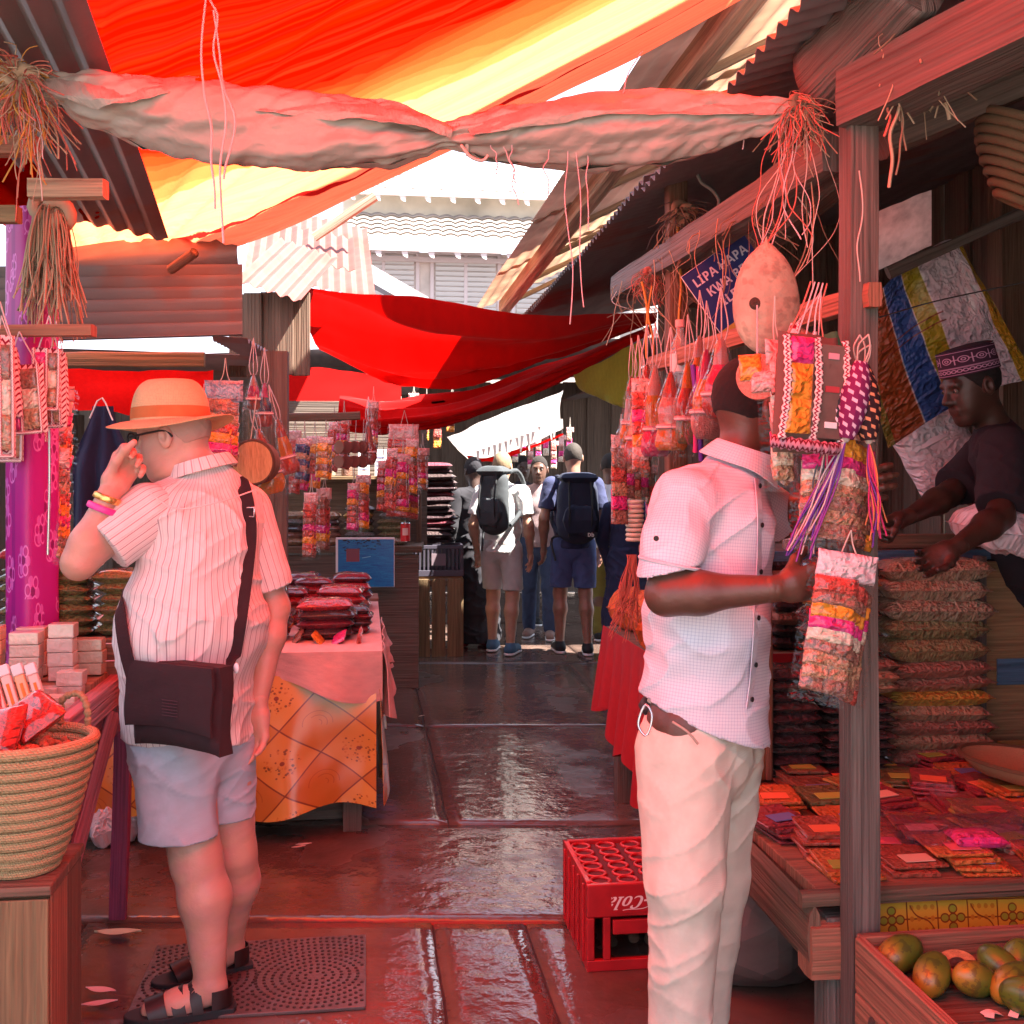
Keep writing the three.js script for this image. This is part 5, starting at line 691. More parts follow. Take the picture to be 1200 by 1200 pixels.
// woven square pouch with two colour panels and braided border
function pouch(label, pos, turn, w, h, cA, cB, o = {}) {
  const t = thing('woven_pouch', label, 'pouch', pos, turn, o.group); t.rotation.z = o.tilt ?? 0; const d = o.d ?? 0.03;
  mesh('back', fpil(w * 1.12, h * 1.06, d * 1.7, 4), M.braidFlat, t).position.set(0, h / 2, 0);
  const k = cA.length; cA.forEach((c, i) => mesh('sachet', fpil(w * 0.46, h * 0.95 / k, 0.016, i), sachetM[c], t).position.set(-w * 0.22, h * (0.92 - 0.86 * (i + 0.5) / k), d * 0.85));
  cB.forEach((c, i) => mesh('sachet', fpil(w * 0.42, h * 0.95 / cB.length, 0.014, i + 1), sachetM[c], t).position.set(w * 0.25, h * (0.92 - 0.86 * (i + 0.5) / cB.length), d * 0.8));
  const e = [[-w / 2, 0, -w / 2, h], [w * 0.02, 0, w * 0.02, h], [w / 2, 0, w / 2, h], [-w / 2, 0, w / 2, 0]]; for (const [x0, y0, x1, y1] of e) mesh('braided_border', tube([new V3(x0, y0, d * 0.9), new V3((x0 + x1) / 2 + 0.002, (y0 + y1) / 2, d), new V3(x1, y1, d * 0.9)], (q) => 0.005 + 0.001 * Math.sin(q * 80), 6, 32), M.braid, t);
  for (const s of [-1, 1]) mesh('hang_cord', tube([new V3(s * w * 0.4, h, 0), new V3(s * w * 0.15, h + (o.cord ?? 0.1) * 0.6, 0), new V3(0, h + (o.cord ?? 0.1), 0)], 0.0022, 4), M.nylon, t);
  return t;
}
// flat printed panel, uv 0..1
const panel = (w, h) => new THREE.PlaneGeometry(w, h);
const slatted = (t, name, list, m) => list.forEach(([w, h, d, x, y, z]) => mesh(name, bx(w, h, d, 0.003), m, t).position.set(x, y, z));
// ---------------------------------------------------------------- left stall
{
  // rough box carrying the basket
  const c0 = P(57, 1038, 2.45), box = thing('wooden_box', 'rough brown wooden box under the round straw basket', 'box', [c0.x, 0, c0.z], TH), H = c0.y;
  for (let k = 0; k < 4; k++) mesh('front_plank', bx(0.158, H - 0.03, 0.022, 0.004), [M.woodTan, M.woodBrown, M.woodTan, M.woodRed][k], box).position.set(-0.08 - k * 0.16, H / 2 - 0.015, -0.011);
  mesh('side_plank', bx(0.02, H - 0.03, 0.13, 0.004), M.woodRed, box).position.set(-0.011, H / 2 - 0.015, -0.092); mesh('side_plank', bx(0.02, H - 0.03, 0.13, 0.004), M.woodBrown, box).position.set(-0.011, H / 2 - 0.015, -0.226);
  for (let k = 0; k < 2; k++) mesh('top_plank', bx(0.66, 0.025, 0.146, 0.005), M.woodBrown, box).position.set(-0.325, H - 0.0125, -0.072 - k * 0.15);
  // coiled straw basket
  const bc = P(25, 1032, 2.56); bc.y = H; const bs = thing('straw_basket', 'round coiled straw basket filled with dried red spices', 'basket', bc), coil = std(C(0.5, 0.34, 0.17), { map: rep(TX.straw, 5, 2.2), bumpMap: rep(TX.straw, 5, 2.2), bumpScale: 0.008, roughness: 0.85 }), rAt = (y) => 0.078 + 0.094 * Math.pow(y / 0.3, 0.75);
  for (let k = 0; k < 13; k++) { const y = 0.012 + k * 0.0235, r = rAt(y), q = new THREE.TorusGeometry(r - 0.012, 0.0138, 8, 56).rotateX(Math.PI / 2).scale(1, 0.95, 1), uv = q.attributes.uv; for (let i = 0; i < uv.count; i++) { const a = uv.getX(i), b = uv.getY(i); uv.setXY(i, a + b * 0.06, b * 0.3); } const m = mesh('coil', q, coil, bs); m.position.y = y; m.rotation.set(rr(-0.012, 0.012), rr(0, 6), rr(-0.012, 0.012)); }
  mesh('base', new THREE.CylinderGeometry(0.078, 0.074, 0.01, 28).translate(0, 0.006, 0), coil, bs);
  mesh('handle', tube([[0.03, 0.3, -0.15], [0.035, 0.36, -0.15], [0.075, 0.375, -0.145], [0.105, 0.35, -0.12], [0.11, 0.3, -0.115]], (t) => 0.008 + 0.0016 * Math.sin(t * 70), 7, 50), coil, bs);
  for (let k = 0; k < 4; k++) mesh('stitch', tube([[0.09 + k * 0.012, 0.305, 0.12 - k * 0.012], [0.092 + k * 0.012, 0.29, 0.135 - k * 0.012]], 0.003, 4), M.ropeRed, bs);
  { const list = []; const nut = new THREE.IcosahedronGeometry(0.011, 1); for (let i = 0; i < 240; i++) { const a = rr(0, 6.28), q = Math.sqrt(R()) * 0.145; list.push(nut.clone().scale(rr(0.6, 1.3), rr(0.5, 0.9), rr(0.6, 1.3)).rotateX(rr(0, 3)).rotateZ(rr(0, 3)).translate(Math.cos(a) * q, 0.25 + 0.03 * (1 - q / 0.145) + rr(0, 0.012), Math.sin(a) * q)); }
    const pile = mesh('dried_spice', MG(list), std(C(0.42, 0.13, 0.06), { roughness: 0.8 })); pile.position.copy(bc); pile.userData = { kind: 'stuff', label: 'heap of small dried red spice pieces inside the straw basket' }; }
  const chm = bagM(0.5, 0.03, 0.02, 'powder', 6); for (let k = 0; k < 3; k++) { const b = mesh('chilli_bag', pillow(0.12, 0.05, 0.14, 3 + k), chm); b.position.copy(bc).add(new V3([-0.04, -0.1, -0.0][k], 0.315 + k * 0.012, [0.03, 0.0, -0.06][k])); b.rotation.set(0.9 - k * 0.25, 0.4 * k, 0.3); tag(b, 'shiny clear bag of red chillies leaning in the straw basket', 'bag', 'chilli bags in the straw basket'); }
}
{
  // pink tray table
  const y0 = 0.86, tray = thing('display_tray', 'pink painted wooden tray on slanted purple legs, full of scents and boxes', 'tray table', A(-0.775, 0, 2.9), TH), L = 0.95, W = 0.95;
  mesh('side_rim', bx(0.045, 0.085, L, 0.006), M.woodPink, tray).position.set(-0.0225, y0 - 0.03, -L / 2); mesh('front_rim', bx(W, 0.085, 0.045, 0.006), M.woodPink, tray).position.set(-W / 2 - 0.046, y0 - 0.03, -0.0225); mesh('back_rim', bx(W, 0.085, 0.04, 0.006), M.woodPink, tray).position.set(-W / 2 - 0.046, y0 - 0.03, -L + 0.02);
  for (let k = 0; k < 6; k++) mesh('floor_board', bx(W, 0.018, (L - 0.09) / 6 - 0.003, 0.003), M.woodRed, tray).position.set(-W / 2 - 0.046, y0 - 0.065, -0.048 - (k + 0.5) * (L - 0.09) / 6);
  mesh('leg', timber(new V3(-0.03, y0 - 0.07, -0.06), new V3(-0.12, 0, -0.12), 0.05, 0.06), M.woodPurple, tray); mesh('leg', timber(new V3(0.0, y0 - 0.08, -0.5), new V3(-0.13, 0, -0.08), 0.03, 0.055), M.woodPink, tray); mesh('leg', timber(new V3(-0.05, y0 - 0.07, -0.9), new V3(-0.07, 0, -0.9), 0.05, 0.06), M.woodPurple, tray); mesh('apron', bx(0.03, 0.13, L - 0.1, 0.004), M.woodPurple, tray).position.set(-0.06, y0 - 0.14, -L / 2);
  mesh('panel_board', bx(0.02, 0.62, 0.2, 0.004), M.woodPurple, tray).position.set(-0.1, 0.42, -0.18);
  const at = (x, z, y = 0) => new V3(x, y0 - 0.056 + y, z).applyAxisAngle(new V3(0, 1, 0), TH).add(tray.position);
  // incense tubes
  const tubeM = [phy(C(0.72, 0.45, 0.36), { roughness: 0.3, clearcoat: 0.6 }), phy(C(0.8, 0.35, 0.15), { roughness: 0.3, clearcoat: 0.6 })], capM = matte(0.8, 0.68, 0.66, { roughness: 0.4 });
  for (let k = 0; k < 9; k++) { const b = thing('incense_tube', `slim incense tube with white cap leaning in the pink tray`, 'tube', at(-0.36 + k * 0.034 - (k > 6 ? 0.0 : 0), -0.1 - k * 0.006), TH, 'row of incense tubes'); b.rotation.set(-0.35, TH, 0.42); mesh('tube', bx(0.028, 0.17, 0.02, 0.004).translate(0, 0.085, 0), tubeM[k % 3 === 1 ? 1 : 0], b); mesh('cap', bx(0.03, 0.032, 0.022, 0.004).translate(0, 0.186, 0), capM, b); mesh('label_strip', bx(0.008, 0.12, 0.002, 0.0008).translate(0, 0.085, 0.0115), matte(0.75, 0.22, 0.04), b); }
  // scent boxes, some with lettering
  const cardT = canvasTex(256, 160, (c, w, h) => { c.fillStyle = '#efe6ee'; c.fillRect(0, 0, w, h); c.fillStyle = '#3b2d8f'; c.font = 'bold 56px sans-serif'; c.textAlign = 'center'; c.fillText('LANGI', w / 2, 68); c.fillText('LANGI', w / 2, 132); });
  const tn = thing('scent_box', 'small white box lettered in violet in the pink tray', 'box', at(-0.105, -0.085), TH - 0.15); mesh('carton', bx(0.075, 0.055, 0.05, 0.003).translate(0, 0.0285, 0), M.white, tn); mesh('lettering', panel(0.07, 0.045).translate(0, 0.028, 0.0262), std(C(1, 1, 1), { map: cardT }), tn);
  const bm = [matte(0.62, 0.3, 0.14), matte(0.7, 0.5, 0.4), matte(0.66, 0.42, 0.36), matte(0.55, 0.36, 0.26)], shr = (m) => cached('shr' + m.uuid, () => phy(m.color, { roughness: 0.5, clearcoat: 1, clearcoatRoughness: 0.12, bumpMap: rep(TX.crinkle, 5, 5), bumpScale: 0.003 }));
  const bgeo = [bx(0.075, 0.042, 0.055, 0.003), bx(0.085, 0.036, 0.06, 0.003)];
  tag(mesh('display_step', bx(0.36, 0.085, 0.22, 0.003).applyMatrix4(new THREE.Matrix4().makeRotationY(TH).setPosition(at(-0.22, -0.5, 0.0425))), M.woodRed), 'small wooden step under the cartons in the pink tray', 'step');
  for (const [x, z, n, v] of [[-0.34, -0.44, 4, 0], [-0.24, -0.45, 4, 1], [-0.14, -0.47, 4, 2], [-0.08, -0.55, 3, 3], [-0.25, -0.56, 4, 1], [-0.16, -0.36, 2, 2], [-0.09, -0.27, 2, 1], [-0.09, -0.38, 3, 2]]) for (let k = 0; k < n; k++) { const b = mesh('soap_box', bgeo[v % 2], shr(bm[v])); b.position.copy(at(x + rr(-0.004, 0.004), z, (z < -0.4 ? 0.108 : 0.022) + k * (v % 2 ? 0.037 : 0.043))); b.rotation.y = TH + rr(-0.06, 0.06); tag(b, `${['orange', 'cream', 'pinkish', 'brown'][v]} film-wrapped small carton stacked in the pink tray`, 'box', 'small cartons in the pink tray'); }
  // little perfume bottles
  const glassM = phy(C(0.7, 0.25, 0.12), { roughness: 0.15, clearcoat: 1 });
  for (let k = 0; k < 12; k++) { const b = thing('perfume_bottle', 'tiny perfume bottle with gold cap in the pink tray', 'bottle', at(-0.27 + (k % 6) * 0.034 + rr(-0.006, 0.006), -0.24 - Math.floor(k / 6) * 0.05), 0, 'tiny perfume bottles'); mesh('glass', new THREE.LatheGeometry([[0, 0], [0.011, 0], [0.012, 0.003], [0.012, 0.03], [0.006, 0.036], [0.006, 0.04]].map((p) => new THREE.Vector2(...p)), 12), glassM, b); mesh('cap', new THREE.LatheGeometry([[0.0075, 0.038], [0.0075, 0.058], [0.005, 0.062], [0, 0.062]].map((p) => new THREE.Vector2(...p)), 12), M.brass, b); }
  // cinnamon bundle
  for (let k = 0; k < 26; k++) { const q = at(-0.66 + rr(-0.03, 0.05), -0.5 + (k % 9) * 0.022, 0.02 + Math.floor(k / 9) * 0.018 + rr(0, 0.008)); tag(mesh('cinnamon_stick', tube([q, q.clone().add(new V3(0.15, 0.015, rr(-0.01, 0.01))), q.clone().add(new V3(0.3, 0.01, rr(-0.03, 0.03)))], rr(0.006, 0.009), 6, 6), k % 2 ? M.woodBrown : M.woodRed), 'brown bark stick in the bundle lying in the pink tray', 'stick', 'bundle of bark sticks'); }
  { const rs = thing('wooden_riser', 'low wooden box raising the flake bags in the pink tray', 'box', A(-0.95, y0 - 0.056, 3.64), TH); for (let k = 0; k < 3; k++) mesh('slat', bx(0.52, 0.05, 0.018, 0.003), M.woodRed, rs).position.set(0, 0.027 + k * 0.056, 0.11); mesh('lid', bx(0.52, 0.014, 0.24, 0.003), M.woodRed, rs).position.set(0, 0.176, 0); for (const x of [-0.25, 0.25]) mesh('end_board', bx(0.018, 0.165, 0.2, 0.003), M.woodRed, rs).position.set(x, 0.084, 0); }
  bagStack({ at: A(-1.02, y0 + 0.128, 3.62), n: 7, w: 0.29, t: 0.043, d: 0.2, mats: [spice.green], what: 'flake bag', where: 'the stack under the raised elbow', group: 'flake bags under the elbow', sink: 0.78 });
  bagStack({ at: A(-0.80, y0 + 0.128, 3.66), n: 6, w: 0.14, t: 0.043, d: 0.2, mats: [spice.green], what: 'small flake bag', where: 'the stack beside the striped shirt', group: 'small flake bags', sink: 0.78 });
  const rp = mesh('spice_bag', pillow(0.12, 0.03, 0.09, 9), spice.red.m); rp.position.copy(A(-1.13, y0 + 0.40, 3.6)); rp.rotation.set(0.1, 0.3, 0.1); tag(rp, 'single red packet lying on top of the flake bags', 'bag');
  // purple wrapped post
  const flo = canvasTex(512, 1024, (c, w, h) => { c.fillStyle = '#a8107c'; c.fillRect(0, 0, w, h); c.fillStyle = '#8f0c74'; c.fillRect(w * 0.46, 0, w * 0.1, h); const r = rng(3); for (let k = 0; k < 26; k++) { const x = r() * w, y = (k + r() * 0.5) / 26 * h, s = 26 + r() * 30; c.strokeStyle = 'rgba(214,120,190,0.85)'; c.fillStyle = 'rgba(206,104,182,0.75)'; c.lineWidth = 6; for (let j = 0; j < 6; j++) { const a = j * 1.047 + k; c.beginPath(); c.arc(x + Math.cos(a) * s * 0.7, y + Math.sin(a) * s * 0.7, s * 0.36, 0, 6.3); j % 2 ? c.fill() : c.stroke(); } c.beginPath(); c.arc(x, y, s * 0.3, 0, 6.3); c.fillStyle = '#7d0a5e'; c.fill(); c.beginPath(); c.moveTo(x, y + s); c.bezierCurveTo(x + s, y + s * 1.4, x + s * 1.4, y + s * 0.6, x + s * 0.9, y + s * 0.3); c.stroke(); } });
  const pp = P(38, 560, 3.5); tag(mesh('wrapped_post', sheet((s, t) => { const a = s * 6.2832, sq = 0.063 / Math.pow(Math.pow(Math.abs(Math.cos(a)), 6) + Math.pow(Math.abs(Math.sin(a)), 6), 1 / 6) + 0.003 * fbm(s * 9, t * 14, 3, 3); return new V3(pp.x + Math.cos(a + 0.6) * sq, t * 2.34, pp.z + Math.sin(a + 0.6) * sq); }, 48, 50, 2, 2.6, 0), std(C(1, 1, 1), { map: rep(flo, 1, 0.8), roughness: 0.5 })), 'square post wrapped in magenta flowered cloth behind the pink tray', 'post');
  tag(mesh('tinsel_cord', tube([P(57, 470, 3.4), P(58, 560, 3.4), P(56, 650, 3.4)], 0.004, 6), M.silver), 'shiny silver cord down the edge of the flowered post', 'cord');
  // woven pouches on the rail
  const cs = [['mg', 'or', 'rd'], ['or', 'br', 'mg'], ['rd', 'or', 'mg'], ['mg', 'rd', 'or'], ['br', 'or', 'rd']];
  [[2, 535, 3.15, 0.07, 0.34], [13, 490, 3.22, 0.075, 0.2], [32, 508, 3.25, 0.12, 0.2], [55, 480, 3.3, 0.07, 0.18], [68, 500, 3.35, 0.055, 0.22], [10, 540, 3.4, 0.08, 0.25], [40, 520, 3.5, 0.1, 0.24]].forEach(([x, y, d, w, h], i) => pouch(i === 2 ? 'woven pouch with red, ochre and cream panels hanging on the left rail' : 'narrow braided spice pouch in the cluster hanging on the left rail', P(x, y, d), TH + rr(-0.4, 0.3), w, h, cs[i % 5], ['br', 'cr', 'tn', 'rd'].slice(0, 3), { tilt: rr(-0.12, 0.12), group: i === 2 ? undefined : 'pouches on the left rail', cord: 0.1 }));
  spiceBundle('hanging strip of colour-banded sachets beside the flowered post', P(66, 650, 3.55), TH + 0.2, 0.1, 0.34, ['br', 'tn', 'rd', 'or', 'mg', 'or', 'br', 'tn'], { fan: 2 });
  spiceBundle('pink wrapped sachet strip behind the woven pouches', P(78, 545, 3.7), TH, 0.07, 0.26, ['pk', 'mg', 'pk', 'rd', 'or', 'mg'], { fan: 1 });
  const gar = thing('hanging_garment', 'navy garment hanging in the left stall below the red strip', 'garment', P(120, 628, 5.3), 0); mesh('cloth', sheet((s, t) => { const w = lerp(0.05, 0.15, sstep(0, 0.5, t)), u = s * 2 - 1; return new V3(u * w, (1 - t) * 0.62, 0.04 * Math.sin(u * 9 + t) * t + 0.02 * fbm(s * 4, t * 4, 5)); }, 30, 20, 0.3, 0.6, 0.004), cloth(0.015, 0.02, 0.06), gar); mesh('hanger_strap', tube([new V3(-0.05, 0.56, 0.03), new V3(0, 0.66, 0.02), new V3(0.06, 0.55, 0.03)], 0.004, 5), M.white, gar);
  // things on the ground under the tray
  const pb = mesh('plastic_bag', pillow(0.2, 0.16, 0.15, 5, 20, 16, 2.2), phy(C(0.55, 0.55, 0.6), { roughness: 0.2, clearcoat: 1, bumpMap: rep(TX.crinkle, 5, 5), bumpScale: 0.008 })); pb.position.copy(P(132, 962, 4.55)).setY(0.085); pb.rotation.set(0.1, 0.5, 0.2); tag(pb, 'crumpled grey plastic bag on the floor behind the purple leg', 'bag');
  tag(mesh('low_ledge', bx(1.6, 0.2, 0.3, 0.01).translate(-2.0, 0.32, -5.0), M.woodBrown), 'low dark timber ledge behind the legs of the man', 'ledge');
  for (const [x, y, d, s, c] of [[138, 1104, 3.6, 0.09, [0.5, 0.45, 0.3]], [118, 1166, 3.2, 0.06, [0.7, 0.55, 0.55]], [116, 1182, 3.12, 0.055, [0.6, 0.45, 0.45]], [356, 995, 4.48, 0.035, [0.5, 0.4, 0.35]], [494, 843, 6.9, 0.02, [0.7, 0.65, 0.5]], [350, 996, 4.45, 0.03, [0.5, 0.35, 0.3]]]) { const l = mesh('fallen_leaf', sheet((u, v) => { const k = Math.sin(Math.PI * u), ww = 0.28 * s * k; return new V3((u - 0.5) * s * 1.9, 0.006 + 0.12 * s * Math.abs(v - 0.5) + 0.2 * s * u * u, (v - 0.5) * 2 * ww); }, 12, 4, s, s, 0.001), matte(...c)); l.position.copy(P(x, y, d)).setY(0.012); l.rotation.y = rr(-0.6, 0.4); tag(l, `${s > 0.08 ? 'long pale maize' : s > 0.05 ? 'curled pale pink' : 'small dry'} leaf lying on the wet floor`, 'leaf', 'fallen leaves'); }
}
// ---------------------------------------------------------------- hanging goods round the dark post
{
  spiceBundle('hanging spice bundle with grey header beside the straw hat', P(264, 540, 4.75), 0.1, 0.19, 0.34, ['br', 'tn', 'rd', 'or', 'mg', 'br'], { fan: 1, headM: bagM(0.3, 0.28, 0.36, 'powder', 9), header: 0.25 });
  const dr = thing('hand_drum', 'small round hand drum with pale skin hanging by the dark post', 'drum', P(301, 542, 4.9), -0.15); mesh('shell', new THREE.CylinderGeometry(0.098, 0.092, 0.09, 28).rotateX(Math.PI / 2), M.woodRed, dr); mesh('skin', new THREE.CylinderGeometry(0.092, 0.092, 0.006, 28).rotateX(Math.PI / 2).translate(0, 0, 0.048), std(C(0.55, 0.36, 0.17), { map: rep(TX.wood, 2, 2) }), dr); mesh('rim', new THREE.TorusGeometry(0.096, 0.007, 8, 32).translate(0, 0, 0.046), M.woodBrown, dr); mesh('hang_cord', tube([new V3(-0.03, 0.09, 0), new V3(0, 0.3, 0)], 0.003, 4), M.twine, dr);
  [[322, 578, 5.0, 0.30, 0.06, ['rd', 'rd', 'or'], -0.5], [342, 555, 5.1, 0.26, 0.045, ['rd', 'or', 'rd'], -0.5], [310, 500, 5.05, 0.2, 0.04, ['mg', 'nv', 'rd'], 0], [297, 480, 4.95, 0.16, 0.035, ['pk', 'mg', 'br'], 0]].forEach(([x, y, d, h, r, c, tz], i) => { const b = coneBag(['long red spice cone slanting beside the hand drum', 'slim orange red spice cone beside the dark post', 'dark red tear-shaped spice bag hung on the dark post', 'pale topped spice cone above the hand drum'][i], P(x, y, d), 0.2, h, r, c, { cord: 0.16 }); b.rotation.z = tz * -0.5; });
  [[357, 560, 6.2, 0.22, 0.1, 'nv'], [382, 558, 6.3, 0.22, 0.11, 'or'], [365, 650, 6.1, 0.34, 0.09, 'rd']].forEach(([x, y, d, h, w, c], i) => spiceBundle(['silver flecked sachet bag hung under the dark rail', 'orange sachet bag hung under the dark rail', 'long twisted strip of red sachets in front of the counter'][i], P(x, y, d), 0.1, w, h, i === 2 ? ['rd', 'rd', 'br', 'mg', 'rd', 'or', 'rd', 'br'] : [c, 'tn', c, 'br', c], { fan: 1 }));
  spiceBundle('tall banded hanging bag of red and orange layers in front of the shelf', P(474, 604, 7.6), 0.05, 0.24, 0.62, ['rd', 'or', 'mg', 'br', 'rd', 'mg', 'or', 'rd', 'br', 'mg', 'rd', 'or', 'rd'], { fan: 2 });
  for (let r = 0; r < 2; r++) for (let k = 0; k < 4; k++) { const b = thing('spice_disc', 'round flat cake hanging in a chain under the dark rail', 'spice disc', P(398 + k * 9, 524 + r * 17, 6.7 + k * 0.02), -0.5, 'chains of round cakes'); mesh('disc', new THREE.CylinderGeometry(0.038, 0.038, 0.018, 18).rotateX(Math.PI / 2), bagM(0.5, 0.12, 0.08, 'powder', 9), b); mesh('cord', tube([new V3(0, 0.036, 0), new V3(0.01, 0.17, 0)], 0.002, 4), M.nylon, b); }
  for (let k = 0; k < 14; k++) { const c = ['rd', 'mg', 'or', 'br', 'rd']; spiceBundle(`hanging ${['red', 'dark red', 'orange red'][k % 3]} sachet strip crowding the shelf stall`, P(346 + k * 11.5, 575 + (k % 4) * 22 - (k % 3) * 25, 7.0 + (k % 5) * 0.12), rr(-0.3, 0.3), rr(0.08, 0.13), rr(0.25, 0.4), [0, 1, 2, 3, 4, 5].map((q) => c[(q + k) % 5]), { fan: 1, film: k % 2 === 0, group: 'strips crowding the shelf stall' }); }
  coneBag('red bottle-shaped spice bag hanging beside the round cakes', P(432, 545, 6.8), 0, 0.27, 0.05, ['rd', 'rd'], { cord: 0.15 });
}
// ---------------------------------------------------------------- cloth-covered table
{
  const t = thing('cloth_table', 'table draped with an orange tile-patterned oilcloth and a pink cloth', 'table', A(0.02, 0, 4.65), TH), W = 1.5, L = 2.3, y = 0.77;
  const tileT = canvasTex(1024, 1024, (c, w, h) => { c.fillStyle = '#c9722c'; c.fillRect(0, 0, w, h); const n = 4, s = w / n, r = rng(8); for (let i = 0; i < n; i++) for (let j = 0; j < n; j++) { c.fillStyle = ['#cf9440', '#c4842f', '#d4a04a', '#bd7a30'][(i * 3 + j) % 4]; c.fillRect(i * s + 3, j * s + 3, s - 6, s - 6); c.strokeStyle = 'rgba(110,48,12,0.8)'; c.lineWidth = 4; c.strokeRect(i * s + 2, j * s + 2, s - 4, s - 4); if ((i + j) % 2 === 0) { const x = i * s + s / 2, y = j * s + s / 2; for (let k = 0; k < 60; k++) { const a = r() * 6.28, q = Math.sqrt(r()) * s * 0.34; c.fillStyle = r() < 0.5 ? 'rgba(96,52,18,0.7)' : 'rgba(190,120,40,0.8)'; c.beginPath(); c.arc(x + Math.cos(a) * q, y + Math.sin(a) * q, 3 + r() * 4, 0, 7); c.fill(); } c.fillStyle = 'rgba(120,40,20,0.8)'; c.beginPath(); c.arc(x, y, 12, 0, 7); c.fill(); } else { c.strokeStyle = 'rgba(140,70,20,0.5)'; for (let k = 0; k < 3; k++) { c.beginPath(); c.arc(i * s + s / 2, j * s + s / 2, 20 + k * 26, 0.3 * k, 2 + k); c.stroke(); } } } });
  const oil = phy(C(0.95, 0.85, 0.75), { map: tileT, roughness: 0.35, clearcoat: 0.6, clearcoatRoughness: 0.2, side: THREE.DoubleSide });
  mesh('table_top', bx(W, 0.04, L, 0.006), M.woodBrown, t).position.set(-W / 2, y - 0.03, -L / 2);
  for (const [x, z] of [[-0.08, -0.1], [-W + 0.08, -0.1], [-0.08, -L + 0.1], [-W + 0.08, -L + 0.1]]) mesh('leg', bx(0.08, y - 0.05, 0.08, 0.004), M.woodDark, t).position.set(x, (y - 0.05) / 2, z);
  mesh('plinth_board', bx(W - 0.1, 0.2, 0.03, 0.004), M.woodDark, t).position.set(-W / 2, 0.12, -0.2);
  // front drop with a scalloped, lifted hem and a wrapped right side
  mesh('oilcloth_front', sheet((s, q) => { const hem = 0.12 + 0.1 * Math.pow(Math.abs(s - 0.72), 1.5) + 0.025 * Math.sin(s * 16), fold = 0.03 * q * Math.sin(s * 19 + 2 * fbm(s * 3, 1)) + 0.015 * fbm(s * 6, q * 3, 1, 3); return new V3(-W + s * (W + 0.02), lerp(y + 0.004, hem, q), 0.012 + 0.05 * q + fold * (0.4 + q)); }, 90, 26, 2.4, 1.25, 0.002), rmat(oil, 0.72), t);
  mesh('oilcloth_side', sheet((s, q) => { const hem = 0.13 + 0.22 * s + 0.04 * Math.sin(s * 15), fold = 0.035 * q * Math.sin(s * 22) + 0.012 * fbm(s * 8, q * 3, 7, 3); return new V3(0.022 + 0.03 * q + fold * 0.7, lerp(y + 0.003, hem, q), 0.03 - s * 1.3); }, 70, 22, 2.2, 1.25, 0.002), rmat(oil, 0.72), t);
  const pinkC = cloth(0.72, 0.44, 0.40, 'weave', 4);
  mesh('pink_cloth', sheet((s, q) => { const x = -W + s * (W + 0.035), f = q < 0.3 ? 0 : (q - 0.3) / 0.7, drop = Math.max(0, s - 0.96) * 1.4; return q > 0.3 ? new V3(x + 0.012, y + 0.012 + 0.006 * fbm(s * 9, q * 9, 2), -(q - 0.3) / 0.7 * L * 0.9) : new V3(x + 0.01, y + 0.012 - (0.3 - q) / 0.3 * (0.10 + 0.05 * Math.sin(s * 9) + 0.09 * sstep(0.75, 1, s)), 0.05 + 0.03 * Math.sin(s * 24) * (0.3 - q) / 0.3 + 0.02 * fbm(s * 7, q * 4)); }, 80, 40, 1.6, 2, 0.003), pinkC, t);
  mesh('pink_cloth_side', sheet((s, q) => new V3(0.055 + 0.02 * q + 0.03 * q * Math.sin(s * 30) + 0.01 * fbm(s * 9, q * 3), y + 0.016 - q * (0.16 + 0.12 * sstep(0.5, 0, s) + 0.04 * Math.sin(s * 12)), 0.05 - s * 1.1), 50, 12, 1.2, 0.4, 0.003), pinkC, t);
  const on = (x, z, h = 0) => new V3(x, y + 0.018 + h, z).applyAxisAngle(new V3(0, 1, 0), TH).add(t.position);
  bagStack({ at: on(-0.2, -0.35), n: 4, w: 0.26, t: 0.05, d: 0.2, mats: [spice.dark, spice.deep, spice.dark, spice.red], what: 'shiny packet', where: 'the front stack on the pink cloth', group: 'front stack on the pink cloth' });
  bagStack({ at: on(-0.47, -0.36), n: 3, w: 0.24, t: 0.05, d: 0.2, mats: [spice.dark, spice.clove], what: 'shiny packet', where: 'the inner front stack, pink cloth', group: 'second stack on the pink cloth' });
  bagStack({ at: on(-0.06, -0.52), n: 4, w: 0.12, t: 0.035, d: 0.16, mats: [spice.deep, spice.dark], what: 'small glossy packet', where: 'the edge stack on the pink cloth', group: 'edge stack on the pink cloth' });
  bagStack({ at: on(-0.14, -0.95), n: 4, w: 0.24, t: 0.05, d: 0.22, mats: [spice.olive, spice.dark, spice.red, spice.red], what: 'glossy bag', where: 'the middle stack on the pink cloth', group: 'middle stack on the pink cloth' });
  bagStack({ at: on(-0.42, -0.9), n: 4, w: 0.25, t: 0.05, d: 0.22, mats: [spice.deep, spice.brown, spice.red, spice.deep], what: 'glossy bag', where: 'the stack behind the orange cones', group: 'stack behind the cones' });
  bagStack({ at: on(-0.1, -1.5), n: 4, w: 0.22, t: 0.055, d: 0.24, mats: [spice.brown, spice.deep, spice.red, spice.deep], what: 'red wrapped bag', where: 'the far stack on the cloth table', group: 'far stack on the cloth table' });
  bagStack({ at: on(-0.4, -1.55), n: 4, w: 0.25, t: 0.055, d: 0.24, mats: [spice.deep, spice.red, spice.deep], what: 'wrapped bag', where: 'the inner far stack on the cloth table', group: 'inner far stack' });
  bagStack({ at: on(-0.75, -0.45), n: 5, w: 0.26, t: 0.05, d: 0.22, mats: [spice.deep, spice.red, spice.brown], what: 'packet', where: 'the stack behind the arm, pink cloth', group: 'stack behind the arm' });
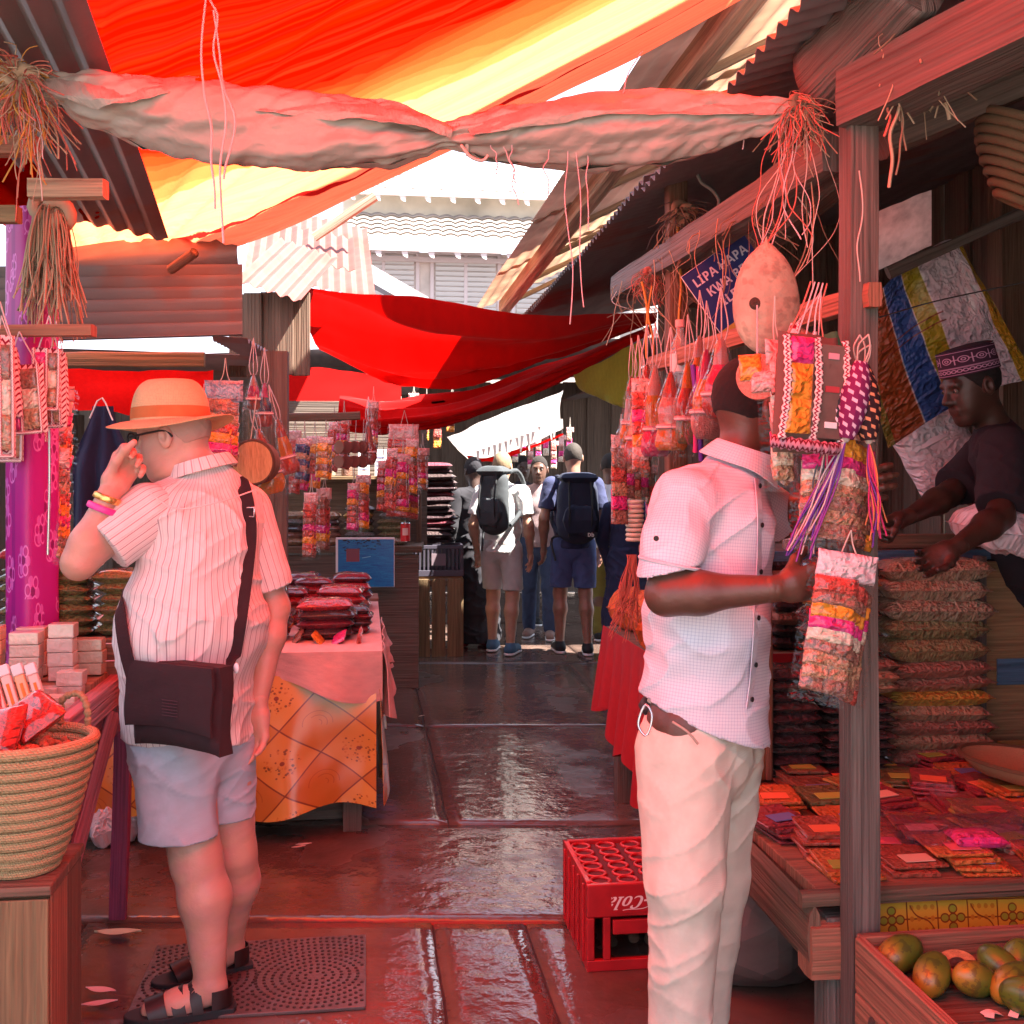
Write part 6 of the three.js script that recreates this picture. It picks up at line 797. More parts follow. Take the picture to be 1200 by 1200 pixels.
  bagStack({ at: on(-0.3, -1.2), n: 5, w: 0.2, t: 0.045, d: 0.2, mats: [spice.red, spice.deep, spice.red], what: 'glossy red bag', where: 'the centre stack, pink cloth', group: 'centre stack on the pink cloth' });
  for (let k = 0; k < 16; k++) { const q = mesh('spice_sachet', fpil(0.07, 0.1, 0.018, k % 5), [sachetM.rd, sachetM.mg, sachetM.or, sachetM.br][k % 4]); q.position.copy(on(-0.05 - (k % 8) * 0.09, -0.2 - Math.floor(k / 8) * 0.42 - rr(0, 0.08), 0.012)); q.rotation.set(-1.3 + rr(-0.2, 0.2), rr(0, 3), 0); tag(q, `small loose ${['red', 'magenta', 'orange', 'brown'][k % 4]} sachet lying on the pink cloth`, 'sachet', 'loose sachets on the pink cloth'); }
  const cb = mesh('carton', bx(0.3, 0.2, 0.3, 0.004), matte(0.2, 0.1, 0.07)); cb.position.copy(on(-0.1, -1.95, 0.0)).setY(0.7); cb.rotation.y = TH; tag(cb, 'brown carton at the far corner of the cloth table', 'carton');
  for (let k = 0; k < 3; k++) { const b = coneBag(['orange spice cone standing on the pink cloth', 'slim red wrapped roll leaning on the pink cloth', 'small dark red cone standing on the pink cloth'][k], on(-0.4 + k * -0.09, -0.62 - k * 0.05), 0.3, [0.26, 0.3, 0.2][k], [0.045, 0.03, 0.035][k], [['or', 'mg', 'or'], ['pk', 'rd', 'rd'], ['rd', 'br']][k], { cord: 0.03 }); b.rotation.z = [0.1, 0.25, -0.1][k]; }
}
function rmat(m, k) { const c = m.clone(); c.map = rep(m.map, k, k); c.map.rotation = 0.7; return c; }
// ---------------------------------------------------------------- shelf stall farther on
{
  const t = thing('shelf_counter', 'dark wooden counter with a shelf of jars and packets behind the cloth table', 'counter', P(400, 560, 7.9).setY(0), 0.06), top = 1.5 - (640 - 560) / 1300 * 7.9;
  mesh('counter_top', bx(1.35, 0.045, 0.6, 0.005), M.woodBrown, t).position.set(-0.1, top - 0.0225, -0.25); mesh('front_board', bx(1.3, top - 0.06, 0.03, 0.004), M.woodDark, t).position.set(-0.1, (top - 0.06) / 2, 0.0); mesh('shelf_board', bx(1.3, 0.025, 0.25, 0.004), M.woodTan, t).position.set(-0.1, 1.5, -0.42); mesh('back_board', bx(1.4, 1.1, 0.02, 0.003), M.woodDark, t).position.set(-0.1, top + 0.52, -0.56);
  for (const x of [-0.74, 0.54]) mesh('upright', bx(0.04, 1.0, 0.05, 0.004), M.woodBrown, t).position.set(x, top + 0.5, -0.42);
  const at = (x, y, z) => new V3(x, y, z).applyAxisAngle(new V3(0, 1, 0), 0.06).add(t.position);
  [[-0.62, [spice.dark, spice.grey, spice.dark]], [-0.36, [spice.tan, spice.brown, spice.clove, spice.grey]], [-0.12, [spice.tan, spice.brown, spice.brown, spice.clove]], [0.12, [spice.clove, spice.grey, spice.olive, spice.clove, spice.yellow]], [0.36, [spice.pale, spice.olive, spice.olive, spice.olive, spice.grey]]].forEach(([x, m], i) => { bagStack({ at: at(x, top, -0.14), n: m.length + 1, w: 0.22, t: 0.058, d: 0.2, turn: 0.06, mats: m, what: 'plump spice bag', where: ['the end stack on the dark counter', 'the grey-topped stack on the dark counter', 'the brown stack on the dark counter', 'the yellow-topped stack on the dark counter', 'the olive stack on the dark counter'][i], group: `counter stack ${['one', 'two', 'three', 'four', 'five'][i]}`, sink: 0.8 }); });
  for (let k = 0; k < 9; k++) { const x = -0.62 + k * 0.125, isB = k > 5, b = thing(isB ? 'white_carton' : 'spice_jar', isB ? 'white carton with grey print on the shelf above the counter' : ['yellow label jar on the shelf above the counter', 'pale jar on the shelf above the counter', 'brown jar on the shelf above the counter'][k % 3], isB ? 'carton' : 'jar', at(x, 1.513, -0.4), 0.06, isB ? 'cartons on the shelf' : 'jars on the shelf'); if (isB) { mesh('box', bx(0.085, 0.2, 0.06, 0.003).translate(0, 0.1, 0), M.white, b); for (let q = 0; q < 4; q++) mesh('printed_line', bx(0.06, 0.01, 0.002, 0.0005).translate(0, 0.05 + q * 0.03, 0.0305), matte(0.2, 0.22, 0.35), b); } else { mesh('glass', new THREE.LatheGeometry([[0, 0], [0.04, 0], [0.043, 0.006], [0.043, 0.1], [0.036, 0.112], [0, 0.112]].map((p) => new THREE.Vector2(...p)), 16), bagM([0.5, 0.4, 0.25][k % 3], [0.35, 0.3, 0.1][k % 3], [0.08, 0.2, 0.06][k % 3], 'powder', 9), b); mesh('lid', new THREE.CylinderGeometry(0.038, 0.038, 0.018, 16).translate(0, 0.12, 0), M.brass, b); } }
  const bl = thing('blue_board', 'glossy blue board with a brown square leaning under the counter', 'board', P(428, 688, 7.6), 0.05); const bt = canvasTex(256, 256, (c, w, h) => { const r = rng(4); c.fillStyle = '#0a6fae'; c.fillRect(0, 0, w, h); for (let k = 0; k < 500; k++) { c.fillStyle = `rgba(${r() < 0.5 ? '20,150,200' : '8,70,140'},0.25)`; c.fillRect(r() * w, r() * h, 4 + r() * 40, 2 + r() * 5); } for (let k = 0; k < 70; k++) { c.fillStyle = 'rgba(5,20,40,0.7)'; c.fillRect(20 + r() * 170, Math.pow(r(), 2) * 60, 3 + r() * 12, 2 + r() * 6); } c.fillStyle = '#7d4250'; c.fillRect(38, 50, 60, 70); c.strokeStyle = '#8fd0e0'; c.lineWidth = 3; c.beginPath(); c.moveTo(110, 100); c.lineTo(150, 92); c.stroke(); });
  mesh('board', bx(0.4, 0.34, 0.02, 0.003).translate(0, 0.17, 0), M.white, bl); mesh('print', panel(0.38, 0.325).translate(0.006, 0.165, 0.0112), std(C(1, 1, 1), { map: bt, roughness: 0.3 }), bl);
  const tin = thing('red_tin', 'small red printed tin standing at the counter corner', 'tin', P(475, 634, 7.6), 0.1); mesh('can', new THREE.CylinderGeometry(0.034, 0.034, 0.12, 18).translate(0, 0.06, 0), matte(0.6, 0.02, 0.03, { roughness: 0.35 }), tin); mesh('lid', new THREE.CylinderGeometry(0.032, 0.034, 0.008, 18).translate(0, 0.124, 0), M.silver, tin); mesh('print_patch', new THREE.CylinderGeometry(0.0346, 0.0346, 0.05, 18, 1, true, -0.6, 1.2).translate(0, 0.065, 0), matte(0.8, 0.6, 0.55, { side: THREE.DoubleSide }), tin);
  // slatted crate, plastic crate and dark packets
  const sc = thing('slatted_crate', 'tall pale wooden crate with upright slats below the plastic crate', 'crate', P(513, 560, 9.5).setY(0), 0.1), sh = 1.5 - (676 - 560) / 1300 * 9.5; for (let k = 0; k < 3; k++) mesh('slat', bx(0.115, sh, 0.02, 0.003), M.woodTan, sc).position.set(-0.13 + k * 0.13, sh / 2, 0.2); for (let k = 0; k < 3; k++) mesh('slat', bx(0.02, sh, 0.12, 0.003), M.woodTan, sc).position.set(0.2, sh / 2, 0.12 - k * 0.14); mesh('rail', bx(0.38, 0.05, 0.02), M.woodBrown, sc).position.set(0, sh - 0.04, 0.175); mesh('rail', bx(0.38, 0.05, 0.02), M.woodBrown, sc).position.set(0, 0.04, 0.175); mesh('top_board', bx(0.4, 0.02, 0.38, 0.003), M.woodTan, sc).position.set(0, sh + 0.011, 0);
  const pc = thing('plastic_crate', 'dark plastic crate with slotted sides on the slatted crate', 'crate', P(513, 560, 9.5).setY(sh + 0.022), 0.1), pm = matte(0.06, 0.05, 0.07, { roughness: 0.5 }); for (const z of [0.19, -0.19]) { mesh('top_rim', bx(0.42, 0.03, 0.02, 0.003), pm, pc).position.set(0, 0.245, z); mesh('bottom_rim', bx(0.42, 0.05, 0.02, 0.003), pm, pc).position.set(0, 0.025, z); for (let k = 0; k < 12; k++) mesh('slot_bar', bx(0.015, 0.19, 0.015, 0.002), pm, pc).position.set(-0.19 + k * 0.0345, 0.14, z); } for (const x of [-0.2, 0.2]) mesh('end_panel', bx(0.02, 0.26, 0.36, 0.003), pm, pc).position.set(x, 0.13, 0); mesh('floor_panel', bx(0.38, 0.012, 0.36, 0.002), pm, pc).position.set(0, 0.012, 0); mesh('grey_plate', bx(0.12, 0.1, 0.006, 0.002), matte(0.2, 0.14, 0.16), pc).position.set(0, 0.14, 0.202);
  const pt = P(513, 560, 9.5).setY(sh + 0.29);
  bagStack({ at: pt.clone().add(new V3(-0.02, 0, 0.05)), n: 14, w: 0.36, t: 0.062, d: 0.3, mats: [spice.dark, spice.clove, spice.dark, spice.deep, spice.dark], what: 'glossy dark packet', where: 'the tall stack on the plastic crate', group: 'tall stack on the plastic crate', jit: 0.03, sink: 0.78, turn: 0.1 });
  for (let k = 0; k < 10; k++) spiceBundle('dim red sachet strip in the row over the far left shelves', P(395 + k * 15, 505 + (k % 3) * 9, 8.9), 0.1, 0.1, 0.3, ['rd', 'br', 'mg', 'rd', 'or'].slice(k % 3), { fan: 0, film: false, group: 'strips over the far shelves' });
}
// ---------------------------------------------------------------- right spice table
{
  const y = 0.55, o = A(1.04, 0, 2.56), t = thing('spice_table', 'low rough wooden table with a yellow tile-patterned apron, covered in spice packets', 'table', o, TH), W = 1.5, L = 1.2;
  for (let k = 0; k < 6; k++) mesh('top_plank', bx(W, 0.03, L / 6 - 0.004, 0.004), M.woodRed, t).position.set(W / 2, y - 0.015, -(k + 0.5) * L / 6);
  mesh('front_board', timber(new V3(-0.05, y - 0.012, 0.018), new V3(W, y - 0.012, 0.018), 0.03, 0.038), M.woodBrown, t); mesh('side_board', timber(new V3(-0.02, y - 0.10, 0.03), new V3(-0.02, y - 0.07, -L), 0.035, 0.15, 0.01), M.woodBrown, t); mesh('corner_block', timber(new V3(-0.03, y - 0.13, 0.0), new V3(0.12, y - 0.13, 0.0), 0.09, 0.13, 0.01), M.woodRed, t);
  for (const [x, z] of [[0.06, -0.02], [W - 0.1, -0.05], [0.05, -L + 0.08], [W - 0.1, -L + 0.08]]) mesh('leg', bx(0.09, y - 0.06, 0.08, 0.006), M.beamPost, t).position.set(x, (y - 0.06) / 2, z);
  const yt = canvasTex(512, 128, (c, w, h) => { c.fillStyle = '#c8902c'; c.fillRect(0, 0, w, h); c.lineWidth = 5; for (let i = 0; i < 4; i++) { const x = i * 128 + 64; c.strokeStyle = '#7a3a14'; c.strokeRect(i * 128, 4, 128, h - 8); c.beginPath(); c.moveTo(i * 128, 64); c.lineTo(i * 128 + 128, 64); c.stroke(); if (i % 2) { for (const [dx, dy] of [[0, 0], [0, -30], [0, 30], [-34, 0], [34, 0]]) { c.fillStyle = '#8f8a2a'; c.beginPath(); c.ellipse(x + dx, 64 + dy, 17, 14, 0, 0, 7); c.fill(); c.stroke(); } } else { c.fillStyle = '#b3701e'; for (let k = 0; k < 12; k++) { c.beginPath(); c.arc(x - 44 + (k % 4) * 29, 26 + Math.floor(k / 4) * 38, 9, 0, 7); c.fill(); } c.beginPath(); c.moveTo(x - 50, 110); c.bezierCurveTo(x - 20, 40, x + 20, 90, x + 50, 20); c.stroke(); } } });
  mesh('tiled_apron', sheet((s, q) => new V3(0.06 + s * W, y - 0.034 - 0.085 * q + 0.004 * Math.sin(s * 14), 0.012 + 0.01 * q + 0.004 * fbm(s * 12, q * 3, 4)), 60, 4, 1, 1, 0.002), phy(C(1, 1, 1), { map: rep(yt, 5, 1), roughness: 0.35, clearcoat: 0.5 }), t);
  const at = (x, z, h = 0) => new V3(x, y + 0.002 + h, z).applyAxisAngle(new V3(0, 1, 0), TH).add(o);
  // flat packets, laid in overlapping fans over the whole top
  const env = [bx(0.13, 0.009, 0.16, 0.003), bx(0.12, 0.012, 0.15, 0.003), bx(0.14, 0.008, 0.15, 0.003)], lab = bx(0.075, 0.002, 0.05, 0.0006);
  const kinds = [['orange', 0.62, 0.16, 0.03], ['rust red', 0.42, 0.08, 0.04], ['brown', 0.26, 0.11, 0.06], ['ochre', 0.44, 0.25, 0.05], ['olive', 0.17, 0.15, 0.05], ['cream', 0.55, 0.42, 0.28], ['dark plum', 0.09, 0.03, 0.05], ['deep red', 0.32, 0.03, 0.04]], labs = [matte(0.75, 0.16, 0.06), matte(0.35, 0.42, 0.06), matte(0.7, 0.42, 0.3), matte(0.14, 0.16, 0.4), matte(0.75, 0.3, 0.05), matte(0.7, 0.12, 0.15)];
  let np = 0;
  for (let i = 0; i < 7; i++) for (let j = 0; j < 8; j++) {
    const x = 0.1 + j * 0.18 + rr(-0.02, 0.02), z = -0.1 - i * 0.145 + rr(-0.015, 0.015), n = 2 + Math.floor(R() * 3), kd = kinds[Math.floor(R() * 8)], a0 = TH + rr(-0.35, 0.35), dx = rr(-0.018, 0.018), dz = rr(0.004, 0.02);
    for (let k = 0; k < n; k++) { const p = thing('spice_packet', `flat ${kd[0]} spice packet in clear film lying on the low table`, 'packet', at(x + dx * k, z - dz * k, 0.006 + k * 0.012), a0 + rr(-0.12, 0.12), `${kd[0]} packets on the low table`); p.rotation.z = rr(-0.03, 0.03); p.rotation.x = rr(0, 0.05); mesh('sachet', env[(i + j + k) % 3], bagM(kd[1], kd[2], kd[3], 'powder', 7), p); if (k === n - 1 || R() < 0.4) mesh('paper_label', lab, labs[(i * 3 + j + k) % 6], p).position.set(rr(-0.02, 0.02), 0.0072, 0.03); np++; }
  }
  // loose violet film
  for (const [x, z, s, c] of [[0.42, -0.22, 0.3, [0.5, 0.28, 0.45]], [0.68, -0.3, 0.26, [0.55, 0.3, 0.42]]]) { const f = mesh('film_bag', sheet((u, v) => new V3((u - 0.5) * s * 1.3, 0.045 + 0.028 * fbm(u * 5, v * 4, s * 9, 4) - 0.03 * Math.pow(Math.abs(v - 0.5) * 2, 3), (v - 0.5) * s * 0.8), 26, 20, s, s), phy(C(c[0] * 1.5, c[1] * 2, c[2] * 1.7), { transmission: 0.96, roughness: 0.08, bumpMap: rep(TX.crinkle, 4, 4), bumpScale: 0.006, side: THREE.DoubleSide })); f.position.copy(at(x, z, 0.035)); f.rotation.y = TH - 0.3; tag(f, s > 0.28 ? 'large crinkled violet film bag lying over the packets' : 'smaller violet film bag beside the winnowing tray', 'film bag'); }
  const mp = mesh('spice_packet', pillow(0.13, 0.03, 0.1, 8), sachetM.mg); mp.position.copy(at(0.46, -0.12, 0.06)); tag(mp, 'bright magenta packet half under the violet film', 'packet');
  // round winnowing tray
  const wt = thing('winnowing_tray', 'shallow round woven tray at the edge of the packets', 'tray', at(0.93, -0.62, 0.05), 0); wt.rotation.z = -0.1; mesh('woven_dish', new THREE.LatheGeometry([[0, 0], [0.1, 0.004], [0.17, 0.022], [0.2, 0.05], [0.206, 0.056], [0.208, 0.048], [0.17, 0.014], [0.1, -0.004], [0, -0.006]].map((p) => new THREE.Vector2(...p)), 44), std(C(0.38, 0.24, 0.12), { map: rep(TX.straw, 14, 3), bumpMap: rep(TX.straw, 14, 3), bumpScale: 0.003 }), wt); mesh('rim_cord', new THREE.TorusGeometry(0.207, 0.006, 6, 48).rotateX(Math.PI / 2).translate(0, 0.053, 0), M.woodTan, wt);
  // bags stacked along the back of the table
  const bk = (x, m, n, w, th, what, where, z = -L + 0.14, y0 = 0) => bagStack({ at: at(x, z, y0), n, w, t: th, d: 0.2, mats: m, what, where, group: where, sink: 0.8, jit: 0.008 });
  bk(0.10, [spice.dark, spice.clove], 7, 0.2, 0.062, 'bag with glints', 'the inner dark stack, spice table', -0.98); bk(0.31, [spice.clove, spice.dark], 10, 0.17, 0.042, 'flat bag', 'the dark stack behind the corner post', -0.98);
  bk(0.52, [spice.clove], 9, 0.24, 0.034, 'thin bag', 'the neat stack beside the corner post', -0.98); bk(0.56, [spice.tan, spice.tan, spice.brown], 3, 0.2, 0.042, 'powder bag', 'the pile on the neat dark stack', -1.0, 0.255); bk(0.50, [spice.pale, spice.dark, spice.dark, spice.yellow, spice.yellow, spice.dark], 6, 0.22, 0.065, 'plump bag', 'the uneven pile under the blue plank', -1.02, 0.36);
  bk(0.84, [spice.brown, spice.tan, spice.brown, spice.tan, spice.yellow, spice.brown, spice.brown], 7, 0.38, 0.06, 'powder bag', 'the tall powder stack beside the cabinet', -1.06); bk(0.84, [spice.olive, spice.olive, spice.pale, spice.pale, spice.pale], 5, 0.38, 0.082, 'bag of pods', 'the pod stack under the blue plank', -1.06, 0.34);
  // blue shelf plank and counter
  const sh = thing('shelf_plank', 'blue edged wooden shelf above the stacked bags', 'shelf', at(0.1, -L + 0.02, 0).setY(1.235), TH); mesh('blue_edge', bx(1.5, 0.034, 0.03, 0.004), M.woodBlue, sh).position.set(0.62, 0, 0.02); mesh('plank', bx(1.5, 0.03, 0.4, 0.004), M.woodGrey, sh).position.set(0.62, 0.002, -0.196); mesh('back_ledge', bx(1.2, 0.05, 0.05, 0.004), M.woodBrown, sh).position.set(0.9, 0.043, -0.05);
  const cab = thing('wooden_cabinet', 'brown wooden cabinet side with a blue patch at the end of the bags', 'cabinet', at(1.06, -L + 0.06), TH); mesh('side_panel', bx(0.7, 0.66, 0.03, 0.004).translate(0.35, 0.33, 0), M.woodTan, cab); mesh('stile', bx(0.03, 0.68, 0.05, 0.004).translate(0, 0.34, 0.01), M.woodGrey, cab); mesh('blue_patch', bx(0.2, 0.09, 0.006, 0.002).translate(0.16, 0.28, 0.019), M.woodBlue, cab);
  // bottle, jars on the shelf
  const bt = (label, p, h, m, cm) => { const b = thing('clear_bottle', label, 'bottle', p, 0); mesh('bottle', new THREE.LatheGeometry([[0, 0], [0.032, 0], [0.034, 0.008], [0.034, h * 0.55], [0.031, h * 0.6], [0.034, h * 0.66], [0.013, h * 0.88], [0.013, h]].map((q) => new THREE.Vector2(...q)), 20), m, b); mesh('cap', new THREE.CylinderGeometry(0.016, 0.016, 0.024, 14).translate(0, h + 0.01, 0), cm, b); mesh('paper_label', new THREE.CylinderGeometry(0.0348, 0.0348, h * 0.3, 20, 1, true).translate(0, h * 0.38, 0), matte(0.6, 0.66, 0.66, { side: THREE.DoubleSide }), b); return b; };
  const clearM = phy(C(0.95, 0.97, 1), { transmission: 0.9, roughness: 0.08, side: THREE.DoubleSide });
  bt('clear bottle with pale label standing on the blue shelf', at(0.4, -L + 0.05).setY(1.254), 0.17, clearM, M.white); bt('second clear bottle beside it on the blue shelf', at(0.48, -L + 0.02).setY(1.254), 0.15, clearM, M.white);
  bt('clear plastic water bottle with pink cap hanging upright on orange cord', P(797, 452, 3.75), 0.2, clearM, matte(0.75, 0.35, 0.33));
  // upright bundles of bark behind the man
  for (let k = 0; k < 12; k++) { const q = at(-0.02 + k * 0.021 + rr(-0.004, 0.004), -0.9 + rr(-0.02, 0.02), 0); tag(mesh('bark_stick', tube([G(q, 0.56), G(q, 0.95).add(new V3(rr(-0.01, 0.01), 0, 0)), G(q, 1.36).add(new V3(rr(-0.02, 0.02), 0, 0))], rr(0.009, 0.014), 7, 8), pick([M.woodRed, cached('bark', () => woodM(0.5, 0.17, 0.06)), M.woodBrown])), 'tall orange brown bark stick standing behind the pale shirt', 'stick', 'upright bark sticks'); }
  // white bags and OMAN bag by the vendor
  const wb = std(C(0.62, 0.6, 0.64), { roughness: 0.45, bumpMap: rep(TX.crinkle, 3, 3), bumpScale: 0.01 });
  const omT = canvasTex(512, 256, (c, w, h) => { c.fillStyle = '#cfcad2'; c.fillRect(0, 0, w, h); c.fillStyle = '#a3182c'; c.font = 'bold 120px sans-serif'; c.textAlign = 'center'; c.fillText('OMAN', w / 2, 150); });
  const om = thing('white_sack', 'white sack lettered OMAN in red behind the vendor', 'sack', P(1100, 530, 4.55), -0.1); om.rotation.z = 0.5; omT.flipY = true; omT.repeat.set(1, -1); omT.offset.set(0, 1); const sg = pillow(0.3, 0.14, 0.36, 6, 20, 14, 1.6).rotateX(Math.PI / 2); mesh('sack_cloth', sg, wb, om); mesh('lettering', sheet((s, q) => new V3((s - 0.5) * 0.19, 0.14 - q * 0.09, 0.079 - 0.10 * (s - 0.5) * (s - 0.5) - 0.03 * (1 - q)), 10, 4, 1, 1), std(C(1, 1, 1), { map: omT, roughness: 0.5 }), om);
  const hb = mesh('white_sack', pillow(0.26, 0.14, 0.3, 11, 20, 14, 2), wb); hb.position.copy(P(1178, 632, 3.62)).setY(1.33); hb.rotation.set(0.1, 0.2, -0.1); tag(hb, 'crumpled white bag lying on the blue edged shelf', 'sack');
  // raised floor the vendor stands on
  tag(mesh('stall_floor', bx(2.0, 0.24, 1.6, 0.01).applyMatrix4(new THREE.Matrix4().makeRotationY(TH).setPosition(A(2.55, 0.125, 4.25))), M.woodBrown), 'raised plank floor inside the right stall where the vendor stands', 'platform');
  // stone and debris under the table
  const rk = new THREE.IcosahedronGeometry(0.17, 4), rp = rk.attributes.position; for (let i = 0; i < rp.count; i++) { const v = new V3().fromBufferAttribute(rp, i), f = 1 + 0.3 * fbm(v.x * 6, v.y * 6, v.z * 6, 4); rp.setXYZ(i, v.x * f * 1.3, Math.max(-0.13, v.y * f), v.z * f); } rk.computeVertexNormals(); const rock = mesh('boulder', rk, std(C(0.16, 0.12, 0.11), { map: TX.grime })); rock.position.copy(P(880, 560, 3.35)).setY(0.13); tag(rock, 'rough grey boulder under the spice table', 'stone');
}
// ---------------------------------------------------------------- mango crate
{
  const y = 0.5, o = A(1.075, 0, 2.44), t = thing('mango_crate', 'red brown wooden crate of mangoes in front of the spice table', 'crate', o, TH), W = 0.75, L = 0.62;
  const rim = (n, w, h, d, x, yy, z) => mesh(n, bx(w, h, d, 0.005), M.woodRed, t).position.set(x, yy, z);
  rim('back_board', W, 0.1, 0.022, W / 2, y - 0.05, 0.012); for (let k = 0; k < 4; k++) rim('side_board', 0.024, 0.115, L, 0.0, y - 0.058 - k * 0.12, 0.02 + L / 2); rim('side_board', 0.024, 0.1, L, W, y - 0.05, 0.02 + L / 2); rim('front_board', W, 0.1, 0.022, W / 2, y - 0.05, L + 0.03); for (let k = 0; k < 3; k++) rim('lower_back_board', W, 0.115, 0.022, W / 2, y - 0.18 - k * 0.12, 0.012);
  for (let k = 0; k < 5; k++) mesh('floor_slat', bx(W - 0.03, 0.014, L / 5 - 0.004, 0.003), M.woodBrown, t).position.set(W / 2, y - 0.075, 0.03 + (k + 0.5) * L / 5);
  mesh('post', bx(0.05, y - 0.02, 0.05, 0.004), M.woodRed, t).position.set(0.04, (y - 0.02) / 2, 0.05); mesh('knot', new THREE.CylinderGeometry(0.022, 0.022, 0.006, 16).rotateZ(Math.PI / 2).scale(1, 1.25, 0.8), M.woodDark, t).position.set(-0.0125, y - 0.16, 0.11);
  const mt = tex(256, 128, (u, v) => { const k = sstep(0.4, 0.95, v + 0.25 * tfbm(u, v, 3, 3, 9, 4)), s = sstep(0.22, 0.3, tfbm(u, v, 24, 16, 5, 3)) * 0.4; return [lerp(0.12, 0.5, k) * (1 - s), lerp(0.19, 0.27, k) * (1 - s), lerp(0.02, 0.03, k)]; }), mm = phy(C(0.8, 0.85, 0.8), { map: mt, roughness: 0.4, clearcoat: 0.35, clearcoatRoughness: 0.3 });
  const mg = new THREE.SphereGeometry(0.045, 24, 18), mp = mg.attributes.position; for (let i = 0; i < mp.count; i++) { const x = mp.getX(i), yy = mp.getY(i), z = mp.getZ(i); mp.setXYZ(i, x * 0.92 + 0.006 * Math.sin(yy * 40), yy * 1.28 + 0.004 * x * 30 * Math.abs(x) * 10, z * 0.82); } mg.computeVertexNormals();
  const where = [[1054, 1106, 2.4, 'beside the back corner of the crate', 1.2, 0.4], [1092, 1137, 2.3, 'in front of the cut half', 1.0, 0.9], [1142, 1133, 2.28, 'green and largest, in the middle of the crate', 0.6, 0.2], [1193, 1106, 2.34, 'orange and green, against the back board', 1.3, 1.2], [1174, 1125, 2.33, 'half hidden behind the green one', 1.2, 2.2], [1188, 1143, 2.26, 'pale yellow, next to the largest', 1.1, 0.5], [1206, 1165, 2.2, 'cut off by the crate front', 0.8, 2.6], [1225, 1120, 2.3, 'near the far side board', 1.0, 0.3]];
  for (const [x, py, d, w, rx, ry] of where) { const m = mesh('mango', mg, mm); m.position.copy(P(x, py, d)).setY(y - 0.03); m.rotation.set(rx, ry, 1.35 + rr(-0.2, 0.2)); m.scale.setScalar(rr(0.92, 1.06)); tag(m, `mango ${w}`, 'mango', 'mangoes in the crate'); }
  const ht = thing('mango_half', 'dried cut mango half with a pale face among the mangoes', 'mango', P(1120, 1118, 2.36).setY(y - 0.035), 0.3); ht.rotation.x = 0.5; mesh('skin', new THREE.SphereGeometry(0.042, 18, 10, 0, 6.283, Math.PI / 2, Math.PI / 2).scale(1.15, 0.6, 0.85), M.woodTan, ht); mesh('flesh', new THREE.CylinderGeometry(0.041, 0.041, 0.006, 22).scale(1.13, 1, 0.83), std(C(0.6, 0.3, 0.12), { map: rep(TX.grime, 3, 3) }), ht); mesh('stone', new THREE.SphereGeometry(0.017, 12, 8).scale(1.3, 0.5, 0.8).translate(0, 0.003, 0), M.woodBrown, ht);
  for (const [x, py, a] of [[1162, 1190, 0.3], [1190, 1182, 0.9], [1072, 1124, 0.2], [1160, 1155, 1.1]]) { const p = mesh('paper_scrap', sheet((u, v) => new V3((u - 0.5) * 0.04, 0.004 * Math.sin(u * 4), (v - 0.5) * 0.018), 6, 2, 1, 1, 0.001), matte(0.75, 0.62, 0.5)); p.position.copy(P(x, py, 2.2)).setY(y - 0.062); p.rotation.y = a; tag(p, 'small torn cream paper scrap on the crate floor', 'paper scrap', 'paper scraps in the mango crate'); }
}
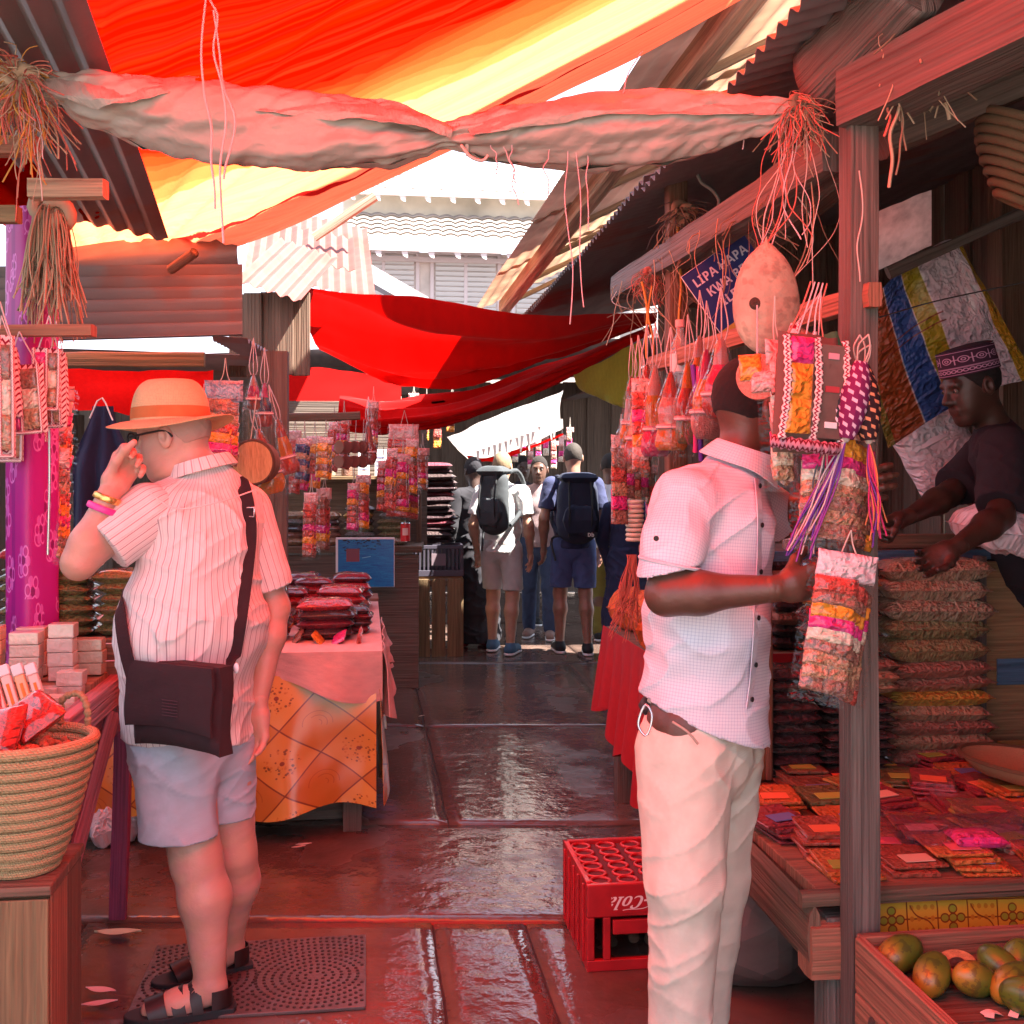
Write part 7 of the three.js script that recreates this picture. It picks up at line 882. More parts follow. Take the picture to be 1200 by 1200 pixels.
// ---------------------------------------------------------------- goods hanging at the corner post
{
  const braid = (c1, c2, n) => canvasTex(256, 256, (c, w, h) => { c.fillStyle = c1; c.fillRect(0, 0, w, h); c.fillStyle = c2; const s = w / n; for (let j = 0; j < n; j++) for (let i = 0; i < n; i++) { const x = i * s + (j % 2) * s / 2, y = j * s; c.beginPath(); c.moveTo(x, y); c.lineTo(x + s * 0.55, y + s * 0.3); c.lineTo(x + s * 0.55, y + s * 0.75); c.lineTo(x, y + s * 0.45); c.fill(); } });
  [[968, 480, 516, 2.36, ['#1f2a30', '#c9c4cc'], -0.42, 'dark green and white', [M.nylon, matte(0.08, 0.1, 0.11)], [-28, 130]], [991, 470, 514, 2.34, ['#6d0f4e', '#d9b8c8'], -0.2, 'magenta and white', [matte(0.12, 0.04, 0.3), matte(0.25, 0.05, 0.3), M.nylon], [-55, 140]], [1018, 468, 516, 2.36, ['#2b0f18', '#e0906a'], 0.1, 'orange and black', [matte(0.6, 0.2, 0.08), matte(0.15, 0.04, 0.28), matte(0.5, 0.03, 0.15)], [8, 120]]].forEach(([x, yc, yb, d, cs, tilt, cn, ms, td], i) => {
    const t = thing('woven_spindle', `${cn} woven spindle ornament with a long tassel on the corner post`, 'ornament', P(x, yb, d), 0); t.rotation.z = tilt; const h = 0.165, pts = []; for (let k = 0; k <= 18; k++) { const v = k / 18; pts.push(new THREE.Vector2(0.008 + 0.0235 * Math.pow(Math.sin(Math.PI * (0.06 + 0.9 * v)), 0.7), v * h)); }
    const g = new THREE.LatheGeometry(pts, 24), p = g.attributes.position; for (let k = 0; k < p.count; k++) { const a = Math.atan2(p.getZ(k), p.getX(k)), q = 1 + 0.05 * Math.sin(a * 8 + p.getY(k) * 260); p.setX(k, p.getX(k) * q); p.setZ(k, p.getZ(k) * q); } g.computeVertexNormals(); mesh('woven_body', g, std(C(1, 1, 1), { map: rep(braid(cs[0], cs[1], 8), 1, 1.2), roughness: 0.85 }), t);
    for (const s of [-1, 1]) mesh('hang_cord', tube([new V3(s * 0.006, h * 0.95, 0), new V3(s * 0.012, h + 0.035, 0), new V3(0.004, h + 0.06, 0)], 0.002, 4), M.twine, t); mesh('knot', new THREE.SphereGeometry(0.009, 10, 8), M.twine, t);
    const dir = new V3(td[0] * d / 1300, -td[1] * d / 1300, 0).applyAxisAngle(new V3(0, 0, 1), -tilt); for (let k = 0; k < 16; k++) { const e = dir.clone().multiplyScalar(rr(0.75, 1.05)).add(new V3(rr(-0.03, 0.03), 0, rr(-0.01, 0.02))); mesh('tassel_strand', tube([new V3(), e.clone().multiplyScalar(0.35).add(new V3(rr(-0.012, 0.012), 0, 0.008)), e.clone().multiplyScalar(0.7).add(new V3(rr(-0.012, 0.012), 0, 0.006)), e], 0.0019, 4, 10), ms[k % ms.length], t); }
  });
  // box-shaped woven pouch
  const t = thing('woven_box_pouch', 'box-shaped woven pouch with magenta and orange panels and braided seams', 'pouch', P(940, 528, 2.35), 0.32); t.rotation.z = -0.06;
  mesh('body', fpil(0.145, 0.26, 0.07, 3).clone().translate(0, 0.12, 0), matte(0.13, 0.075, 0.06), t); const fr = (c, x, y, w, h, z) => mesh('sachet', fpil(w, h * 1.1, 0.018, Math.round(y * 50) % 5), sachetM[c], t).position.set(x, y, z);
  fr('mg', -0.035, 0.205, 0.06, 0.055, 0.035); fr('or', -0.037, 0.14, 0.062, 0.075, 0.037); fr('or', -0.038, 0.07, 0.064, 0.07, 0.037); mesh('grey_panel', bx(0.062, 0.2, 0.012, 0.003).translate(0.04, 0.125, 0.032), std(C(0.16, 0.1, 0.085), { map: rep(TX.grime, 4, 4) }), t); for (const [yy, c, w] of [[0.2, matte(0.6, 0.3, 0.36), 0.026], [0.13, matte(0.4, 0.04, 0.05), 0.034], [0.055, M.white, 0.03]]) mesh('label_tag', bx(w, 0.013, 0.003, 0.001).translate(0.04, yy, 0.0395), c, t);
  for (const x of [-0.07, 0.004, 0.073]) mesh('braided_seam', tube([new V3(x, 0.02, 0.03), new V3(x, 0.13, 0.044), new V3(x, 0.235, 0.03)], (q) => 0.008 + 0.002 * Math.sin(q * 70), 8, 60), M.braid, t); mesh('braided_base', tube([new V3(-0.075, 0.015, 0.0), new V3(-0.03, 0.008, 0.05), new V3(0.04, 0.005, 0.05), new V3(0.08, 0.012, 0.0)], (q) => 0.013 + 0.002 * Math.sin(q * 70), 8, 60), std(C(0.5, 0.3, 0.4), { map: rep(TX.braid, 30, 1) }), t); for (let k = 0; k < 5; k++) mesh('hang_cord', tube([new V3(-0.05 + k * 0.022, 0.24, 0), new V3(-0.02 + k * 0.012, 0.3, 0), new V3(0.0 + k * 0.01, 0.36, 0)], 0.0022, 4), pick([M.nylon, M.ropeRed]), t);
  // green patterned packet and net bag behind
  const gp = mesh('spice_bag', fpil(0.075, 0.13, 0.03, 5), matte(0.03, 0.16, 0.07)); gp.position.copy(P(972, 425, 2.46)); gp.rotation.z = 0.3; tag(gp, 'green patterned packet tucked behind the woven pouch', 'packet'); const yp = mesh('spice_bag', fpil(0.06, 0.08, 0.03, 6), bagM(0.6, 0.42, 0.06, 'grains', 12)); yp.position.copy(P(946, 436, 2.44)); tag(yp, 'yellow netted packet behind the woven pouch', 'packet');
  pouch('leopard brown pouch hanging highest beside the round tray', P(925, 448, 2.42), 0.4, 0.085, 0.12, ['br', 'rd'], ['rd', 'tn'], { tilt: -0.4 });
  spiceBundle('tall clear hanging bag of striped sachets beside the face of the man', P(908, 560, 2.44), 0.5, 0.085, 0.3, ['pk', 'rd', 'cr', 'pk', 'br', 'mg', 'cr', 'tn'], { fan: 1 });
  spiceBundle('hanging spice bundle of yellow, magenta and cream rows above bark pieces', P(978, 628, 2.4), 0.1, 0.19, 0.22, ['or', 'mg', 'cr', 'tn', 'br', 'tn', 'br'], { header: 0.06, tilt: -0.04, cord: 0.04 });
  spiceBundle('spice bundle with white header held up in the hand of the man', P(969, 806, 2.33), 0.12, 0.155, 0.285, ['rd', 'br', 'or', 'mg', 'cr', 'br', 'tn', 'tn', 'br'], { header: 0.2, tilt: -0.16, headM: bagM(0.8, 0.62, 0.64, 'powder', 9), cord: 0.05 });
  // round divided tray packet in front of the head
  const rt = thing('round_tray_packet', 'round clear tray packet with orange and peach spices hanging by the head of the man', 'packet', P(889, 443, 2.42), -0.25); rt.rotation.x = -0.25; mesh('tray', new THREE.CylinderGeometry(0.048, 0.044, 0.022, 28).rotateX(Math.PI / 2).scale(1, 1.1, 1), sachetM.cr, rt); mesh('orange_half', fpil(0.05, 0.06, 0.02, 2).clone().translate(-0.016, 0.022, 0.012), sachetM.or, rt); mesh('peach_half', fpil(0.06, 0.05, 0.02, 3).clone().translate(0.012, -0.012, 0.013), sachetM.pk, rt); mesh('cord', tube([new V3(0, 0.05, 0), new V3(0.006, 0.17, 0)], 0.002, 4), M.nylon, rt);
  // cone bags on the red rail
  const cs = [['rd', 'or', 'rd'], ['pk', 'or', 'mg'], ['rd', 'pk', 'or'], ['or', 'rd', 'gr'], ['mg', 'or', 'pk'], ['pk', 'mg', 'rd']];
  [[748, 545, 3.75, 0.30, 0.05], [768, 535, 3.65, 0.30, 0.055], [786, 528, 3.5, 0.25, 0.055], [806, 520, 3.35, 0.25, 0.05], [828, 515, 3.2, 0.26, 0.058], [845, 490, 3.05, 0.22, 0.055], [758, 500, 3.9, 0.22, 0.05], [820, 470, 3.4, 0.2, 0.045], [740, 520, 4.1, 0.25, 0.045]].forEach(([x, y, d, h, r], i) => coneBag(`${['red and orange', 'pink, orange and magenta', 'red, pink and orange', 'orange, red and green', 'magenta, orange and pink', 'pink, magenta and red'][i % 6]} tear-shaped spice bag${i > 5 ? ', farther back' : ''} on the red rail`, P(x, y, d), 0.2 + rr(-0.4, 0.4), h, r, cs[i % 6], { group: 'tear-shaped bags on the red rail', cord: 0.14 }));
  spiceBundle('clear sachet strip with shiny base under the tear-shaped bags', P(752, 550, 3.7), 0.2, 0.09, 0.3, ['rd', 'mg', 'rd', 'or', 'pk', 'br'], { fan: 1 });
  for (const [x0, y0, x1, y1, c] of [[812, 428, 822, 540, matte(0.12, 0.03, 0.3)], [818, 430, 815, 530, matte(0.6, 0.03, 0.2)]]) strand([P(x0, y0, 3.25), P((x0 + x1) / 2, (y0 + y1) / 2, 3.22), P(x1, y1, 3.25)], 0.008, c, 'braided_ribbon', 'braided ribbon hanging between the tear-shaped bags', 'ribbons on the red rail');
  // flat gourd
  const gd = thing('flat_gourd', 'large flat dried gourd with a dark spot hanging from strings', 'gourd', P(898, 352, 2.5), 0.1); const gt = tex(256, 256, (u, v) => { const n = tfbm(u, v, 6, 6, 3, 5), k = sstep(0.1, 0.45, tfbm(u, v, 20, 20, 8, 3)) * 0.35, sp = 0; return [0.5 + 0.2 * n - k * 0.4, 0.40 + 0.17 * n - k * 0.35, 0.28 + 0.12 * n - k * 0.25]; });
  const gp0 = []; for (let k = 0; k <= 30; k++) { const a = k / 30 * Math.PI; gp0.push(new THREE.Vector2(Math.max(0.0008, 0.077 * Math.sin(a) * (1 - 0.10 * Math.cos(a - Math.PI) )), -0.122 * Math.cos(a) + (k > 26 ? (k - 26) * 0.003 : 0))); } const gg = new THREE.LatheGeometry(gp0, 40); gg.scale(1, 1, 0.42); mesh('shell', gg, std(C(0.75, 0.72, 0.72), { map: gt, roughness: 0.6, bumpMap: rep(TX.bump, 2, 2), bumpScale: 0.003 }), gd); const ds = mesh('dark_scar', new THREE.SphereGeometry(0.0155, 14, 10).scale(1, 0.95, 0.28), std(C(0.06, 0.045, 0.03), { bumpMap: rep(TX.bump, 3, 3), bumpScale: 0.004 }), gd); ds.position.set(-0.033, -0.012, 0.0275); mesh('stem', new THREE.ConeGeometry(0.012, 0.03, 10).translate(0, 0.13, 0), M.rope, gd);
  // blue notice
  const st = canvasTex(512, 512, (c, w, h) => { c.fillStyle = '#15246e'; c.fillRect(0, 0, w, h); c.fillStyle = '#c8c4d8'; c.font = 'bold 86px sans-serif'; c.textAlign = 'center'; c.fillText('LIPA HAPA', w / 2, 120); c.fillText('KWA BEI', w / 2, 222); c.fillText('ILEILE', w / 2, 324); c.fillStyle = '#b99a3a'; c.fillRect(0, 450, w, 62); });
  const sg = thing('blue_notice', 'dark blue notice lettered LIPA HAPA KWA BEI hanging tilted behind the gourd', 'sign', P(860, 336, 3.6), 0.05); sg.rotation.z = 0.62; mesh('card', bx(0.25, 0.25, 0.008, 0.002), M.white, sg); mesh('print', panel(0.248, 0.248).translate(0, 0, 0.0052), std(C(1, 1, 1), { map: st, roughness: 0.5 }), sg);
  // paper sheet, striped plastic sack, basket over the vendor
  const ps = mesh('paper_sheet', sheet((s, q) => P(lerp(1018, 1091, s), lerp(lerp(252, 222, s), lerp(322, 288, s), q), 3.25).add(new V3(0, 0.004 * fbm(s * 4, q * 4), 0.01 * Math.sin(s * 3))), 10, 10, 1, 1, 0.002), std(C(0.68, 0.58, 0.6), { map: TX.grime, roughness: 0.8 })); tag(ps, 'white stained paper sheet pinned beside the corner post', 'paper');
  const pst = canvasTex(512, 512, (c, w, h) => { c.fillStyle = '#c9c2cc'; c.fillRect(0, 0, w, h); const b = [['#a39a22', 0.36, 0.47], ['#2f57a0', 0.22, 0.36], ['#9c4a22', 0.06, 0.22], ['#b08a1c', 0.84, 1.0], ['#8a7430', 0, 0.06]]; for (const [col, a, e] of b) { c.fillStyle = col; c.fillRect(a * w, 0, (e - a) * w, h); } c.strokeStyle = 'rgba(230,225,230,0.7)'; c.lineWidth = 4; for (const x of [0.22, 0.36, 0.47, 0.84]) { c.beginPath(); c.moveTo(x * w, 0); c.lineTo(x * w, h); c.stroke(); } c.strokeStyle = 'rgba(120,40,30,0.8)'; for (const y of [0.55, 0.6]) { c.beginPath(); c.moveTo(0, y * h); c.lineTo(w * 0.5, y * h); c.stroke(); } });
  const q4 = net([[[1010, 362, 4.2], [1050, 322, 4.2], [1105, 282, 4.2], [1128, 290, 4.2]], [[1020, 445, 4.32], [1078, 400, 4.25], [1140, 372, 4.2], [1172, 368, 4.2]], [[1040, 525, 4.45], [1110, 480, 4.38], [1170, 452, 4.32], [1212, 444, 4.3]]].map((r) => r.map((a) => P(...a)))); const bag = mesh('striped_sack', sheet((s, v) => q4(s, v).add(new V3(0, 0.006 * fbm(s * 9, v * 9, 1, 3), 0.02 * fbm(s * 6, v * 5, 3, 4))), 40, 40, 1, 1, 0.003), phy(C(0.9, 0.9, 0.9), { map: pst, roughness: 0.35, clearcoat: 0.5, clearcoatRoughness: 0.25, bumpMap: rep(TX.crinkle, 2, 2), bumpScale: 0.012 })); tag(bag, 'striped blue, yellow and white plastic sack hanging above the vendor', 'sack');
  const bk = thing('coiled_basket', 'round dark straw basket hung high at the right stall', 'basket', P(1215, 185, 3.0), 0); bk.rotation.set(0.3, 0, -0.4); for (let k = 0; k < 9; k++) { const c = mesh('coil', new THREE.TorusGeometry(0.05 + 0.135 * Math.sin(k / 8 * 1.5), 0.013, 7, 36).rotateX(Math.PI / 2), std(C(0.2, 0.13, 0.07), { map: rep(TX.straw, 14, 1) }), bk); c.position.y = -0.12 + k * 0.022; }
  strand([P(1030, 372, 3.1), P(1100, 352, 3.1), P(1230, 325, 3.1)], 0.002, M.stringDark, 'dark_wire', 'thin dark wire stretched over the striped sack', undefined, 0.004);
}
// ---------------------------------------------------------------- red drinks crate
{
  const o = P(688, 1142, 3.36), t = thing('drinks_crate', 'red plastic drinks crate standing upside down on the wet floor', 'crate', [o.x, 0, o.z], 0.13), W = 0.36, D = 0.4, h = 0.27, red = phy(C(0.5, 0.012, 0.02), { roughness: 0.42, map: rep(TX.grime, 2, 2), clearcoat: 0.2 });
  const pt = (n, w, hh, d, x, y, z, m = red) => mesh(n, bx(w, hh, d, 0.004), m, t).position.set(x, y, z);
  pt('front_panel', W, 0.1, 0.02, W / 2, h - 0.055, -0.01); pt('front_bottom_rail', W, 0.035, 0.02, W / 2, 0.0185, -0.01); pt('front_mid_rail', W - 0.1, 0.045, 0.018, W / 2 + 0.03, 0.132, -0.011); for (const x of [0.012, 0.062, W - 0.05, W - 0.012]) pt('front_stile', 0.024, h - 0.14, 0.02, x, 0.1, -0.0105);
  pt('side_panel', 0.018, h, D, 0.009, h / 2, -D / 2 - 0.02); pt('side_panel', 0.018, h, D, W - 0.009, h / 2, -D / 2 - 0.02); pt('back_panel', W, h, 0.02, W / 2, h / 2, -D - 0.01); for (let k = 0; k < 5; k++) pt('side_rib', 0.008, h - 0.03, 0.012, -0.003, h / 2, -0.05 - k * 0.08);
  mesh('bottom_plate', bx(W - 0.01, 0.012, D, 0.003), matte(0.1, 0.02, 0.025), t).position.set(W / 2, h - 0.02, -D / 2 - 0.01); for (let i = 0; i < 4; i++) for (let j = 0; j < 6; j++) mesh('bottle_ring', new THREE.TorusGeometry(0.03, 0.006, 6, 16).rotateX(Math.PI / 2), red, t).position.set(0.052 + i * 0.085, h - 0.012, -0.05 - j * 0.064);
  for (let k = 0; k < 9; k++) { const g = new THREE.IcosahedronGeometry(0.018, 1); mesh('rubbish', g, M.woodBrown, t).position.set(0.1 + (k % 4) * 0.06, 0.05 + (k % 3) * 0.012, -0.06 - rr(0, 0.1)); }
  const ct = canvasTex(512, 160, (c, w, h2) => { c.clearRect(0, 0, w, h2); c.fillStyle = '#a80f1c'; c.fillRect(0, 0, w, h2); c.save(); c.translate(w / 2, 104); c.transform(1, 0, -0.28, 1, 0, 0); c.fillStyle = '#ead7d2'; c.font = 'italic bold 108px serif'; c.textAlign = 'center'; c.fillText('Coca-Cola', 8, 0); c.restore(); c.strokeStyle = '#ead7d2'; c.lineWidth = 7; c.beginPath(); c.moveTo(60, 112); c.bezierCurveTo(120, 150, 190, 118, 250, 122); c.stroke(); c.lineWidth = 5; c.beginPath(); c.moveTo(270, 40); c.bezierCurveTo(330, 6, 380, 34, 440, 18); c.stroke(); });
  mesh('lettering', panel(0.25, 0.078).rotateZ(Math.PI).translate(W / 2 + 0.02, h - 0.055, 0.0012), std(C(1, 1, 1), { map: ct, roughness: 0.45 }), t);
}
// ---------------------------------------------------------------- next stall on the right
{
  const t = thing('cloth_stall', 'stall table hung with deep red cloth behind the pale shirt', 'table', A(1.13, 0, 4.35), TH), W = 1.3, L = 0.9, y = 0.8; mesh('table_top', bx(W, 0.03, L, 0.005), M.woodBrown, t).position.set(W / 2, y - 0.015, -L / 2); const rc = cloth(0.42, 0.012, 0.02);
  mesh('cloth_front', sheet((s, q) => new V3(s * W, y + 0.004 - q * (0.62 + 0.05 * Math.sin(s * 8)), 0.02 + 0.03 * q * Math.sin(s * 26)), 50, 10, 1.3, 0.7, 0.002), rc, t); mesh('cloth_side', sheet((s, q) => new V3(-0.012 - 0.03 * q + 0.03 * q * Math.sin(s * 36), y + 0.004 - q * (0.6 - 0.25 * s + 0.05 * Math.sin(s * 14)), -s * L), 70, 10, 3, 0.7, 0.002), rc, t); for (const [x, z] of [[0.06, -0.08], [0.06, -L + 0.1], [W - 0.06, -0.08], [W - 0.06, -L + 0.1]]) mesh('leg', bx(0.07, y - 0.03, 0.07, 0.004), M.woodDark, t).position.set(x, (y - 0.03) / 2, z);
  const at = (x, z, h = 0) => new V3(x, y + 0.004 + h, z).applyAxisAngle(new V3(0, 1, 0), TH).add(t.position);
  for (const [x, z, s] of [[0.1, -0.15, 1], [0.16, -0.5, 1.05], [0.12, -0.75, 0.9], [0.36, -0.3, 1.1]]) { const b = mesh('net_sack', pillow(0.24 * s, 0.2 * s, 0.3 * s, 4 + s, 18, 14, 1.4), std(C(0.62, 0.13, 0.03), { map: rep(TX.grains, 2.5, 2.5), bumpMap: rep(TX.grains, 2.5, 2.5), bumpScale: 0.008 })); b.position.copy(at(x, z, 0.09)); b.rotation.y = rr(-0.3, 0.5); tag(b, 'orange net sack of small fruit on the red cloth table', 'sack', 'orange net sacks'); }
  for (let k = 0; k < 6; k++) bagStack({ at: at(0.62 + (k % 2) * 0.28, -0.15 - Math.floor(k / 2) * 0.22), n: 5 + (k % 3), w: 0.24, t: 0.06, d: 0.22, mats: [spice.dark, spice.clove, spice.brown], what: 'dim packet', where: 'a stack on the red cloth table', group: 'dim stacks on the red cloth table' });
  for (let k = 0; k < 5; k++) spiceBundle('dim hanging sachet strip over the red cloth table', P(728 + k * 9, 610 - (k % 2) * 30, 5.2 + k * 0.7), 0.2, 0.12, 0.4, ['br', 'rd', 'tn', 'mg', 'br'], { fan: 0, film: false, group: 'dim strips over the red cloth table' });
  const fr = thing('frayed_rope', 'frayed red fibre bunch hanging behind the checked shirt', 'rope', P(740, 650, 4.4)); const l = []; for (let k = 0; k < 50; k++) l.push(tube([new V3(rr(-0.02, 0.02), 0, 0), new V3(rr(-0.05, 0.03), -0.15, rr(-0.03, 0.03)), new V3(rr(-0.1, 0.04), rr(-0.35, -0.2), rr(-0.04, 0.04))], 0.0018, 3, 6)); mesh('frayed_fibre', MG(l), M.ropeRed, fr).userData.kind = 'stuff';
  const cp = thing('spiral_roll', 'pale spiral roll standing on the dim stall', 'roll', P(744, 632, 5.2)); for (let k = 0; k < 9; k++) mesh('turn', new THREE.TorusGeometry(0.035, 0.01, 6, 18).rotateX(Math.PI / 2), M.cream, cp).position.y = k * 0.022;
}
// ---------------------------------------------------------------- people farther down the alley
function walker(o) {
  const base = P(o.x, 560, o.d).setY(0), k = o.h / 1.75, g = thing('person', o.label, 'person', base, o.turn), s = o.stride ?? 0.06; // own axes: z is where the person faces
  const v = (x, y, z) => new V3(x * k, y * k, z * k), J = { neck: v(0, 1.47, -0.01), head: v(0, 1.62, 0.03), chest: v(0, 1.26, 0), belly: v(0, 1.08, 0.01), pelvis: v(0, 0.95, 0), shL: v(0.185, 1.4, 0), shR: v(-0.185, 1.4, 0), elL: v(0.25, 1.12, -0.03), elR: v(-0.25, 1.12, -0.03), wrL: v(0.24, 0.88, 0.06), wrR: v(-0.24, 0.88, 0.06), hipL: v(0.09, 0.9, 0), hipR: v(-0.09, 0.9, 0), knL: v(0.1, 0.5, 0.02 + s), knR: v(-0.1, 0.5, 0.02 - s * 0.5), anL: v(0.105, 0.1, s), anR: v(-0.105, 0.1, -s * 1.5), toeL: v(0.12, 0.03, 0.17 + s), toeR: v(-0.12, 0.03, 0.17 - s * 1.5), ...(o.J ? o.J(v) : {}) };
  const fig = figure(g, J, { skin: o.skin, face: o.face ?? new V3(0, 0, 1), pitch: o.pitch ?? 0.05, cell: 0.014, headCell: 0.006, handCell: 0.005, hair: o.hair, headScale: 1, handL: { curl: flatCurl, thumb: [0.5, 0.3], dir: J.wrL.clone().sub(J.elL), thumbDir: new V3(-0.5, 0, 1), side: 1 }, handR: { curl: flatCurl, thumb: [0.5, 0.3], dir: J.wrR.clone().sub(J.elR), thumbDir: new V3(0.5, 0, 1), side: -1 } });
  if (o.eyes) eyes(g, fig.hm);
  const lat = new V3(1, 0, 0), tb = [bone(J.chest, J.belly, 0.13 * k, 0.125 * k, lat, 1.28), bone(J.belly, v(0, o.hem ?? 0.9, 0), 0.125 * k, 0.135 * k, lat, 1.2), bone(J.chest, v(0, 1.46, 0), 0.11 * k, 0.062 * k), bone(v(0.15, 1.4, 0), v(-0.15, 1.4, 0), 0.07 * k, 0.07 * k)];
  const sh = mesh('shirt', netMesh(garmentField(tb, 0.05, [NEG(v(0, o.hem ?? 0.88, 0), DOWN), NEG(v(0, 1.5, 0), new V3(0, 1, 0.15).normalize())], 0.009, 7, 6), boundsOf(tb), 0.013), o.top, g);
  for (const q of ['L', 'R']) { const a = J['sh' + q].clone().multiplyScalar(1), b = o.long ? J['wr' + q] : J['el' + q], B = o.long ? [bone(a, J['el' + q], 0.07 * k, 0.06 * k), bone(J['el' + q], b, 0.06 * k, 0.045 * k)] : [bone(a, b, 0.072 * k, 0.07 * k)]; mesh('sleeve', netMesh(garmentField(B, 0.03, o.long ? [] : [NEG(a.clone().lerp(b, 0.72), b.clone().sub(a).normalize())], 0.006), boundsOf(B), 0.012), o.top, sh); }
  if (o.skirt) { const B = [bone(J.pelvis, v(0, 0.1, 0.0), 0.17 * k, 0.23 * k, lat, 1.05)]; mesh('long_dress', netMesh(garmentField(B, 0.03, [NEG(v(0, 0.05, 0), DOWN)], 0.03, 9, 2), boundsOf(B), 0.016), o.bottom, g); }
  else { const e = o.shorts ? 0.45 : 1, lo = (h, kn, an) => o.shorts ? [bone(h, kn, 0.1 * k, 0.088 * k)] : [bone(h, kn, 0.1 * k, 0.074 * k), bone(kn, an, 0.072 * k, 0.062 * k)], B = [bone(J.pelvis, v(0, 0.88, 0), 0.13 * k, 0.115 * k, lat, 1.2), ...lo(J.hipL, J.knL, J.anL), ...lo(J.hipR, J.knR, J.anR)]; mesh(o.shorts ? 'shorts' : 'trousers', netMesh(garmentField(B, 0.02, [NEG(v(0, o.shorts ? 0.55 : 0.05, 0), DOWN)], 0.008, 7, 7), boundsOf(B), 0.013), o.bottom, g); }
  for (const q of ['L', 'R']) { const an = J['an' + q], to = J['toe' + q], d = to.clone().sub(an).setY(0).normalize(), B = [bone(an.clone().setY(0.05).addScaledVector(d, -0.03), to.clone().setY(0.04), 0.046, 0.04), bone(an.clone().setY(0.06), an.clone().setY(0.085), 0.046, 0.044)], shoe = new THREE.Group(); shoe.name = 'shoe'; g.add(shoe); mesh('upper', netMesh((x, y, z) => Math.max(field(B, 0.02)(x, y, z), 0.02 - y), boundsOf(B), 0.009), o.shoe, shoe); const B2 = [bone(an.clone().setY(0.03).addScaledVector(d, -0.03), to.clone().setY(0.03), 0.05, 0.045)]; mesh('sole', netMesh((x, y, z) => Math.max(field(B2, 0.02)(x, y, z), 0.003 - y, y - 0.026), boundsOf(B2), 0.009), o.sole ?? M.white, shoe); }
  return { g, J, v, k };
}
// backpack in the wearer's axes (origin mid back, -z away from the back)
function backpack(label, w, h, d, m, at, turn, o = {}) {
  const t = thing('backpack', label, 'backpack', at, turn), B = [bone(new V3(0, -h / 2 + w * 0.38, 0), new V3(0, h / 2 - w * 0.42, 0), w * 0.4, w * 0.38, new V3(1, 0, 0), 1.25)], f0 = field(B), f = (x, y, z) => Math.max(f0(x, y, z * (w * 0.4) / (d / 2) ) * 0.7, Math.abs(x) - w / 2) - 0.004 * fbm(x * 12, y * 12, z * 12, 2);
  mesh('pack_body', netMesh(f, new THREE.Box3(new V3(-w * 0.62, -h * 0.62, -d * 0.75), new V3(w * 0.62, h * 0.62, d * 0.75)), 0.01), m, t); mesh('front_pocket', pillow(w * 0.8, h * 0.42, d * 0.4, 4).translate(0, -h * 0.16, -d * 0.45), m, t); mesh('top_flap', pillow(w * 0.9, 0.09, d * 1.0, 6).translate(0, h * 0.44, -d * 0.05), m, t);
  for (const s of [-1, 1]) { mesh('shoulder_strap', tube([new V3(s * w * 0.3, h * 0.42, d * 0.3), new V3(s * w * 0.42, h * 0.44, d * 1.1), new V3(s * w * 0.46, h * 0.1, d * 1.75), new V3(s * w * 0.5, -h * 0.2, d * 1.0), new V3(s * w * 0.42, -h * 0.36, d * 0.35)], 0.02, 6), m, t); mesh('buckle_strap', tube([new V3(s * w * 0.25, h * 0.4, -d * 0.42), new V3(s * w * 0.26, 0, -d * 0.7), new V3(s * w * 0.25, -h * 0.4, -d * 0.5)], 0.008, 5), M.black, t); }
  mesh('hip_strap', tube([new V3(w * 0.4, -h * 0.38, 0.02), new V3(w * 0.56, -h * 0.45, d * 0.5), new V3(w * 0.5, -h * 0.75, d * 0.2)], 0.01, 5), M.black, t);
  if (o.logo) { const lt = canvasTex(128, 64, (c, W, H) => { c.fillStyle = '#10131f'; c.fillRect(0, 0, W, H); c.fillStyle = '#d8cfc8'; c.font = 'bold 56px sans-serif'; c.textAlign = 'center'; c.fillText(o.logo, W / 2, 52); }); const q = mesh('logo', panel(0.1, 0.05).rotateY(Math.PI), std(C(1, 1, 1), { map: lt }), t); q.position.set(-w * 0.22, -h * 0.36, -d * 0.77); }
  return t;
}
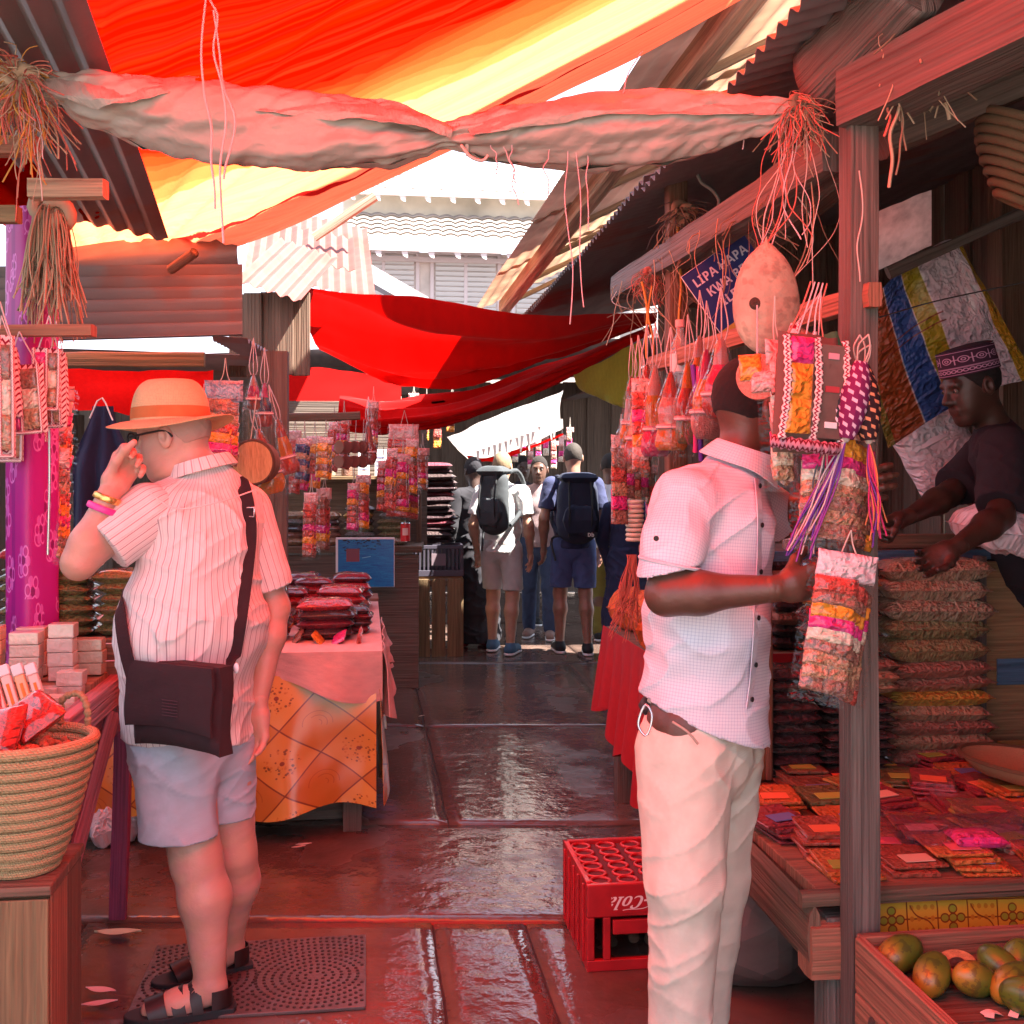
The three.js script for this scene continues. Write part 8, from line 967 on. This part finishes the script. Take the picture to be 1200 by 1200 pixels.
{
  const hairB = matte(0.015, 0.011, 0.01, { roughness: 1 }), tan = skinTan, away = Math.PI;
  walker({ x: 588, d: 9.5, h: 1.72, turn: away - 0.25, label: 'person in white T-shirt and pale shorts caught in the shaft of sun', skin: tan, top: cloth(0.78, 0.77, 0.74), bottom: cloth(0.5, 0.48, 0.46), shorts: true, hair: matte(0.2, 0.13, 0.07), shoe: matte(0.05, 0.12, 0.2), stride: 0.07 });
  backpack('slim dark grey backpack on the sunlit person', 0.27, 0.56, 0.2, cloth(0.05, 0.055, 0.06), P(579, 587, 9.25), away - 0.45);
  walker({ x: 672, d: 9.45, h: 1.8, turn: away + 0.1, label: 'person in navy T-shirt and blue shorts with a large backpack', skin: skinM(0.28, 0.14, 0.09), top: cloth(0.035, 0.04, 0.1), bottom: cloth(0.07, 0.10, 0.24), shorts: true, hair: matte(0.03, 0.02, 0.015), shoe: M.black });
  backpack('large navy backpack lettered Db on the standing traveller', 0.36, 0.58, 0.24, cloth(0.016, 0.02, 0.045), P(677, 596, 9.22), away + 0.1, { logo: 'Db' });
  walker({ x: 556, d: 9.9, h: 1.68, turn: away + 0.5, label: 'person in long black robe and red shoes beside the slatted crate', skin: skinDark, top: M.blackCloth, bottom: M.blackCloth, skirt: true, long: true, hem: 0.8, hair: M.blackCloth, shoe: matte(0.3, 0.01, 0.02), sole: matte(0.3, 0.01, 0.02) });
  walker({ x: 632, d: 10.4, h: 1.7, turn: -0.1, label: 'person in dusty pink T-shirt and blue jeans facing up the alley', skin: skinBrown, top: cloth(0.3, 0.2, 0.2), bottom: cloth(0.03, 0.05, 0.11), hair: hairB, eyes: true, shoe: matte(0.2, 0.12, 0.1) });
  walker({ x: 612, d: 11.4, h: 1.72, turn: 0.2, label: 'person in dark clothes half hidden behind the jeans wearer', skin: skinDark, top: cloth(0.04, 0.03, 0.04), bottom: cloth(0.02, 0.02, 0.03), hair: hairB, eyes: true, shoe: M.black });
  walker({ x: 714, d: 10.1, h: 1.72, turn: away - 0.3, label: 'person in white shirt and olive trousers beside the large backpack', skin: skinBrown, top: cloth(0.55, 0.53, 0.55), bottom: cloth(0.16, 0.14, 0.03), hair: hairB, long: true, shoe: M.black });
  walker({ x: 735, d: 9.2, h: 1.55, turn: away - 0.6, label: 'person in long navy dress at the edge of the dim stall', skin: skinDark, top: cloth(0.025, 0.03, 0.08), bottom: cloth(0.025, 0.03, 0.08), skirt: true, long: true, hem: 0.8, hair: hairB, shoe: M.black });
  // dim goods that close the far end
  for (let k = 0; k < 9; k++) spiceBundle('dim sachet strip hanging below the sunlit awning', P(596 + k * 9, 548 - (k % 3) * 8, 10.9 + (k % 2) * 0.3), 0.1, 0.09, 0.26, ['rd', 'pk', 'br', 'mg', 'cr'].slice(k % 3), { fan: 0, film: false, group: 'strips below the sunlit awning' });
}
renderer.render(scene, camera);
